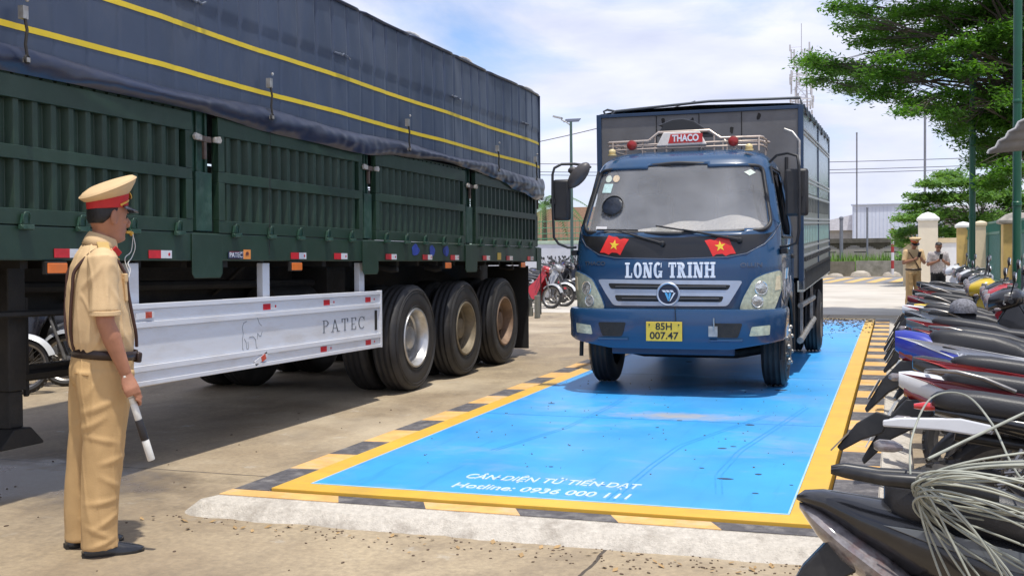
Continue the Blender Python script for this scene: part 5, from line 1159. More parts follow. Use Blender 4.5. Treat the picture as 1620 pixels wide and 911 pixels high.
# stand-and-fall collar
q = MB(); R2 = []
for (dz, a, b_, cx) in ((-.008, .070, .075, .108), (.018, .065, .068, .114), (.036, .061, .063, .118), (.040, .065, .067, .117), (.015, .077, .083, .108), (-.018, .087, .096, .102)):
    R2.append([Vector((cx+a*cos(t), b_*sin(t), 1.452+dz-.022*cos(t))) for t in [2*pi*k/36 for k in range(36)]])
q.rings(R2, caps=False); q.build('collar', mkhaki, so_, smooth=50).modifiers.new('s', 'SOLIDIFY').thickness = .003
for s in (-1, 1):
    q = MB(); q.prism([(-.03, -.02), (.03, -.03), (.036, .014), (-.022, .022)], (.175, s*.062, 1.415), (.55, s*-.45, -.7), (-.1, s*.8, -.0), (.3, 0, .3)); q.v = [((Vector(v)-Vector((.175, s*.062, 1.415)))*1.0+Vector((.175, s*.062, 1.415))) for v in q.v]
    q = MB(); q.box((.172, s*.068, 1.418), (.052, .008, .026), Matrix.Rotation(.75, 3, 'Y') @ Matrix.Rotation(-s*.5, 3, 'Z')); q.build('collar_tab', mcapred, so_, smooth=0, bevel=.003)
    q = MB(); q.box((.098, s*.145, 1.437), (.055, .12, .010), Matrix.Rotation(-s*.36, 3, 'X') @ Matrix.Rotation(s*.05, 3, 'Z')); ep = q.build('epaulette', mat('epaulette', (.50, .34, .12), .6), so_, smooth=0, bevel=.003)
    q = MB()
    for k in range(2): q.box((.098, s*(.115+.05*k), 1.4475-.018*k-.001), (.045, .02, .008), Matrix.Rotation(-s*.36, 3, 'X'))
    q.box((.098, s*.19, 1.42), (.058, .012, .011), Matrix.Rotation(-s*.36, 3, 'X')); q.build('epaulette_bar', mcapred, ep, smooth=0)
    q = MB(); q.box((.180, s*.085, 1.24), (.016, .105, .115), Matrix.Rotation(s*-.45, 3, 'Z') @ Matrix.Rotation(-.06, 3, 'Y')); q.box((.180, s*.085, 1.293), (.020, .112, .040), Matrix.Rotation(s*-.45, 3, 'Z')); q.build('pocket', mkhaki, so_, smooth=0, bevel=.005)
q = MB()
for z in (1.38, 1.30, 1.21, 1.12, 1.03): q.ball((.219+(.012 if z < 1.1 else 0)-.03*(z > 1.35), 0, z), .006, 8)
q.build('button', mgold, so_)
# belt and cross straps
q = MB(); q.ell([(.112, 0, .926), (.110, 0, .968)], [(.156, .182), (.160, .186)], n=40, caps=False)
bl = q.build('belt', mleather, po, smooth=40); bl.modifiers.new('s', 'SOLIDIFY').thickness = .006
bl.rotation_euler = (0, .13, 0); bl.location = (-.122, 0, .010)
q = MB(); q.box((.272, 0, .945), (.012, .055, .046), Matrix.Rotation(.16, 3, 'Y')); q.build('buckle', mgold, bl, bevel=.004).location = (0, 0, 0)
for s in (-1, 1):
    q = MB(); q.box((.262, s*.055, .945), (.03, .05, .05), Matrix.Rotation(-s*.4, 3, 'Z')); q.build('belt_pouch', mleather, bl, bevel=.008)
def strap(pts, name='cross_strap'):
    K = 8; P = [Vector(p) for p in pts]; out_ = []
    for i in range(len(P)-1):
        for k in range(K):
            t = k/K; a = P[max(i-1, 0)]; b_ = P[i]; c = P[i+1]; d_ = P[min(i+2, len(P)-1)]
            out_.append(.5*((2*b_)+(-a+c)*t+(2*a-5*b_+4*c-d_)*t*t+(-a+3*b_-3*c+d_)*t**3))
    out_.append(P[-1]); return out_
TORSO = [(.925, .112, .138, .165), (.96, .108, .146, .176), (1.01, .100, .158, .190), (1.09, .090, .156, .192), (1.18, .083, .148, .194), (1.27, .080, .136, .200), (1.34, .082, .122, .205), (1.385, .088, .105, .185), (1.425, .095, .084, .125)]
def torso_x(z, y, sgn):
    for a, b_ in zip(TORSO, TORSO[1:]):
        if z <= b_[0]: t = max(0, (z-a[0])/(b_[0]-a[0])); c, hd, hw = (a[k]+(b_[k]-a[k])*t for k in (1, 2, 3)); break
    return c+sgn*hd*math.sqrt(max(.05, 1-(y/hw)**2))+sgn*.014
for s in (-1, 1):
    back = [(torso_x(z, s*y, -1), s*y, z) for y, z in ((.07, .965), (.09, 1.05), (.105, 1.15), (.115, 1.25), (.118, 1.33))]
    fr_ = [(torso_x(z, s*y, 1), s*y, z) for y, z in ((.112, 1.31), (.108, 1.22), (.10, 1.12), (.09, 1.03), (.07, .965))]
    q = MB(); q.tube(strap(back+[(.04, s*.125, 1.408), (.09, s*.125, 1.425), (.14, s*.12, 1.402)]+fr_), .0085, 8); q.build('cross_strap', mstrap, po)
# trousers: each leg a wide tube, joined at the hips
tr_ = MB()
tr_.ell([(.108, 0, .955), (.104, 0, .91), (.098, 0, .86), (.094, 0, .82), (.094, 0, .79)], [(.138, .166), (.150, .178), (.156, .184), (.152, .184), (.135, .175)], n=40)
for sy, dx in ((-1, .0), (1, -.052)):
    tr_.ell([(.098, sy*.088, .86), (.094+dx*.3, sy*.092, .76), (.092+dx*.6, sy*.098, .66), (.085+dx*.8, sy*.102, .54), (.078+dx, sy*.104, .45), (.066+dx, sy*.106, .32), (.056+dx, sy*.108, .18), (.055+dx, sy*.108, .08), (.056+dx, sy*.108, .035)],
           [(.142, .100), (.132, .102), (.116, .098), (.102, .090), (.096, .086), (.092, .084), (.090, .084), (.088, .084), (.092, .086)], n=28)
tf = [((.05, 0, .70), (.9, 0, .35), .016, .10, .010), ((.02, 0, .62), (.9, 0, .5), .014, .09, .008), ((.06, 0, .55), (1, 0, -.25), .013, .10, .007), ((.12, 0, .45), (1, 0, .2), .014, .09, .008), ((.06, 0, .26), (1, 0, .1), .013, .09, .009), ((.08, 0, .17), (1, 0, .5), .014, .09, .009), ((.04, 0, .12), (1, 0, -.5), .014, .08, .008), ((.06, 0, .07), (1, 0, .3), .012, .09, .008), ((.10, 0, .35), (1, 0, -.6), .013, .08, .006), ((.03, 0, .80), (.6, 0, 1), .012, .08, .006), ((.16, 0, .6), (.15, 0, 1), .010, .30, .006)]
to_ = remesh(tr_, 'trousers', mkhaki_t, po, .0075, 5, cloth_fold(5.1, .004, .6, [(a, b, c, d, e*.75) for a, b, c, d, e in tf]))
q = MB(); q.tube([(-.045, -.10, .856), (-.010, -.148, .85), (.01, -.165, .848)], .0025, 5); q.tube([(.15, -.165, .90), (.13, -.178, .79)], .0025, 5); q.build('pocket_seam', mat('seam_brown', (.30, .17, .06), .8), to_)
# shoes
def shoe(x, y, rz=0.):
    q = MB(); R3 = []
    for (a, hw, h) in ((-.098, .012, .045), (-.092, .028, .062), (-.06, .036, .075), (-.01, .036, .082), (.04, .038, .070), (.09, .044, .052), (.14, .042, .040), (.175, .030, .030), (.192, .012, .022)):
        R3.append([Vector((a, hw*cos(t)*(1 if sin(t) > 0 else 1), (.010+(h-.010)*sin(t)**.8) if sin(t) > 0 else .010)) for t in [2*pi*k/20 for k in range(20)]])
    q.rings(R3); R_ = Matrix.Rotation(rz, 3, 'Z'); q.v = [tuple(Vector((x, y, 0))+R_@Vector(v)) for v in q.v]
    o = q.build('shoe', mshoe, po, smooth=50)
    q = MB(); P = [(-.10, -.026), (-.09, -.034), (0, -.036), (.09, -.047), (.15, -.042), (.19, -.016), (.196, 0), (.19, .016), (.15, .042), (.09, .047), (0, .036), (-.09, .034), (-.10, .026)]
    q.prism(P, (0, 0, 0), (1, 0, 0), (0, 1, 0), (0, 0, .012)); q.prism([(-.1, -.028), (-.03, -.032), (-.03, .032), (-.1, .028)], (0, 0, .001), (1, 0, 0), (0, 1, 0), (0, 0, .02))
    q.v = [tuple(Vector((x, y, 0))+R_@Vector(v)) for v in q.v]; q.build('sole', mblk, o, smooth=0)
shoe(.068, -.112, -.08); shoe(.012, .112, .12)
# whistle on its lanyard
wt = thing('whistle', 'yellow whistle on a white cord at the officer\'s mouth', 'whistle', P0, rz=RZ0)
q = MB(); m0 = HT((.108, -.006, -.066)); q.box(m0, (.03, .014, .014), HR); q.ball(m0+HR@Vector((.016, 0, -.006)), .012, 10); q.build('whistle_body', mat('whistle_yellow', (.62, .36, .04), .3), wt, bevel=.003)
wt.scale = (.94, 1, 1); po.scale = (.94, 1, 1)
q = MB(); q.tube(strap([m0+Vector((.02, -.004, -.01)), m0+Vector((.030, -.008, -.07)), m0+Vector((.012, -.012, -.12)), Vector((.228, -.04, 1.36)), Vector((.236, -.055, 1.33)), Vector((.225, -.07, 1.295))]), .0022, 6); q.tube(strap([m0+Vector((.022, -.004, -.01)), m0+Vector((.010, -.008, -.09)), Vector((.215, -.03, 1.38)), Vector((.236, -.052, 1.30))]), .0022, 6); q.build('lanyard', mat('cord_white', (.62, .62, .60), .7), wt)
# baton
bt = thing('traffic_baton', 'black and white striped traffic baton held in the officer\'s right hand', 'baton', P0, rz=RZ0)
def bat(a, b_, r, m, nm, r2=None): q = MB(); q.lathe(BG+BD*a, BD, [(.001, 0), (r*.9, 0), (r, .004), (r2 or r, b_-a-.004), ((r2 or r)*.9, b_-a), (.001, b_-a)], 20); return q.build(nm, m, bt, smooth=40)
mbw = mat('baton_white', (.70, .69, .64), .45, var=.08, scale=20); mbb = mat('baton_black', (.02, .018, .02), .5)
bt.scale = (.94, 1, 1)
bat(-.085, .055, .0165, mbw, 'handle'); bat(.0552, .135, .0175, mbw, 'tube'); bat(.1352, .235, .0195, mbb, 'tube'); bat(.2352, .335, .0185, mbw, 'tube')
q = MB()
for k in range(9): q.lathe(BG+BD*(-.078+.0125*k), BD, [(.0168, 0), (.0185, .003), (.0168, .006)], 16)
q.build('grip_ring', mat('grip_grey', (.45, .43, .38), .6), bt)

# ---------------- two people by the gate
def person2(name, label, loc, rz, mshirt, mtrs, H=1.70, cap_=False, phone=None, hairy=True, group=None):
    o = thing(name, label, 'person', loc, rz=rz); b = MB(); k = H/1.70
    T3 = lambda x, y, z: Vector((x*k, y*k, z*k))
    b.ell([T3(0, 0, 1.36), T3(.01, 0, 1.44), T3(.03, 0, 1.49)], [(.06, .06), (.05, .052), (.05, .05)], n=14)
    T, R_ = head_mb(b, T3(.055, 0, 1.555), 0, .42, .98*k)
    b.ell([T3(0, 0, .85), T3(0, 0, 1.1), T3(0, 0, 1.35), T3(0, 0, 1.4)], [(.09, .12), (.09, .13), (.08, .14), (.05, .08)], n=16)
    SL = MB()
    for s in (-1, 1):
        S, E_, W_ = T3(0, s*.18, 1.36), T3(.03, s*.25, 1.10), T3(.27, s*.10, 1.17)
        b.ell([S, S.lerp(E_, .5), E_], [(.05, .045), (.045, .042), (.04, .038)], n=12); b.ell([E_, E_.lerp(W_, .4), W_], [(.04, .04), (.038, .036), (.026, .024)], (0, 0, 1), n=12); b.ball(E_, .041, 10)
        b.ell([W_, W_+Vector((.04, -s*.02, .01)), W_+Vector((.075, -s*.035, .03))], [(.02, .03), (.018, .038), (.014, .034)], (0, 0, 1), 10)
        for f in range(4):
            b0 = W_+Vector((.075, -s*.035, .052-.018*f)); finger(b, [b0, b0+Vector((.022, -s*.022, .01)), b0+Vector((.012, -s*.042, .016))])
        finger(b, [W_+Vector((.03, -s*.01, .03)), W_+Vector((.05, -s*.03, .055)), W_+Vector((.065, -s*.045, .065))], .010, .008)
        SL.ell([S+Vector((0, 0, .02)), S.lerp(E_, .4), S.lerp(E_, .85)], [(.07, .062), (.068, .062), (.068, .062)], n=16); SL.ball(S, .066, 12)
        b.ell([T3(0, s*.09, .88), T3(0, s*.10, .48), T3(-.01, s*.11, .05)], [(.075, .07), (.055, .05), (.038, .036)], n=12)
        R3 = [[Vector((a, s*.11*k+hw*cos(t), max(.0, h*sin(t)))) for t in [2*pi*q_/14 for q_ in range(14)]] for a, hw, h in ((-.09, .02, .05), (-.05, .036, .08), (.04, .038, .07), (.12, .042, .045), (.18, .02, .025))]
        q = MB(); q.rings(R3); q.build('shoe', mshoe, o, smooth=50)
    bd = remesh(b, 'body', mskin_d, o, .009, 2); head_details(T, R_, bd, .98)
    SL.ell([T3(.0, 0, .84), T3(0, 0, .95), T3(-.005, 0, 1.1), T3(-.005, 0, 1.25), T3(0, 0, 1.35), T3(.005, 0, 1.41), T3(.01, 0, 1.44)], [(.13, .17), (.135, .175), (.125, .175), (.12, .185), (.105, .19), (.08, .13), (.062, .07)], n=28)
    sh_ = remesh(SL, 'shirt', mshirt, o, .012, 3, cloth_fold(2.2, .006))
    t = MB(); t.ell([T3(0, 0, .93), T3(0, 0, .85), T3(0, 0, .80)], [(.125, .165), (.135, .175), (.12, .165)], n=24)
    for s in (-1, 1): t.ell([T3(0, s*.085, .85), T3(0, s*.095, .65), T3(0, s*.10, .45), T3(-.01, s*.11, .2), T3(-.01, s*.11, .04)], [(.12, .092), (.105, .088), (.085, .078), (.08, .076), (.082, .078)], n=18)
    remesh(t, 'trousers', mtrs, o, .012, 3, cloth_fold(7.7, .006))
    if cap_:
        cap(T((-.004, 0, .050)), 0, .42, o)
        q = MB(); q.ell([T3(0, 0, .915), T3(0, 0, .955)], [(.142, .182), (.142, .182)], n=28, caps=False); q.build('belt', mleather, o).modifiers.new('s', 'SOLIDIFY').thickness = .006
        q = MB(); q.tube([T3(.10, -.15, 1.36), T3(.13, -.05, 1.2), T3(.14, .06, 1.02), T3(.13, .1, .94)], .01, 6); q.build('cross_strap', mstrap, o)
    else:
        q = MB(); R2 = []
        for z, f_, b_, hw in ((-.03, -.02, -.088, .06), (.0, .0, -.098, .076), (.03, .03, -.104, .081), (.055, .080, -.106, .083), (.08, .085, -.104, .082), (.10, .07, -.09, .07), (.122, .02, -.04, .03)):
            R2.append([T(((f_+b_)/2+(f_-b_)/2*cos(a), hw*sin(a), z)) for a in [2*pi*i/24 for i in range(24)]])
        q.rings(R2); q.build('hair', mhair, o, smooth=60)
    return o
bo2 = at(1445, 470, 27); 
o = person2('person', 'officer in khaki with peaked cap by the white gate pillar looking down at his hands', (bo2.x, 27, 0), -pi/2+.35, mkhaki, mkhaki_t, 1.60, True)
mcheck = mat('shirt_pale_check', (.40, .37, .38), .8, var=.35, scale=34)
bo3 = at(1484, 470, 27.5)
o = person2('person', 'dark haired man in pale checked shirt and black trousers holding a phone by the gate', (bo3.x, 27.5, 0), -pi/2+.15, mcheck, mat('trousers_black', (.012, .012, .016), .8), 1.52, False)
for px_, yy, nm, lb, c_, rz_, zz_, off in ((1445, 27, 'phone', 'small phone in the hands of the officer by the gate pillar', (.03, .02, .02), -pi/2+.35, 1.22, .355), (1484, 27.5, 'phone', 'dark phone held by the man in the checked shirt', (.01, .01, .012), -pi/2+.15, 1.17, .345)):
    pp = at(px_, 470, yy); q = MB(); q.box((0, 0, 0), (.012, .075, .15), Matrix.Rotation(.5, 3, 'Y'))
    o = q.build(nm, mat('phone_'+str(px_), c_, .25), smooth=0, bevel=.004); o.location = (pp.x+off*cos(rz_), yy+off*sin(rz_), zz_); o.rotation_euler = (0, 0, rz_); tag(o, lb, 'phone')
# ================================================================ motorbikes
mtb = mat('bike_tyre', (.025, .024, .024), .7, var=.2, scale=12, bump=.2, bscale=50, dirt=(.10, .08, .06), dscale=6, damt=.5)
mspk = mat('bike_steel', (.28, .27, .26), .35, metal=.85, var=.2, scale=20, dirt=(.2, .16, .12), dscale=15, damt=.5)
meng = mat('engine_alloy', (.16, .155, .15), .55, metal=.5, var=.3, scale=14, dirt=(.08, .06, .05), dscale=10, damt=.6)
mseat = mat('seat_vinyl', (.022, .022, .025), .46, var=.12, scale=5, bump=.12, bscale=170)
mbp = mat('bike_plastic', (.011, .011, .012), .38, var=.2, scale=8, dirt=(.08, .075, .07), dscale=6, damt=.35)
mclear = mat('clear_lens', (.20, .185, .19), .08, var=.5, scale=30, coat=1, dirt=(.22, .10, .09), dscale=14, damt=.7)
mtail = mat('tail_red', (.26, .012, .014), .2, var=.15, scale=20, coat=1)
mgrey = mat('satin_grey', (.10, .105, .11), .45, var=.15, scale=8)
mexh = mat('exhaust_dark', (.05, .048, .046), .45, metal=.6, var=.3, scale=10)
mnp = mat('plate_white', (.60, .60, .58), .4, var=.08, scale=12, dirt=(.35, .33, .3), dscale=10, damt=.5)
PAINT = {k: mat('paint_'+k, c, .27, var=.06, scale=4, coat=.5, dirt=tuple(min(.5, x*.7+.05) for x in c), dscale=5, damt=.3) for k, c in dict(black=(.014, .014, .016), white=(.60, .61, .63), red=(.38, .016, .022), blue=(.02, .035, .32), silver=(.34, .35, .37), grey=(.10, .11, .12), yellow=(.60, .42, .03), maroon=(.15, .015, .025), green=(.03, .10, .07)).items()}
def bike_wheel(x, z, R, w_, parent, disc_=False, mag=False):
    q = MB(); rim = R-.058 if not disc_ else R-.085; h = w_/2
    prof = [(rim, -h*.7), (R-.03, -h), (R-.008, -h*.6), (R, 0), (R-.008, h*.6), (R-.03, h), (rim, h*.7), (rim-.004, 0)]
    q.lathe((x, 0, z), (0, 1, 0), prof, 44, closed=True)
    if R > 0:
        for k in range(36):
            a = 2*pi*k/36
            for s in (-1, 1):
                p = [(R-.004)*cos(a+.0), (R-.004)*sin(a+.0)]; q.box((x+(R-.006)*cos(a), s*h*.42, z+(R-.006)*sin(a)), (.012, h*.55, .020), Matrix.Rotation(-a, 3, 'Y') @ Matrix.Rotation(s*.5, 3, 'X'))
    t = q.build('tyre', mtb, parent, smooth=50)
    q = MB(); q.lathe((x, 0, z), (0, 1, 0), [(rim+.004, -h*.72), (rim+.006, -h*.55), (rim-.012, -h*.3), (rim-.014, h*.3), (rim+.006, h*.55), (rim+.004, h*.72), (rim-.008, h*.6), (rim-.022, h*.2), (rim-.022, -h*.2), (rim-.008, -h*.6)], 44, closed=True)
    q.lathe((x, 0, z), (0, 1, 0), [(.001, -.05), (.03, -.05), (.03, -.03), (.045, -.028), (.045, .028), (.03, .03), (.03, .05), (.001, .05)], 16)
    if mag:
        for k in range(5):
            for da in (-.10, .10):
                a = 2*pi*k/5; q.tube([(x+.03*cos(a+da*2), 0, z+.03*sin(a+da*2)), (x+(rim-.012)*cos(a+da), 0, z+(rim-.012)*sin(a+da))], [.016, .009], 6)
    else:
        for k in range(28):
            a = 2*pi*k/28; s = 1 if k % 2 else -1; a2 = a+(.35 if k % 4 < 2 else -.35)
            q.tube([(x+.042*cos(a2), s*.024, z+.042*sin(a2)), (x+(rim-.015)*cos(a), 0, z+(rim-.015)*sin(a))], .0017, 4)
    q.build('rim', mgrey if mag else mspk, t, smooth=40)
    return t
def shell(mb, secs, n=20, p=.75):
    """loft of superellipse sections along x: (x, half width, z low, z high)"""
    R_ = []
    for x, hw, z0, z1 in secs:
        c, r = (z0+z1)/2, (z1-z0)/2
        R_.append([Vector((x, hw*abs(cos(a))**p*(1 if cos(a) > 0 else -1), c+r*abs(sin(a))**p*(1 if sin(a) > 0 else -1))) for a in [2*pi*k/n for k in range(n)]])
    mb.rings(R_)
def make_bike(label, paint='black', accent='red', tailc=None, style='cub', grab='rail', seatc=None, sport=False, plate=True, up=0., xr=.42, wheel_r=None, group='motorbikes in the row beside the weighbridge', ind='amber'):
    """origin on the ground under the tail; +x forward, z up"""
    o = thing('motorbike', label, 'motorbike', group=group)
    pm_, ac = PAINT[paint], PAINT[accent]; seatm = seatc or mseat
    XR, XF, R = xr, 1.70, .285
    wr = bike_wheel(XR, R, R, .10 if sport else .078, o, mag=sport); wf = bike_wheel(XF, R, R, .072, o, mag=sport)
    # swing arm, shocks, chain case, hub brake
    q = MB()
    for s in (-1, 1): q.tube([(XR, s*.075, R), (1.0, s*.085, .34)], .018, 8); q.lathe((XR, s*.05, R), (0, s, 0), [(.07, 0), (.07, .02), (.001, .025)], 16)
    q.span((XR-.05, .085, R-.06), (1.0, .105, R+.05)); q.build('swing_arm', meng, o, smooth=40)
    for s in (-1, 1):
        q = MB(); a, b_ = Vector((XR+.03, s*.12, R+.02)), Vector((XR+.20, s*.125, .62)); q.tube([a, b_], .010, 8); q.mi = 1; d_ = (b_-a)
        q.tube([a+d_*(.3+.6*i/72)+Vector((cos(i*pi/4)*.021, sin(i*pi/4)*.021, 0)) for i in range(73)], .0045, 5); q.build('shock_absorber', [mspk, mspk], o, fix=False)
    # engine
    q = MB(); q.lathe((1.04, -.11, .30), (0, 1, 0), [(.001, 0), (.085, .0), (.10, .02), (.10, .20), (.085, .22), (.001, .22)], 20); q.box((1.18, 0, .33), (.24, .15, .11), Matrix.Rotation(-.15, 3, 'Y'))
    for k in range(6): q.box((1.17+.03*k, 0, .335+.005*k), (.008, .17, .13), Matrix.Rotation(-.15, 3, 'Y'))
    q.box((.98, 0, .38), (.22, .20, .12)); q.build('engine', meng, o, smooth=40, bevel=.006)
    q = MB(); q.tube([(1.28, -.06, .28), (1.22, -.09, .19), (1.0, -.12, .17), (.72, -.13, .21)], .014, 8); q.lathe((.74, -.135, .205), (-1, 0, .28 if sport else .12), [(.001, 0), (.024, .0), (.040, .05), (.043, .30), (.038, .42), (.022, .43), (.001, .40)], 16); q.build('exhaust', mexh, o, smooth=40)
    # frame, stand, pegs
    q = MB(); q.tube([(1.46, 0, .80), (1.25, 0, .52), (1.0, 0, .48), (.7, 0, .60), (.25, 0, .66)], .022, 8); q.tube([(1.02, 0, .5), (1.0, 0, .28)], .02, 8)
    for s in (-1, 1): q.tube([(1.08, 0, .22), (1.08, s*.22, .24), (1.08, s*.30, .25)], .010, 6); q.box((1.08, s*.30, .252), (.04, .10, .025)); q.tube([(.74, s*.09, .36), (.70, s*.20, .34), (.70, s*.26, .34)], .010, 6)
    q.tube([(.98, .10, .22), (.90, .20, .02), (.86, .24, .0)], .010, 6); q.tube([(.86, .10, .20), (.76, .13, .08)], .011, 6); q.tube([(.86, -.10, .20), (.76, -.13, .08)], .011, 6)
    q.build('frame', mbp, o, smooth=50)
    # fork, front mudguard
    for s in (-1, 1):
        q = MB(); q.tube([(XF, s*.062, R), (XF-.09, s*.062, .52), (XF-.22, s*.055, .86)], [.020, .019, .014], 8); q.build('fork', meng, o, smooth=50)
    q = MB(); V = []
    for i in range(15):
        a = .35+2.1*i/14
        for j in range(7): b_ = -1+2*j/6; r = R+.045-.05*b_*b_; V.append((XF+r*cos(a), .055*b_, R+r*sin(a)))
    q.add(V, [(i*7+j, i*7+j+7, i*7+j+8, i*7+j+1) for i in range(14) for j in range(6)]); q.build('front_mudguard', pm_, o, smooth=60, fix=False)
    # leg shield and centre cover
    q = MB()
    for s in (-1, 1):
        P = [(1.50, .90), (1.42, .92), (1.30, .70), (1.10, .52), (1.12, .38), (1.24, .22), (1.34, .20), (1.40, .40), (1.47, .62), (1.56, .80)]
        n = len(P); A = [Vector((x, s*(.055+.12*max(0, min(1, (.85-z)/.5))*(1 if x > 1.2 else .7)), z)) for x, z in P]; B_ = [a+Vector((-.01, s*.012, 0)) for a in A]
        q.add(A+B_, [tuple(range(n-1, -1, -1)), tuple(range(n, 2*n))]+[(i, (i+1) % n, n+(i+1) % n, n+i) for i in range(n)])
    q.build('leg_shield', pm_, o, smooth=30, bevel=.006)
    q = MB(); shell(q, [(1.48, .05, .78, .93), (1.36, .062, .62, .82), (1.22, .062, .50, .66), (1.06, .07, .45, .60), (.95, .085, .42, .66)]); q.build('centre_cover', mbp, o, smooth=50)
    # headset with lamp, bars, grips, mirrors
    q = MB(); shell(q, [(1.38, .05, .92, 1.00), (1.43, .11, .90, 1.04), (1.52, .12, .87, 1.03), (1.60, .09, .87, .99), (1.64, .04, .90, .96)]); q.build('headset_cover', pm_, o, smooth=60)
    q = MB(); q.lathe((1.60, 0, .93), (1, 0, -.1), [(.001, 0), (.065, 0), (.07, .02), (.05, .045), (.001, .055)], 20); q.build('headlight', mclear, o, smooth=60)
    q = MB(); q.tube([(1.45, -.34, 1.0), (1.47, -.22, .99), (1.50, -.10, .96), (1.50, .10, .96), (1.47, .22, .99), (1.45, .34, 1.0)], .011, 8); hb = q.build('handlebar', mspk, o, smooth=50)
    q = MB()
    for s in (-1, 1): q.tube([(1.465, s*.235, .99), (1.448, s*.35, 1.0)], .017, 10)
    q.build('grip', mbp, hb)
    q = MB()
    for s in (-1, 1): q.tube([(1.50, s*.18, .985), (1.50, s*.31, .975), (1.485, s*.34, .975)], .006, 6); q.box((1.475, s*.20, 1.0), (.05, .06, .045))
    q.build('brake_lever', mspk, hb, bevel=.004)
    for s in (-1, 1):
        q = MB(); q.tube([(1.465, s*.19, 1.0), (1.44, s*.22, 1.09), (1.43, s*.27, 1.15)], .005, 6); q.ball((1.43, s*.29, 1.165), (.014, .062, .040), 14); mo = q.build('mirror', mbp, o, smooth=60)
        q = MB(); q.ball((1.4185, s*.29, 1.165), (.006, .055, .034), 14); q.build('mirror_glass', mat('bike_mirror', (.85, .87, .9), .04, metal=1), mo, smooth=60)
        q = MB(); q.ball((1.55, s*.13, .90), (.026, .018, .014), 10); q.build('indicator', mamb if ind == 'amber' else mclear, o, smooth=60)
    # seat
    q = MB(); S_ = [(1.06, .06, .655, .70), (1.0, .10, .65, .725), (.90, .125, .65, .735), (.78, .135, .655, .740), (.66, .138, .67, .752), (.58, .132, .68, .785+up*.6), (.48, .128, .70, .800+up), (.34, .120, .72, .820+up), (.24, .108, .735, .825+up), (.19, .085, .75, .815+up), (.17, .05, .765, .80+up)]
    shell(q, S_, 24, .62); q.build('seat', seatm, o, smooth=60)
    # tail cowl in the body colour, with accent panel
    tz = .02+up
    q = MB(); shell(q, [(.98, .105, .48, .655), (.84, .128, .50, .665), (.66, .135, .53, .685), (.46, .132, .58, .715+tz*.3), (.28, .118, .62, .75+tz*.6), (.15, .088, .67, .785+tz), (.05, .05, .715, .80+tz), (.0, .018, .755, .795+tz)], 20, .9); q.build('tail_cowl', PAINT[tailc or paint], o, smooth=50)
    for s in (-1, 1):
        q = MB(); P = [(.90, .56), (.60, .585), (.34, .665), (.10, .765), (.0, .80), (.22, .765), (.60, .70), (.92, .65)]
        def yy(x): return .108+.024*min(1, (x-.05)/.5)-.055*max(0, (.22-x)/.22)
        n = len(P); A = [Vector((x, s*(yy(x)-.0), z+tz*.4)) for x, z in P]; B_ = [a+Vector((0, s*.008, 0)) for a in A]
        q.add(A+B_, [tuple(range(n-1, -1, -1)), tuple(range(n, 2*n))]+[(i, (i+1) % n, n+(i+1) % n, n+i) for i in range(n)]); q.build('side_panel', ac, o, smooth=0, bevel=.003)
    # rear lamp, indicators
    q = MB(); shell(q, [(.16, .062, .64, .69+tz), (.08, .050, .675, .72+tz), (.02, .022, .715, .745+tz)], 14, 1.); q.build('tail_lamp', mtail, o, smooth=50)
    for s in (-1, 1):
        q = MB(); shell(q, [(.07, .006, .60, .615), (.04, .020, .59, .63), (-.01, .022, .59, .632), (-.03, .008, .60, .62)], 10); q.v = [(x, y+s*.10, z) for x, y, z in q.v]; q.build('indicator', mclear if ind != 'amber' else mamb, o, smooth=60)
    # mudguard, plate bracket, plate
    q = MB(); V = []
    for i in range(15):
        a = .9+1.75*i/14
        for j in range(7): b_ = -1+2*j/6; r = R+.06-.035*b_*b_; V.append((XR+r*cos(a), .072*b_, R+.02+r*sin(a)))
    q.add(V, [(i*7+j, i*7+j+7, i*7+j+8, i*7+j+1) for i in range(14) for j in range(6)]); q.build('rear_mudguard', mbp, o, smooth=60, fix=False)
    q = MB(); q.prism([(.18, .70), (.03, .70), (-.06, .60), (-.15, .44), (-.14, .42), (-.03, .53), (.10, .60)], (0, -.045, 0), (1, 0, 0), (0, 0, 1), (0, .09, 0)); q.build('plate_bracket', mbp, o, smooth=0, bevel=.006)
    if plate:
        q = MB(); q.box((-.105, 0, .545), (.004, .17, .12), Matrix.Rotation(.50, 3, 'Y')); q.build('number_plate', mnp, o, smooth=0, bevel=.002)
    # grab rail styles
    if grab == 'rail':
        for s in (-1, 1):
            q = MB(); q.tube([(.44, s*.135, .74+up), (.32, s*.145, .79+up), (.22, s*.135, .815+up), (.13, s*.09, .82+up), (.11, s*.04, .82+up)], .009, 8); q.build('grab_rail', mspk, o, smooth=50)
    elif grab == 'wing':
        for s in (-1, 1):
            q = MB(); shell(q, [(.46, .012, .76+up, .80+up), (.30, .022, .79+up, .835+up), (.16, .028, .80+up, .838+up), (.06, .024, .815+up, .85+up), (.02, .008, .825+up, .84+up)], 12); q.v = [(x, y+s*(.145-.06*max(0, (.2-x)/.25)), z) for x, y, z in q.v]; q.build('grab_handle', mgrey if paint != 'black' else mbp, o, smooth=60)
    elif grab == 'bracket':
        for s in (-1, 1):
            q = MB(); q.prism([(.36, .70), (.26, .72), (.06, .715), (.0, .705), (.0, .682), (.20, .675), (.30, .662), (.36, .675)], (0, s*.135-.008, up), (1, 0, 0), (0, 0, 1), (0, .016, 0)); q.build('grab_bracket', PAINT['white'], o, smooth=0, bevel=.006)
        q = MB(); q.prism([(.03, .72), (-.02, .735), (-.09, .69), (-.16, .60), (-.145, .585), (-.07, .63), (.0, .655)], (0, -.05, 0), (1, 0, 0), (0, 0, 1), (0, .10, 0)); q.build('plate_holder', mbp, o, smooth=0, bevel=.005)
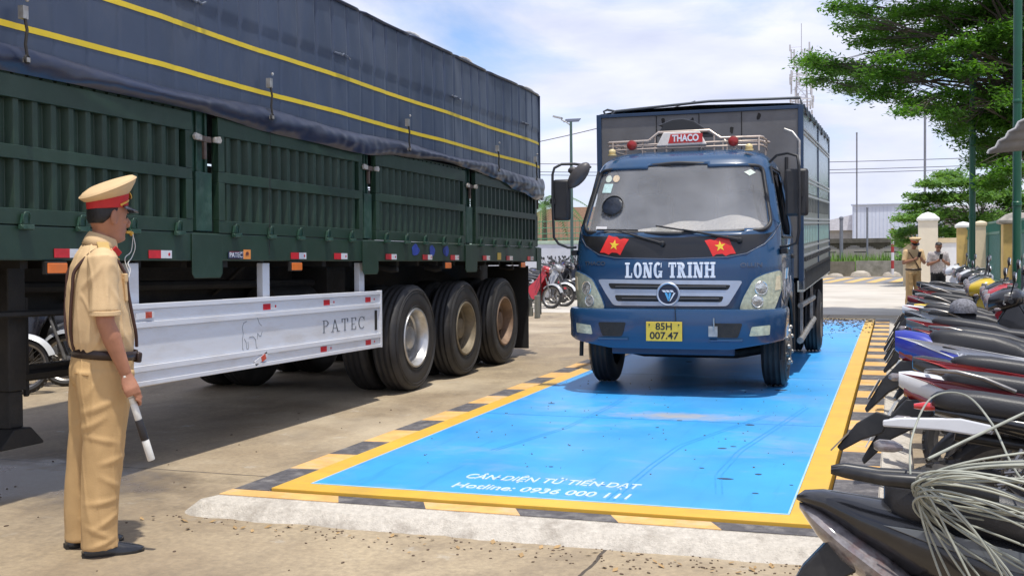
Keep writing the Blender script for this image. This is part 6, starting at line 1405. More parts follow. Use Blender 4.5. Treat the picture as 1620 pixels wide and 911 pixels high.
        q = MB(); q.box((-.15, 0, .62), (.006, .15, .09), Matrix.Rotation(.75, 3, 'Y')); q.build('holder_plate', mat('plate_back', (.22, .19, .15), .6, var=.3, scale=12), o, smooth=0)
    return o
def put(o, x, y, rz=0., lean=rad(8), sc=1.):
    o.location = (x, y, 0); o.rotation_euler = Matrix.Rotation(rz, 4, 'Z').to_euler(); o.rotation_euler = (Matrix.Rotation(rz, 3, 'Z') @ Matrix.Rotation(-lean, 3, 'X')).to_euler(); o.scale = (sc,)*3
    return o
def repaint(o, mapping):
    for c in kids(o):
        base = c.name.split('.')[0]
        if base in mapping and c.type == 'MESH': c.material_slots[0].link = 'OBJECT'; c.material_slots[0].material = mapping[base]
        repaint(c, mapping)
P = PAINT
# nearest: black bike with twin winglets and a clear tail lamp
b1 = make_bike('nearest black motorbike with twin winglets and a clear pointed tail lamp', 'black', 'grey', style='sport', grab='wing', sport=True, ind='clear', plate=False, up=.05)
put(b1, -.175, 3.0, .05, rad(8), .915)
for c in kids(b1):
    if c.name.split('.')[0] in ('tail_lamp', 'tail_cowl', 'side_panel') or (c.name.startswith('indicator') and sum(v.co.x for v in c.data.vertices)/len(c.data.vertices) < .5): bpy.data.objects.remove(c, do_unlink=True)
q = MB(); shell(q, [(.98, .105, .42, .655), (.7, .14, .44, .70), (.46, .138, .50, .755), (.26, .122, .58, .795), (.10, .10, .68, .815), (.0, .072, .755, .825), (-.055, .038, .778, .82), (-.078, .008, .79, .802)], 20, 1.05); q.build('tail_cowl', P['black'], b1, smooth=40)
q = MB(); shell(q, [(.25, .105, .50, .59), (.15, .107, .535, .675), (.05, .095, .615, .735), (-.02, .062, .69, .77), (-.07, .014, .764, .784)], 18, 1.25); q.build('tail_lamp', mclear, b1, smooth=40)
for s in (-1, 1):
    q = MB(); q.prism([(.80, .60), (.50, .635), (.28, .70), (.16, .742), (.34, .725), (.60, .672), (.84, .63)], (0, s*.136-.004, 0), (1, 0, 0), (0, 0, 1), (0, .008, 0)); q.build('side_panel', PAINT['grey'], b1, smooth=0, bevel=.002)
q = MB(); shell(q, [(.75, .085, .38, .52), (.45, .09, .50, .60), (.20, .08, .50, .575), (.05, .07, .40, .47), (-.06, .05, .28, .33)], 14, .9); q.build('inner_mudguard', mbp, b1, smooth=40)
# second: white grab brackets, quilted front seat
b2 = make_bike('second motorbike from the camera with white brackets and a fat rear tyre', 'black', 'white', grab='bracket', sport=True, ind='clear', xr=.26)
put(b2, -.04, 4.22, .02)
for c in kids(b2):
    if c.name.split('.')[0] in ('tail_cowl', 'rear_mudguard', 'side_panel', 'tail_lamp', 'number_plate', 'plate_bracket'): bpy.data.objects.remove(c, do_unlink=True)
q = MB(); shell(q, [(.98, .10, .50, .655), (.70, .125, .60, .70), (.46, .125, .66, .74), (.28, .10, .70, .76), (.18, .06, .73, .76)], 20, .9); q.build('tail_cowl', P['black'], b2, smooth=50)
q = MB(); shell(q, [(.20, .035, .745, .770), (.15, .032, .742, .776), (.11, .012, .750, .768)], 12); q.build('tail_lamp', mat('tail_red_bright', (.6, .02, .02), .2, coat=1), b2, smooth=60)
q = MB()
for k in range(7): q.ball((1.02-.055*k, 0, .735+.004*k), (.026, .115, .018), 10)
q.build('seat_roll', mseat, b2, smooth=60)
q = MB()
for s in (-1, 1): q.prism([(.62, .62), (.98, .60), (.80, .40), (.74, .34), (.72, .40), (.86, .56), (.66, .57)], (0, s*.14-.01, 0), (1, 0, 0), (0, 0, 1), (0, .02, 0)); q.lathe((.62, s*.142, .70), (0, s, 0), [(.012, 0), (.012, .006), (.005, .006)], 12)
q.build('side_bracket', P['silver'], b2, smooth=0, bevel=.004)
b3 = make_bike('third motorbike from the camera with a white and maroon tail and bright chrome grab rail', 'white', 'maroon', grab='rail', ind='clear')
put(b3, .02, 4.87, .02)
b4 = make_bike('fourth motorbike from the camera, black with a red side stripe and clear indicator', 'black', 'red', grab='none', ind='clear')
put(b4, .09, 5.58, .06)
b5 = make_bike('blue and white motorbike with lettering on its tail, fifth from the camera', 'blue', 'white', tailc='blue', grab='none', up=.045, ind='clear')
put(b5, .0, 6.32, -.04, rad(8), 1.03)
for s in (-1, 1):
    text('lettering', 'YAMAHA', .055, mlt, b5, (lambda s: lambda a, b_: (Vector((.40+a if s < 0 else .40-a, s*.146, .70+b_+(-.22)*((.40+a if s < 0 else .40-a)-.40))), Vector((0, s, 0))))(s), off=.010, bold=.001, width=.20)
protos = [b4, b3, b5, b2]
ROW = [  # y, proto, tail colour, panel colour, words
 (6.62, 0, 'grey', 'silver', 'sixth motorbike from the camera, dark with a long smooth grey seat'),
 (7.25, 1, 'black', 'red', 'seventh motorbike from the camera, black with a small red tail and silver trim'),
 (7.95, 0, 'grey', 'red', 'grey motorbike with a bright red side stripe, eighth from the camera'),
 (8.80, 1, 'black', 'silver', 'motorbike with a grey cap lying on its seat, ninth from the camera'),
 (9.65, 0, 'white', 'red', 'tenth motorbike from the camera, white with red side panels'),
 (10.5, 1, 'yellow', 'white', 'motorbike with bright yellow tail and white side stripe'),
 (11.35, 0, 'black', 'grey', 'plain black motorbike right behind the yellow tailed one'),
 (12.2, 1, 'maroon', 'silver', 'maroon motorbike, second behind the yellow tailed one'),
 (13.1, 0, 'grey', 'white', 'grey motorbike with white panels, third behind the yellow tailed one'),
 (14.0, 1, 'black', 'red', 'black and red motorbike, fourth behind the yellow tailed one'),
 (15.0, 0, 'silver', 'blue', 'silver and blue motorbike third from the far end of the row'),
 (16.0, 1, 'black', 'white', 'black and white motorbike last but one at the far end of the row'),
 (17.0, 0, 'black', 'grey', 'black motorbike at the far end of the row near the people')]
NEWB = {}
def clone(src, label, tc_, pc_, x, y, rz, group, lean=rad(8), sc=1.):
    c = copy_tree(src); c.location.z = 0; c['label'] = label; c['group'] = group
    repaint(c, {'tail_cowl': P[tc_], 'side_panel': P[pc_], 'leg_shield': P[tc_], 'headset_cover': P[tc_], 'front_mudguard': P[pc_ if pc_ != 'grey' else 'black']})
    for k in kids(c):
        if k.name.startswith('lettering'): bpy.data.objects.remove(k, do_unlink=True)
    return put(c, x, y, rz, lean, sc)
for y, k, a, b_, lb in ROW:
    y += .45; x = .13+.08*random.uniform(-1, 1)+(.0 if y < 11 else .03*(y-11))
    NEWB[y] = clone([b4, b3][k], lb, a, b_, x, y, random.uniform(-.13, .13), 'motorbikes in the row beside the weighbridge', rad(random.uniform(3, 13)), random.uniform(.95, 1.04))
# yellow bike gets its white stripe through the panel, cap on the ninth
cp = thing('baseball_cap', 'grey checked cap with a dark brim lying on a motorbike seat', 'cap', (.50, 9.19, .90), rz=.4)
q = MB(); R_ = [[Vector((r*cos(t)*1.05, r*sin(t), z)) for t in [2*pi*k/24 for k in range(24)]] for r, z in ((.095, -.01), (.098, .02), (.088, .055), (.066, .08), (.035, .095), (.006, .10))]; q.rings(R_); q.build('crown', mat('cap_check', (.16, .16, .18), .85, var=.6, scale=60), cp, smooth=60)
q = MB(); q.prism([(-.09, -.03), (-.13, -.06), (-.19, -.045), (-.205, 0), (-.19, .045), (-.13, .06), (-.09, .03)], (0, 0, -.008), (1, 0, 0), (0, 1, 0), (0, 0, .004)); q.build('brim', mbp, cp, smooth=0)
# second row, facing the first, front ends between them
R2W = [(8.38, 'black', 'grey', 'black motorbike of the facing row nearest the camera'), (9.22, 'red', 'silver', 'red fronted motorbike of the facing row, second from the camera'), (10.07, 'black', 'silver', 'black and silver motorbike of the facing row, third from the camera'), (10.92, 'yellow', 'black', 'yellow fronted motorbike of the facing row'), (11.78, 'grey', 'black', 'grey motorbike right behind the yellow one of the facing row'), (12.65, 'black', 'white', 'black motorbike of the facing row with white panels'),
 (13.55, 'silver', 'grey', 'silver motorbike in the middle of the facing row'), (14.5, 'black', 'red', 'black motorbike of the facing row with red panels'), (15.5, 'white', 'silver', 'white motorbike of the facing row'), (16.5, 'black', 'black', 'all black motorbike of the facing row, third from its far end'), (18.1, 'black', 'silver', 'black and silver motorbike next to last in the facing row'), (19.0, 'white', 'black', 'white fronted motorbike at the far end of the facing row')]
mmb = mat('mirror_shell_bright', (.62, .66, .72), .18, metal=.7)
for i, (y, a, b_, lb) in enumerate(R2W):
    c = clone([b3, b4][i % 2], lb, a, b_, 2.38+.012*(y-8)+random.uniform(-.12, .12), y+.45, pi+random.uniform(-.16, .16), 'motorbikes of the facing row on the right', rad(8))
    if i % 2:
        for k_ in kids(c):
            if k_.name.startswith('mirror'): [bpy.data.objects.remove(g_, do_unlink=True) for g_ in kids(k_)]; bpy.data.objects.remove(k_, do_unlink=True)
for o in list(bpy.data.objects):
    if o.name.startswith('motorbike') and o is not b1: o.location.z = .064
# rows beyond the trailer on the left
LC = [('maroon', 'white'), ('black', 'silver'), ('black', 'red'), ('grey', 'black'), ('blue', 'white'), ('black', 'black'), ('silver', 'grey'), ('black', 'grey'), ('maroon', 'silver'), ('black', 'white')]
k = 0
for y in (8.3, 9.0, 9.75, 10.5, 11.3, 12.1, 13.0):
    a, b_ = LC[k % 10]; clone([b3, b4][k % 2], ['maroon and white', 'black and silver', 'black and red', 'grey and black', 'blue and white', 'plain black', 'silver and grey'][k]+' motorbike parked in the shade seen beneath the trailer', a, b_, -9.9-.05*k, y, random.uniform(.35, .6), 'motorbikes seen beneath the trailer'); k += 1
# beyond the lane, between the two trucks
spots = [(835, 495, 26.0), (846, 493, 26.6), (858, 478, 29), (868, 474, 30.2), (878, 472, 30.8), (888, 470, 31.4), (898, 468, 32.2), (908, 468, 33), (866, 462, 33.6), (880, 460, 34.6), (893, 458, 35.2), (905, 458, 35.8), (920, 466, 33.6), (934, 466, 34.2)]+[(u, 466, yy) for u, yy in ((842, 28.2), (850, 29.6), (862, 30.6), (873, 31.8), (884, 32.9), (852, 32.0), (843, 34.4), (858, 35.4), (870, 36.0), (886, 36.6), (900, 36.8), (845, 30.9))]
for i, (u_, v_, yy) in enumerate(spots):
    p_ = at(u_, v_, yy); a, b_ = LC[(i*3) % 10]
    lb = 'red motorbike nearest the trailer tail in the far parked group' if i == 0 else ('white panelled motorbike second from the trailer tail in the far parked group' if i == 1 else 'parked motorbike in the packed far group before the white wall')
    if i == 0: a, b_ = 'red', 'silver'
    if i == 1: a, b_ = 'silver', 'white'
    c = clone([b4, b3][i % 2], lb, a, b_, p_.x-.9, yy, random.uniform(-.35, .2), 'motorbikes packed before the white wall'); 
# cable coil over the first two bikes
rc = random.Random(11); q = MB()
mcab = mat('cable_grey', (.30, .31, .26), .5, var=.12, scale=30)
cc = Vector((.50, 3.05, .775))
def loop(cx, cy, cz, rx, ry, tilt, roll_, seed, drop=.06, n=56, part=1., wob=.02):
    M_ = Matrix.Rotation(roll_, 3, 'Z') @ Matrix.Rotation(tilt, 3, 'Y'); pts = []
    for i in range(n):
        t = 2*pi*part*i/n; w_ = Vector((noise.noise(Vector((cos(t)*1.5, sin(t)*1.5, seed))), noise.noise(Vector((cos(t)*1.5, sin(t)*1.5, seed+9))), noise.noise(Vector((cos(t)*1.5, sin(t)*1.5, seed+20)))))*wob
        pts.append(Vector((cx, cy, cz))+M_@Vector((rx*cos(t), ry*sin(t), drop*sin(2*t+seed)))+w_)
    return pts
CR = .0030
G0 = Vector((.055, 2.92, .80))
def hank(phi, rx, ry, yaw_, jit_, seed, vy=.55, n=60):
    u = Vector((cos(phi)*cos(yaw_), sin(yaw_), sin(phi))); v = Vector((sin(-phi)*.8, -vy, cos(phi)*.8)); g = G0+Vector((rc.gauss(0, jit_), rc.gauss(0, jit_), rc.gauss(0, jit_)))
    return [g+u*rx*(1-cos(t))+v*ry*sin(t)+Vector((0, 0, -.05*(1-cos(t))**2*.5))+.012*Vector((noise.noise(Vector((cos(t), sin(t), seed))), noise.noise(Vector((cos(t), sin(t), seed+5))), noise.noise(Vector((cos(t), sin(t), seed+11))))) for t in [2*pi*i_/n for i_ in range(n)]]
for i in range(8): q.tube(hank(rc.uniform(-.06, .10), rc.uniform(.30, .50), rc.uniform(.05, .13), .15, .010, i*1.3), CR, 6, closed=True)
for i in range(9): q.tube(hank(rc.uniform(-.40, -.18), rc.uniform(.22, .42), rc.uniform(.07, .16), .0, .012, 20+i*1.3), CR, 6, closed=True)
for i in range(4): q.tube(hank(rc.uniform(-1.15, -.8), rc.uniform(.18, .26), rc.uniform(.03, .08), -.1, .012, 50+i*1.3), CR, 6, closed=True)
q.tube(strap([(.04, 3.06, .80), (.045, 3.2, .88), (.10, 3.40, .965), (.19, 3.42, .975), (.25, 3.25, .92), (.30, 3.0, .82), (.42, 2.8, .74), (.6, 2.7, .7)]), CR, 6)
q.tube(strap([(.08, 2.95, .87), (.22, 3.1, .92), (.42, 3.3, .985), (.70, 3.5, 1.04), (1.0, 3.55, 1.0)]), CR*1.5, 6)
q.tube(strap([(.30, 3.1, .80), (.5, 3.2, .9), (.7, 3.1, .88), (.9, 3.2, .9)]), CR, 6)
cb = q.build('cable', mcab, smooth=60); cb.name = 'cable_coil'
tag(cb, 'tangled coil of thin grey cable draped over the nearest motorbike seat', 'cable')
# ================================================================ background
mwall = mat('wall_white', (.62, .63, .68), .8, var=.05, scale=.8, bump=.1, dirt=(.45, .44, .42), dscale=1.5, damt=.4)
mcrm = mat('cream_paint', (.66, .55, .38), .75, var=.06, scale=1.5, dirt=(.42, .34, .22), dscale=2, damt=.4)
mocr = mat('ochre_paint', (.55, .38, .13), .75, var=.12, scale=1.5, dirt=(.25, .18, .1), dscale=2.5, damt=.6)
mgfe = mat('green_fence', (.02, .15, .11), .45, var=.15, scale=6)
mpost = mat('green_post', (.008, .085, .045), .4, var=.15, scale=3)
# left: white wall with a netted top, tiled roof and palm beyond
lw = thing('boundary_wall', 'long white yard wall with green netting on top behind the parked motorbikes', 'wall', (-11, 37.8, 0))
q = MB(); q.span((-2.9, 0, 0), (6, .2, 1.62)); q.span((-2.9, -34, 0), (-2.7, -.001, 1.62)); q.build('masonry', mwall, lw, smooth=0)
MB().span((-2.85, -.03, 1.6205), (6.02, .23, 1.74)).build('coping', mat('coping_green', (.42, .52, .40), .7), lw, smooth=0, bevel=.01)
q = MB(); q.span((-2.71, -34, 1.6205), (-2.9, -.04, 1.7)); q.build('coping', mat('coping_green', (0, 0, 0)), lw, smooth=0)
q = MB()
for k in range(60): q.tube([(-2.8+.15*k, .1, 1.741), (-2.8+.15*k, .1, 2.45)], .008, 4)
for z in (1.82, 2.0, 2.2, 2.43): q.tube([(-2.8, .1, z), (6, .1, z)], .012, 4)
q.build('netting', mat('netting_green', (.05, .22, .12), .6), lw)
hs_ = thing('tiled_house', 'low building with an orange tiled roof behind the white yard wall', 'building', (-13.5, 52, 0))
q = MB(); q.span((-8, 0, 0), (7.5, 6, 1.99)); q.build('wall', mcrm, hs_, smooth=0)
q = MB(); q.prism([(-8.6, 2.0), (8.1, 2.0), (5.5, 3.45), (-2.0, 3.45)], (0, -.6, 0), (1, 0, 0), (0, 0, 1), (0, 7.2, 0)); q.build('roof', mat('roof_tile', (.40, .24, .15), .8, var=.25, scale=6, stretch=(6, 1, 3)), hs_, smooth=0)
for x in (-4, 0, 4): MB().span((x, -.06, 1.2), (x+1, -.001, 2.1)).build('window', mat('window_dark', (.04, .05, .06), .1), hs_, smooth=0)
def palm(x, y, h, label, n=14, L_=2.2, sd=1):
    r = random.Random(sd); o = thing('palm_tree', label, 'tree', (x, y, 0))
    q = MB(); q.tube([(0, 0, 0), (.1, 0, h*.5), (.05, .1, h)], [.16, .12, .09], 10); q.build('trunk', mat('bark', (.10, .075, .05), .9, var=.3, scale=8, bump=.5), o)
    q = MB(); F = []
    for k in range(n):
        a = 2*pi*k/n+r.uniform(-.2, .2); e = r.uniform(.2, 1.2); P_ = []
        for i in range(16):
            t = i/15; P_.append(Vector((.05+cos(a)*L_*t*cos(e*(1-t*.6)), .1+sin(a)*L_*t*cos(e*(1-t*.6)), h+L_*(sin(e)*t-1.0*t*t))))
        q.tube(P_, .012, 4)
        for i in range(2, 16):
            d_ = (P_[i]-P_[i-1]).normalized(); sd_ = Vector((-sin(a), cos(a), 0)); ln = .45*(1-abs(i/15-.45))*L_/2.2
            for s in (-1, 1):
                for off in (0, .5):
                    b_ = P_[i-1].lerp(P_[i], off); tip = b_+sd_*s*ln*.8+d_*ln*.4+Vector((0, 0, -.25*ln)); q.add([b_, b_+d_*.05, tip], [(0, 1, 2)])
    q.build('crown', mat('palm_green', (.07, .16, .03), .6, var=.35, scale=4), o, smooth=0, fix=False)
pp = at(866, 400, 42); palm(pp.x-.2, 42, 3.1, 'small palm showing over the wall beside the trailer tail', sd=2)
pp = at(835, 400, 45); palm(pp.x-2, 45, 3.8, 'palm hidden mostly behind the trailer tail', sd=4)
# street lamps
def lamp(x, y, h, arm, label, m, r=.05, head=True):
    o = thing('street_lamp', label, 'lamp post', (x, y, 0)); q = MB(); q.tube([(0, 0, 0), (0, 0, h)], [r*1.15, r*.85], 12); q.lathe((0, 0, 0), (0, 0, 1), [(r*2, 0), (r*2, .02), (r*1.2, .05)], 12); q.build('pole', m, o, smooth=50)
    if head:
        q = MB(); q.tube([(0, 0, h-.12), (arm*.5, 0, h), (arm, 0, h+.08)], r*.45, 8); q.box((arm*1.35, 0, h+.16), (abs(arm)*.9, .2, .06), Matrix.Rotation(.25*(1 if arm < 0 else -1), 3, 'Y')); q.build('lamp_head', mgrey if False else mat('lamp_head', (.35, .36, .38), .4), o, bevel=.01)
        q = MB(); q.box((0, .15, h+.06), (.5, .3, .02), Matrix.Rotation(.4, 3, 'X')); q.build('solar_panel', mat('solar', (.02, .025, .05), .2), o)
    return o
pp = at(905, 400, 34); lamp(pp.x, 34, 5.45, -.32, 'slim green street lamp seen between the trailer and the cargo truck', mat('lamp_green', (.06, .11, .10), .5))
# green posts among the motorbikes on the right
pp = at(1609, 430, 20); q = MB(); 
for (u_, yy, r_, lb, h) in ((1608.5, 15.5, .052, 'thick dark green post at the right edge rising through the tree', 7.5), (1538, 22.0, .055, 'thinner dark green post between the gate pillars and the tree', 5.2)):
    pp = at(u_, 400, yy); o = thing('green_post', lb, 'post', (pp.x, yy, 0)); q = MB(); q.tube([(0, 0, 0), (0, 0, h)], r_, 16); q.build('shaft', mpost, o)
    q = MB(); q.lathe((0, 0, 1.9), (0, 0, 1), [(r_, 0), (r_*1.15, .01), (r_*1.15, .05), (r_, .06)], 16); q.lathe((0, 0, 0), (0, 0, 1), [(r_*2.4, 0), (r_*2.4, .015), (r_*1.2, .02), (r_*1.2, .06)], 16); q.lathe((0, 0, 3.2), (0, 0, 1), [(r_, 0), (r_*1.1, .01), (r_*1.1, .04), (r_, .05)], 16); q.build('collar', mpost, o)
# grey umbrella / canopy edge at the right
P1, P2, P3 = at(1562, 243, 12), at(1720, 92, 12.1), at(1700, 229, 14.6)
cn = thing('canopy', 'grey sheet canopy edge sloping in at the right margin', 'canopy', (P1.x, P1.y, 0))
off_ = Vector((P1.x, P1.y, 0)); nrm_ = (P2-P1).cross(P3-P1).normalized()
V = [P1+(P2-P1)*(i/40)+(P3-P1)*(j/6)-off_+nrm_*.012*sin(i*pi/2) for i in range(41) for j in range(7)]
q = MB(); q.add(V, [(i*7+j, i*7+j+7, i*7+j+8, i*7+j+1) for i in range(40) for j in range(6)]); o = q.build('sheet', mat('canopy_grey', (.17, .17, .17), .75, var=.12, scale=3, bump=.3, bscale=5), cn, smooth=60, fix=False); o.modifiers.new('s', 'SOLIDIFY').thickness = .02
q = MB(); q.tube([V[i*7] for i in range(41)], .012, 6); q.build('sheet_edge', mat('canopy_edge', (.42, .42, .42), .6), cn)
e1, e2 = P2.lerp(P3, .3)-off_, P2+(P3-P1)-off_
q = MB(); q.tube([(e1.x, e1.y, 0), (e1.x, e1.y, e1.z+.1)], .04, 10); q.tube([(e2.x, e2.y, 0), (e2.x, e2.y, e2.z)], .04, 10); q.build('support', mzinc, cn)
# gate pillars and fences
def pillar2(x, y, w_, h, m, label, capm=None, cw=.08, ch=.16, rot=0):
    o = thing('gate_pillar', label, 'pillar', (x, y, 0), rz=rot); MB().span((-w_/2, -w_/2, 0), (w_/2, w_/2, h)).build('shaft', m, o, smooth=0, bevel=.01)
    q = MB(); a = w_/2+cw; R_ = [[(s*a_, t*a_, z) for s, t in ((-1, -1), (1, -1), (1, 1), (-1, 1))] for a_, z in ((w_/2+.02, h+.001), (a, h+.03), (a, h+.09), (a*.55, h+.09+ch*.7), (.01, h+.09+ch))]; q.rings(R_); q.build('cap', capm or m, o, smooth=0, bevel=.006)
    return o
pp = at(1468, 345, 38); pillar2(pp.x, 38, .58, pp.z-.1, mat('cream_light', (.74, .66, .52), .75, var=.04), 'tall cream pillar with pyramid cap behind the two people', mat('white_cap', (.72, .72, .70), .7), .05, .2)
pp = at(1492, 378, 38.4); q = MB(); o = thing('gate_wall', 'white wall panel with cream edging right of the tall cream pillar', 'wall', (pp.x, 38.4, 0))
MB().span((-.22, 0, 0), (.62, .16, pp.z-.12)).build('panel', mat('panel_white', (.72, .73, .76), .7, var=.03), o, smooth=0); q = MB(); q.span((-.3, -.03, pp.z-.1199), (.66, .2, pp.z+.03)); q.span((.6205, -.02, 0), (.70, .18, pp.z-.12)); q.build('edging', mcrm, o, smooth=0)
pp = at(1450, 385, 42); o = thing('low_wall', 'short cream wall seen over the officer\'s shoulder by the gate', 'wall', (pp.x, 42, 0)); MB().span((-.45, 0, 0), (.5, .2, 1.75)).build('masonry', mcrm, o, smooth=0); q = MB(); [q.lathe((-.4+.12*k, .1, 1.75), (0, 0, 1), [(.03, 0), (.03, .1), (.001, .16)], 6) for k in range(8)]; q.build('spikes', mcrm, o)
pp = at(1600, 345, 30); oy = pillar2(pp.x+.12, 30, .66, pp.z-.15, mocr, 'wide ochre pillar with a stained grey cap by the green fence', mat('cap_grey', (.30, .28, .25), .85, var=.3, dirt=(.05, .05, .04), dscale=5), .1, .22)
pp = at(1525, 355, 36); pillar2(pp.x, 36.4, .36, pp.z-.1, mocr, 'small ochre pillar half hidden by leaves left of the far green post', mat('white_cap', (.7, .7, .7)), .05, .1)
pp = at(1556, 352, 33); pillar2(pp.x-.05, 33.4, .26, 1.95, mcrm, 'slim cream pillar at the end of the green fence', None, .03, .06)
def fence2(x0, y0, x1, y1, h0, h1, label, lift=.45, n=14):
    L_ = math.hypot(x1-x0, y1-y0); o = thing('fence', label, 'fence', (x0, y0, 0), rz=math.atan2(y1-y0, x1-x0))
    MB().span((0, -.1, 0), (L_, .1, lift)).build('plinth', mcrm, o, smooth=0)
    q = MB(); q.span((0, -.025, lift+.12), (L_, .025, lift+.18)); q.span((0, -.025, h1-.35), (L_, .025, h1-.28)); q.span((0, -.026, h1-.06), (L_, .026, h1)); 
    for k in range(int(L_/.14)+1): q.span((k*.14, -.012, lift+.0), (k*.14+.03, .012, h1-.061))
    q.build('railing', mgfe, o, smooth=0)
    q = MB()
    for k in range(int(L_/.14)): q.span((k*.14+.035, -.004, lift+.2), (k*.14+.135, .004, h1-.36))
    q.build('infill', mat('infill_pale', (.30, .42, .44), .6, var=.2, scale=4), o, smooth=0)
    return o
fence2(2.45, 34, 2.52, 30.4, 0, 2.05, 'green railing with pale infill left of the ochre pillar', .35)
fence2(2.9, 29.6, 3.1, 21, 0, 2.05, 'long green railing running off the right edge past the ochre pillar', .5)
fence2(1.95, 37, 2.3, 35, 0, 1.95, 'far green railing between the small ochre pillar and the slim cream pillar', .5)
# far street: kerb wall, old wall, grass, building, poles
ob = thing('kerb_wall', 'low mossy concrete kerb wall along the far street', 'wall', (-3, 56, 0))
mold = mat('mossy_concrete', (.17, .155, .12), .9, var=.3, scale=1.6, dirt=(.06, .06, .035), dscale=1.2, damt=.8)
MB().span((-30, 0, 0), (1.2, .4, .72)).build('masonry', mold, ob, smooth=0); MB().span((1.25, -.02, 0), (7, .42, .74)).build('masonry', mat('mossy_light', (.27, .26, .22), .9, var=.3, scale=1.6, dirt=(.08, .08, .05), dscale=1.5, damt=.8), ob, smooth=0)
ro = MB()
for i in range(9): x = -6+i*1.15; ro.ball((x+random.uniform(-.2, .2), 55.4, .02), (random.uniform(.3, .6), .3, random.uniform(.12, .3)), 8)
ob2 = ro.build('rubble', mat('rubble', (.38, .34, .28), .9, var=.2, scale=3, bump=.5), smooth=30); tag(ob2, 'broken concrete lumps along the far kerb wall', kind='stuff')
gr = MB(); rg = random.Random(5)
for _ in range(9000):
    x, y = rg.uniform(-34, 3.6), rg.uniform(56.5, 60); h = rg.uniform(.3, .75)*(1.15+.4*noise.noise(Vector((x*.8, y, 0)))); a = rg.random()*6.3
    d_ = Vector((cos(a), sin(a), 0)); s2 = Vector((-sin(a), cos(a), 0))*.05; b_ = Vector((x, y, 0)); gr.add([b_-s2, b_+s2, b_+d_*h*.35+Vector((0, 0, h+.35))], [(0, 1, 2)])
tag(gr.build('grass', mat('grass_bright', (.14, .27, .035), .7, var=.35, scale=3), smooth=0, fix=False), 'strip of bright green grass behind the far kerb wall', kind='stuff')
ow = thing('old_wall', 'weathered grey rendered wall with stained top across the street', 'wall', (-3, 61, 0))
mow = mat('old_render', (.34, .32, .29), .9, var=.18, scale=.8, bump=.2, dirt=(.20, .17, .15), dscale=.9, damt=.7)
MB().span((-34, 0, 0), (7.5, .25, 1.62)).build('masonry', mow, ow, smooth=0)
q = MB(); V = []
for i in range(240):
    x = -20+i*.115; q.span((x, -.004-.0001*(i % 3), 1.62-.12-.28*max(0, noise.noise(Vector((x*1.6, 0, 0)))+.35)), (x+.115, .0, 1.6202))
q.build('moss_stain', mat('moss_dark', (.09, .08, .055), .95, var=.3), ow, smooth=0)
MB().span((-34, -.06, 1.6205), (7.5, .31, 1.86)).build('coping', mat('coping_old', (.12, .11, .09), .9, var=.4, scale=3), ow, smooth=0)
q = MB()
for k in range(12): q.span((-5+k*1.5, -.002, 1.12), (-4.4+k*1.5, .0, 1.17))
q.build('vent_slot', mblk, ow, smooth=0)
wbld = thing('white_shed', 'white sheet metal building with a pale low roof behind the old wall', 'building', (-3, 82, 0))
mshed = mat('shed_white', (.62, .67, .78), .5, var=.08, scale=.7, dirt=(.42, .48, .58), dscale=.6, damt=.5)
q = MB(); q.span((0.2, 0, 0), (6.2, 8, 4.35)); q.build('wall', mshed, wbld, smooth=0)
q = MB()
for k in range(24): q.span((.25+k*.25, -.02, .5), (.29+k*.25, 0-.001, 4.2))
q.span((.1, -.1, 4.3505), (6.3, 8.1, 4.42)); q.span((5.4, -.03, 2.3), (6.0, -.002, 3.4)); q.build('sheet_rib', mat('shed_rib', (.50, .56, .68), .5), wbld, smooth=0)
q = MB(); q.span((-20, .6, 0), (.19, 9, 2.6)); q.span((6.21, .6, 0), (16, 9, 3.1)); q.build('wing', mat('shed_wing', (.34, .33, .31), .7), wbld, smooth=0)
q = MB(); q.prism([(-20, 2.605), (.19, 2.605), (.19, 3.7), (-2.5, 3.1), (-20, 3.0)], (0, .3, 0), (1, 0, 0), (0, 0, 1), (0, 9, 0)); q.prism([(6.21, 3.105), (17, 3.105), (14.5, 4.2), (6.21, 4.2)], (0, .3, 0), (1, 0, 0), (0, 0, 1), (0, 9, 0)); q.build('roof', mat('shed_roof', (.62, .62, .66), .5), wbld, smooth=0)
for i, (u_, yy, h, r_, lb) in enumerate(((1355.5, 78, 9.0, .05, 'thin rod mast above the white shed'), (1463, 70, 10.2, .07, 'thin steel pole rising behind the leafy tree'), (1372, 60, 3.4, .05, 'short iron pole before the white shed'), (1331, 60, 2.9, .09, 'stubby grey pole beside the old wall'))):
    pp = at(u_, 400, yy); o = thing('pole', lb, 'pole', (pp.x, yy, 0)); q = MB(); q.tube([(0, 0, 0), (0, 0, h)], r_, 8); q.ball((0, 0, h), r_*1.3, 8); q.build('shaft', mat('pole_grey', (.20, .21, .24), .6), o)
    q = MB(); q.lathe((0, 0, 0), (0, 0, 1), [(r_*2.5, 0), (r_*2.5, .1), (r_, .12)], 8); q.build('base', mat('pole_grey', (0, 0, 0)), o)
pp = at(1412, 400, 54); o = thing('striped_pole', 'slim red and white banded pole by the far kerb', 'pole', (pp.x, 55.2, 0))
for k in range(6): q = MB(); q.lathe((0, 0, .38*k), (0, 0, 1), [(.001, 0), (.07, 0), (.07, .379), (.001, .379)], 10); q.build('band', mrw if k % 2 == 0 else mat('band_red', (.35, .03, .03), .5), o)
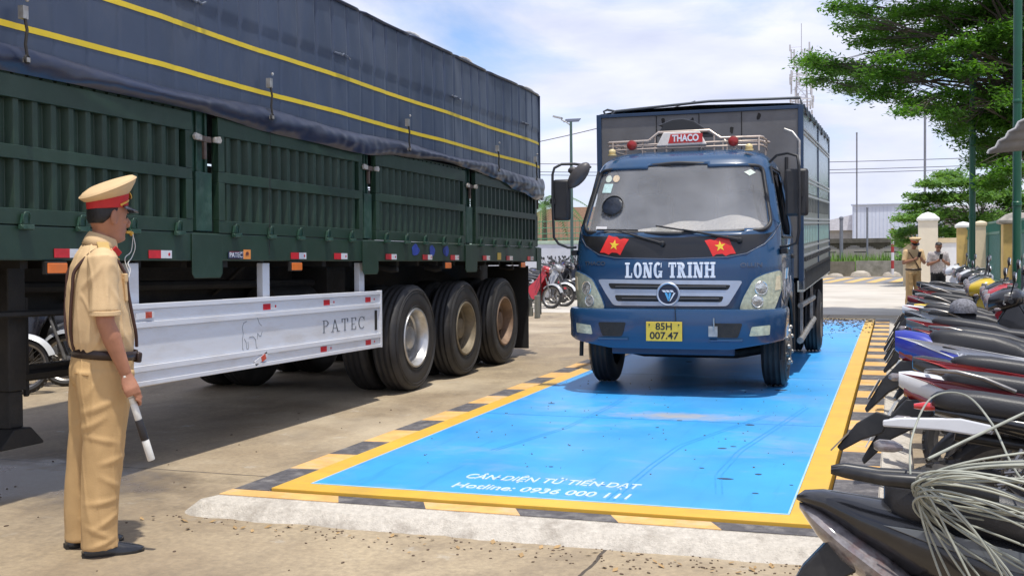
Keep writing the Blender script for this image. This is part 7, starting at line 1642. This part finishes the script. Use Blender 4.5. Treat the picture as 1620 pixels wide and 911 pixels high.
# overhead wires and a telecom mast
for i, (za, zb, yy) in enumerate(((250, 247, 75), (263, 259, 75), (268, 264.5, 76), (206, 170, 60))):
    A = at(500, za, yy); B_ = at(1620, zb, yy); q = MB()
    if i == 3: A = at(600, 262, 60); B_ = at(1100, 160, 60)
    q.tube([A.lerp(B_, t)+Vector((0, 0, -.5*4*t*(1-t))) for t in [k/40 for k in range(41)]], .022, 5); o = q.build('power_line', mat('wire_dark', (.05, .05, .06), .6)); tag(o, ['highest of the three level wires across the sky', 'middle of the three level wires across the sky', 'lowest of the three level wires across the sky', 'slanting wire crossing the street lamp'][i], 'wire')
mt = at(1268, 165, 150); o = thing('telecom_mast', 'distant lattice telecom mast with antennas rising behind the truck box', 'mast', (mt.x, 150, 0))
mm = mat('mast_grey', (.42, .42, .46), .6); q = MB()
for s, t in ((-1, -1), (1, -1), (1, 1), (-1, 1)): q.tube([(s*1.4, t*1.4, 0), (s*.55, t*.55, 25)], .07, 5)
for k in range(17):
    z = k*1.5; r1, r2 = 1.4-.85*z/25, 1.4-.85*(z+1.5)/25
    for a in range(4):
        c = [(-1, -1), (1, -1), (1, 1), (-1, 1)]; p_, n_ = c[a], c[(a+1) % 4]; q.tube([(p_[0]*r1, p_[1]*r1, z), (n_[0]*r2, n_[1]*r2, z+1.5)], .035, 4); q.tube([(p_[0]*r1, p_[1]*r1, z), (n_[0]*r1, n_[1]*r1, z)], .035, 4)
q.tube([(0, 0, 25), (0, 0, 30.5)], .05, 5); q.build('lattice', mm, o)
q = MB(); ra = random.Random(2)
for k in range(34):
    a = ra.random()*6.3; z = ra.uniform(18, 27); r = 1.1+.5*ra.random(); q.span((r*cos(a)-.1, r*sin(a)-.1, z), (r*cos(a)+.1, r*sin(a)+.1, z+ra.uniform(.6, 1.9))); q.tube([(0, 0, z+.5), (r*cos(a), r*sin(a), z+.5)], .03, 4)
for z in (20.5, 23.5): q.lathe((0, 0, z), (0, 0, 1), [(1.5, 0), (1.55, .05), (1.5, .1), (1.45, .05)], 20, closed=True)
q.build('antenna', mat('antenna', (.5, .5, .52), .5), o)

# ---------------- trees
def leafmat(name, c, c2):
    m = mat(name, c, .5, var=.5, scale=2.2, spec=.35)
    n, l = m.node_tree.nodes, m.node_tree.links; p = n['Principled BSDF']
    tr_n = n.new('ShaderNodeBsdfTranslucent'); tr_n.inputs['Color'].default_value = tuple(c2)+(1,); mx_ = n.new('ShaderNodeMixShader'); mx_.inputs[0].default_value = .38
    o_ = n['Material Output']; l.new(p.outputs[0], mx_.inputs[1]); l.new(tr_n.outputs[0], mx_.inputs[2]); l.new(mx_.outputs[0], o_.inputs[0]); return m
mleaf = leafmat('leaf_green', (.045, .125, .016), (.15, .36, .02)); mleaf2 = leafmat('leaf_light', (.085, .19, .035), (.20, .38, .05))
mbark = mat('bark_grey', (.085, .07, .055), .9, var=.3, scale=6, bump=.6, bscale=20)
def leaf_pad(mb, c, r, n, rng, size=.075, flat_=1., dens=.5):
    """leaf sprays through a flattened clump: twigs radiating, leaves along them"""
    c = Vector(c)
    nt = max(3, n//14)
    for _ in range(nt):
        a = rng.random()*2*pi; rr = rng.random()**.5; d_ = Vector((cos(a), sin(a), rng.uniform(-.5, .5))); end = c+Vector((d_.x*r[0]*rr*1.15, d_.y*r[1]*rr*1.15, d_.z*r[2]*2*rng.random()))
        st_ = c.lerp(end, .15+.5*rng.random())
        for k in range(14):
            t = k/13; p = st_.lerp(end, t)+Vector((rng.gauss(0, .06), rng.gauss(0, .06), rng.gauss(0, .05)))
            s_ = size*rng.uniform(.6, 1.3); u = Vector((rng.gauss(0, 1), rng.gauss(0, 1), rng.gauss(0, .45))).normalized(); v = Vector((-u.y, u.x, rng.gauss(0, .5))).normalized()
            mb.add([p-u*s_, p-v*s_*.42, p+u*s_, p+v*s_*.42], [(0, 1, 2, 3)])
def tree(name, label, base, trunk_top, pads, m, seed=1, r0=.28, per=700, size=.075, limbs=True):
    rng = random.Random(seed); o = thing(name, label, 'tree', base); B = Vector(base)
    q = MB(); tt = Vector(trunk_top)-B
    q.tube([(0, 0, 0), tt*.35+Vector((.1, 0, 0)), tt*.7+Vector((.12, .05, 0)), tt], [r0, r0*.8, r0*.68, r0*.5], 14); tk = q.build('trunk', mbark, o)
    lm, lf = MB(), MB()
    for (c, r) in pads:
        c = Vector(c)-B; k = rng.uniform(.45, 1.0); s_ = tt*k
        mid = s_.lerp(c, .5)+Vector((rng.gauss(0, .2), rng.gauss(0, .2), .18*(c-s_).length*.6)); L_ = (c-s_).length
        lm.tube([s_, s_.lerp(mid, .5)+Vector((0, 0, .05*L_)), mid, mid.lerp(c, .55), c], [r0*.20, r0*.15, r0*.10, r0*.05, .008], 6)
        for _ in range(5):
            e = c+Vector((rng.uniform(-1, 1)*r[0], rng.uniform(-1, 1)*r[1], rng.uniform(-.6, .6)*r[2])); f_ = mid.lerp(c, rng.random()); lm.tube([f_, f_.lerp(e, .5)+Vector((0, 0, .05)), e], [.009, .006, .003], 4)
        n = int(per*r[0]*r[1]*(.5+r[2])); leaf_pad(lf, c, r, n, rng, size)
    lm.build('limb', mbark, tk, smooth=60); lf.build('crown', m, o, smooth=0, fix=False)
    print(name, 'leaves', len(lf.f)); return o
rp = random.Random(21); pads = []
S0 = 80.
for (u_, v_, a, b_) in ((1288, 96, 36, 12), (1318, 108, 38, 14), (1300, 128, 26, 10), (1352, 112, 42, 16), (1352, 136, 36, 12), (1395, 120, 42, 20), (1400, 148, 40, 14), (1440, 118, 38, 16), (1448, 158, 34, 14), (1478, 172, 34, 14), (1440, 176, 26, 8),
                       (1330, 12, 26, 12), (1362, 20, 34, 16), (1350, 46, 28, 10), (1392, 40, 36, 18), (1372, 66, 30, 12), (1420, 66, 40, 20), (1430, 24, 40, 20), (1404, 90, 34, 12), (1450, 92, 40, 16), (1470, 52, 40, 24), (1475, 14, 44, 22), (1518, 30, 46, 28), (1560, 22, 48, 28), (1510, 78, 44, 24), (1555, 72, 46, 28), (1602, 50, 50, 34), (1590, 100, 48, 28), (1540, 112, 40, 20), (1500, 112, 34, 12),
                       (1515, 150, 34, 16), (1560, 150, 44, 24), (1610, 150, 46, 30), (1505, 184, 34, 14), (1542, 190, 44, 20), (1590, 196, 48, 26), (1510, 208, 28, 10), (1545, 226, 38, 16), (1585, 236, 46, 22), (1560, 256, 36, 14), (1600, 270, 44, 22), (1578, 286, 34, 14), (1620, 230, 44, 40), (1640, 90, 50, 60), (1650, 180, 40, 50)):
    for rep in range(2):
        yy = rp.uniform(19.5, 25.5); sc = yy/1760
        c = at(u_+rp.uniform(-6, 6), v_+rp.uniform(-4, 4), yy); pads.append((c, (a*sc, a*sc*1.1, b_*sc)))
for _ in range(46):   # the rest of the crown, out of frame to the right and above
    a = rp.random()*2*pi; rr = rp.uniform(.2, 1); pads.append((Vector((4.6+3.8*rr*cos(a), 22.5+3.6*rr*sin(a), rp.uniform(3.6, 8.0)-rr*.8)), (.75, .75, .3)))
for _ in range(30): pads.append((Vector((rp.uniform(-.8, 3), rp.uniform(20, 25), rp.uniform(6.1, 8.2))), (.7, .7, .3)))
tree('broadleaf_tree', 'large dark green spreading tree filling the upper right corner', (3.05, 23.2, 0), (3.2, 23, 4.9), pads, mleaf, 3, .20, 3600, .050)
pads = []
for (u_, v_, a, b_) in ((1500, 276, 26, 8), (1478, 290, 30, 9), (1520, 290, 34, 12), (1470, 312, 34, 9), (1505, 312, 34, 12), (1545, 310, 36, 16), (1450, 326, 24, 7), (1438, 346, 26, 8), (1470, 338, 34, 12), (1510, 340, 36, 16), (1430, 366, 20, 7), (1440, 384, 24, 9), (1425, 376, 16, 6), (1455, 362, 28, 12), (1490, 368, 30, 14), (1515, 370, 30, 14), (1500, 396, 26, 10), (1550, 345, 36, 20), (1580, 310, 36, 22), (1580, 345, 34, 20), (1525, 400, 26, 12), (1560, 290, 30, 12), (1612, 320, 36, 26)):
    for rep in range(2):
        yy = rp.uniform(41, 46); sc = yy/1760; pads.append((at(u_+rp.uniform(-5, 5), v_+rp.uniform(-3, 3), yy), (a*sc, a*sc, b_*sc)))
tree('feathery_tree', 'lighter green feathery tree behind the cream gate pillar', (2.9, 43.5, 0), (2.9, 43.3, 2.3), pads, mleaf2, 5, .14, 1700, .085)
pads = []
for (u_, v_, a, b_) in ((1422, 412, 14, 7), (1432, 404, 12, 6), (1416, 420, 10, 5)):
    pads.append((at(u_, v_, 57.5), (a*57.5/1760, .4, b_*57.5/1760)))
tree('shrub', 'small bright shrub at the end of the grass strip', (at(1424, 420, 57.5).x, 57.5, 0), (at(1424, 420, 57.5).x, 57.5, .5), pads, mat('leaf_bright', (.13, .28, .04), .6, var=.4, scale=3), 9, .05, 900, .12)
# distant tree line closing the horizon
hz = MB(); rh = random.Random(8)
for k in range(150):
    a = -1.05+1.9*k/150; r = rh.uniform(240, 300); x, y = r*sin(a), r*cos(a)
    for _ in range(70):
        p = Vector((x+rh.gauss(0, 5), y+rh.gauss(0, 4), abs(rh.gauss(1.0, 1.1)))); s_ = rh.uniform(.4, 1.1); hz.add([p+Vector((rh.uniform(-s_, s_), rh.uniform(-s_, s_), rh.uniform(-s_, s_))) for _ in range(4)], [(0, 1, 2, 3)])
tag(hz.build('treeline', mat('far_leaf', (.05, .09, .05), .8, var=.4, scale=.3), smooth=0, fix=False), 'far low line of trees along the horizon', kind='stuff')
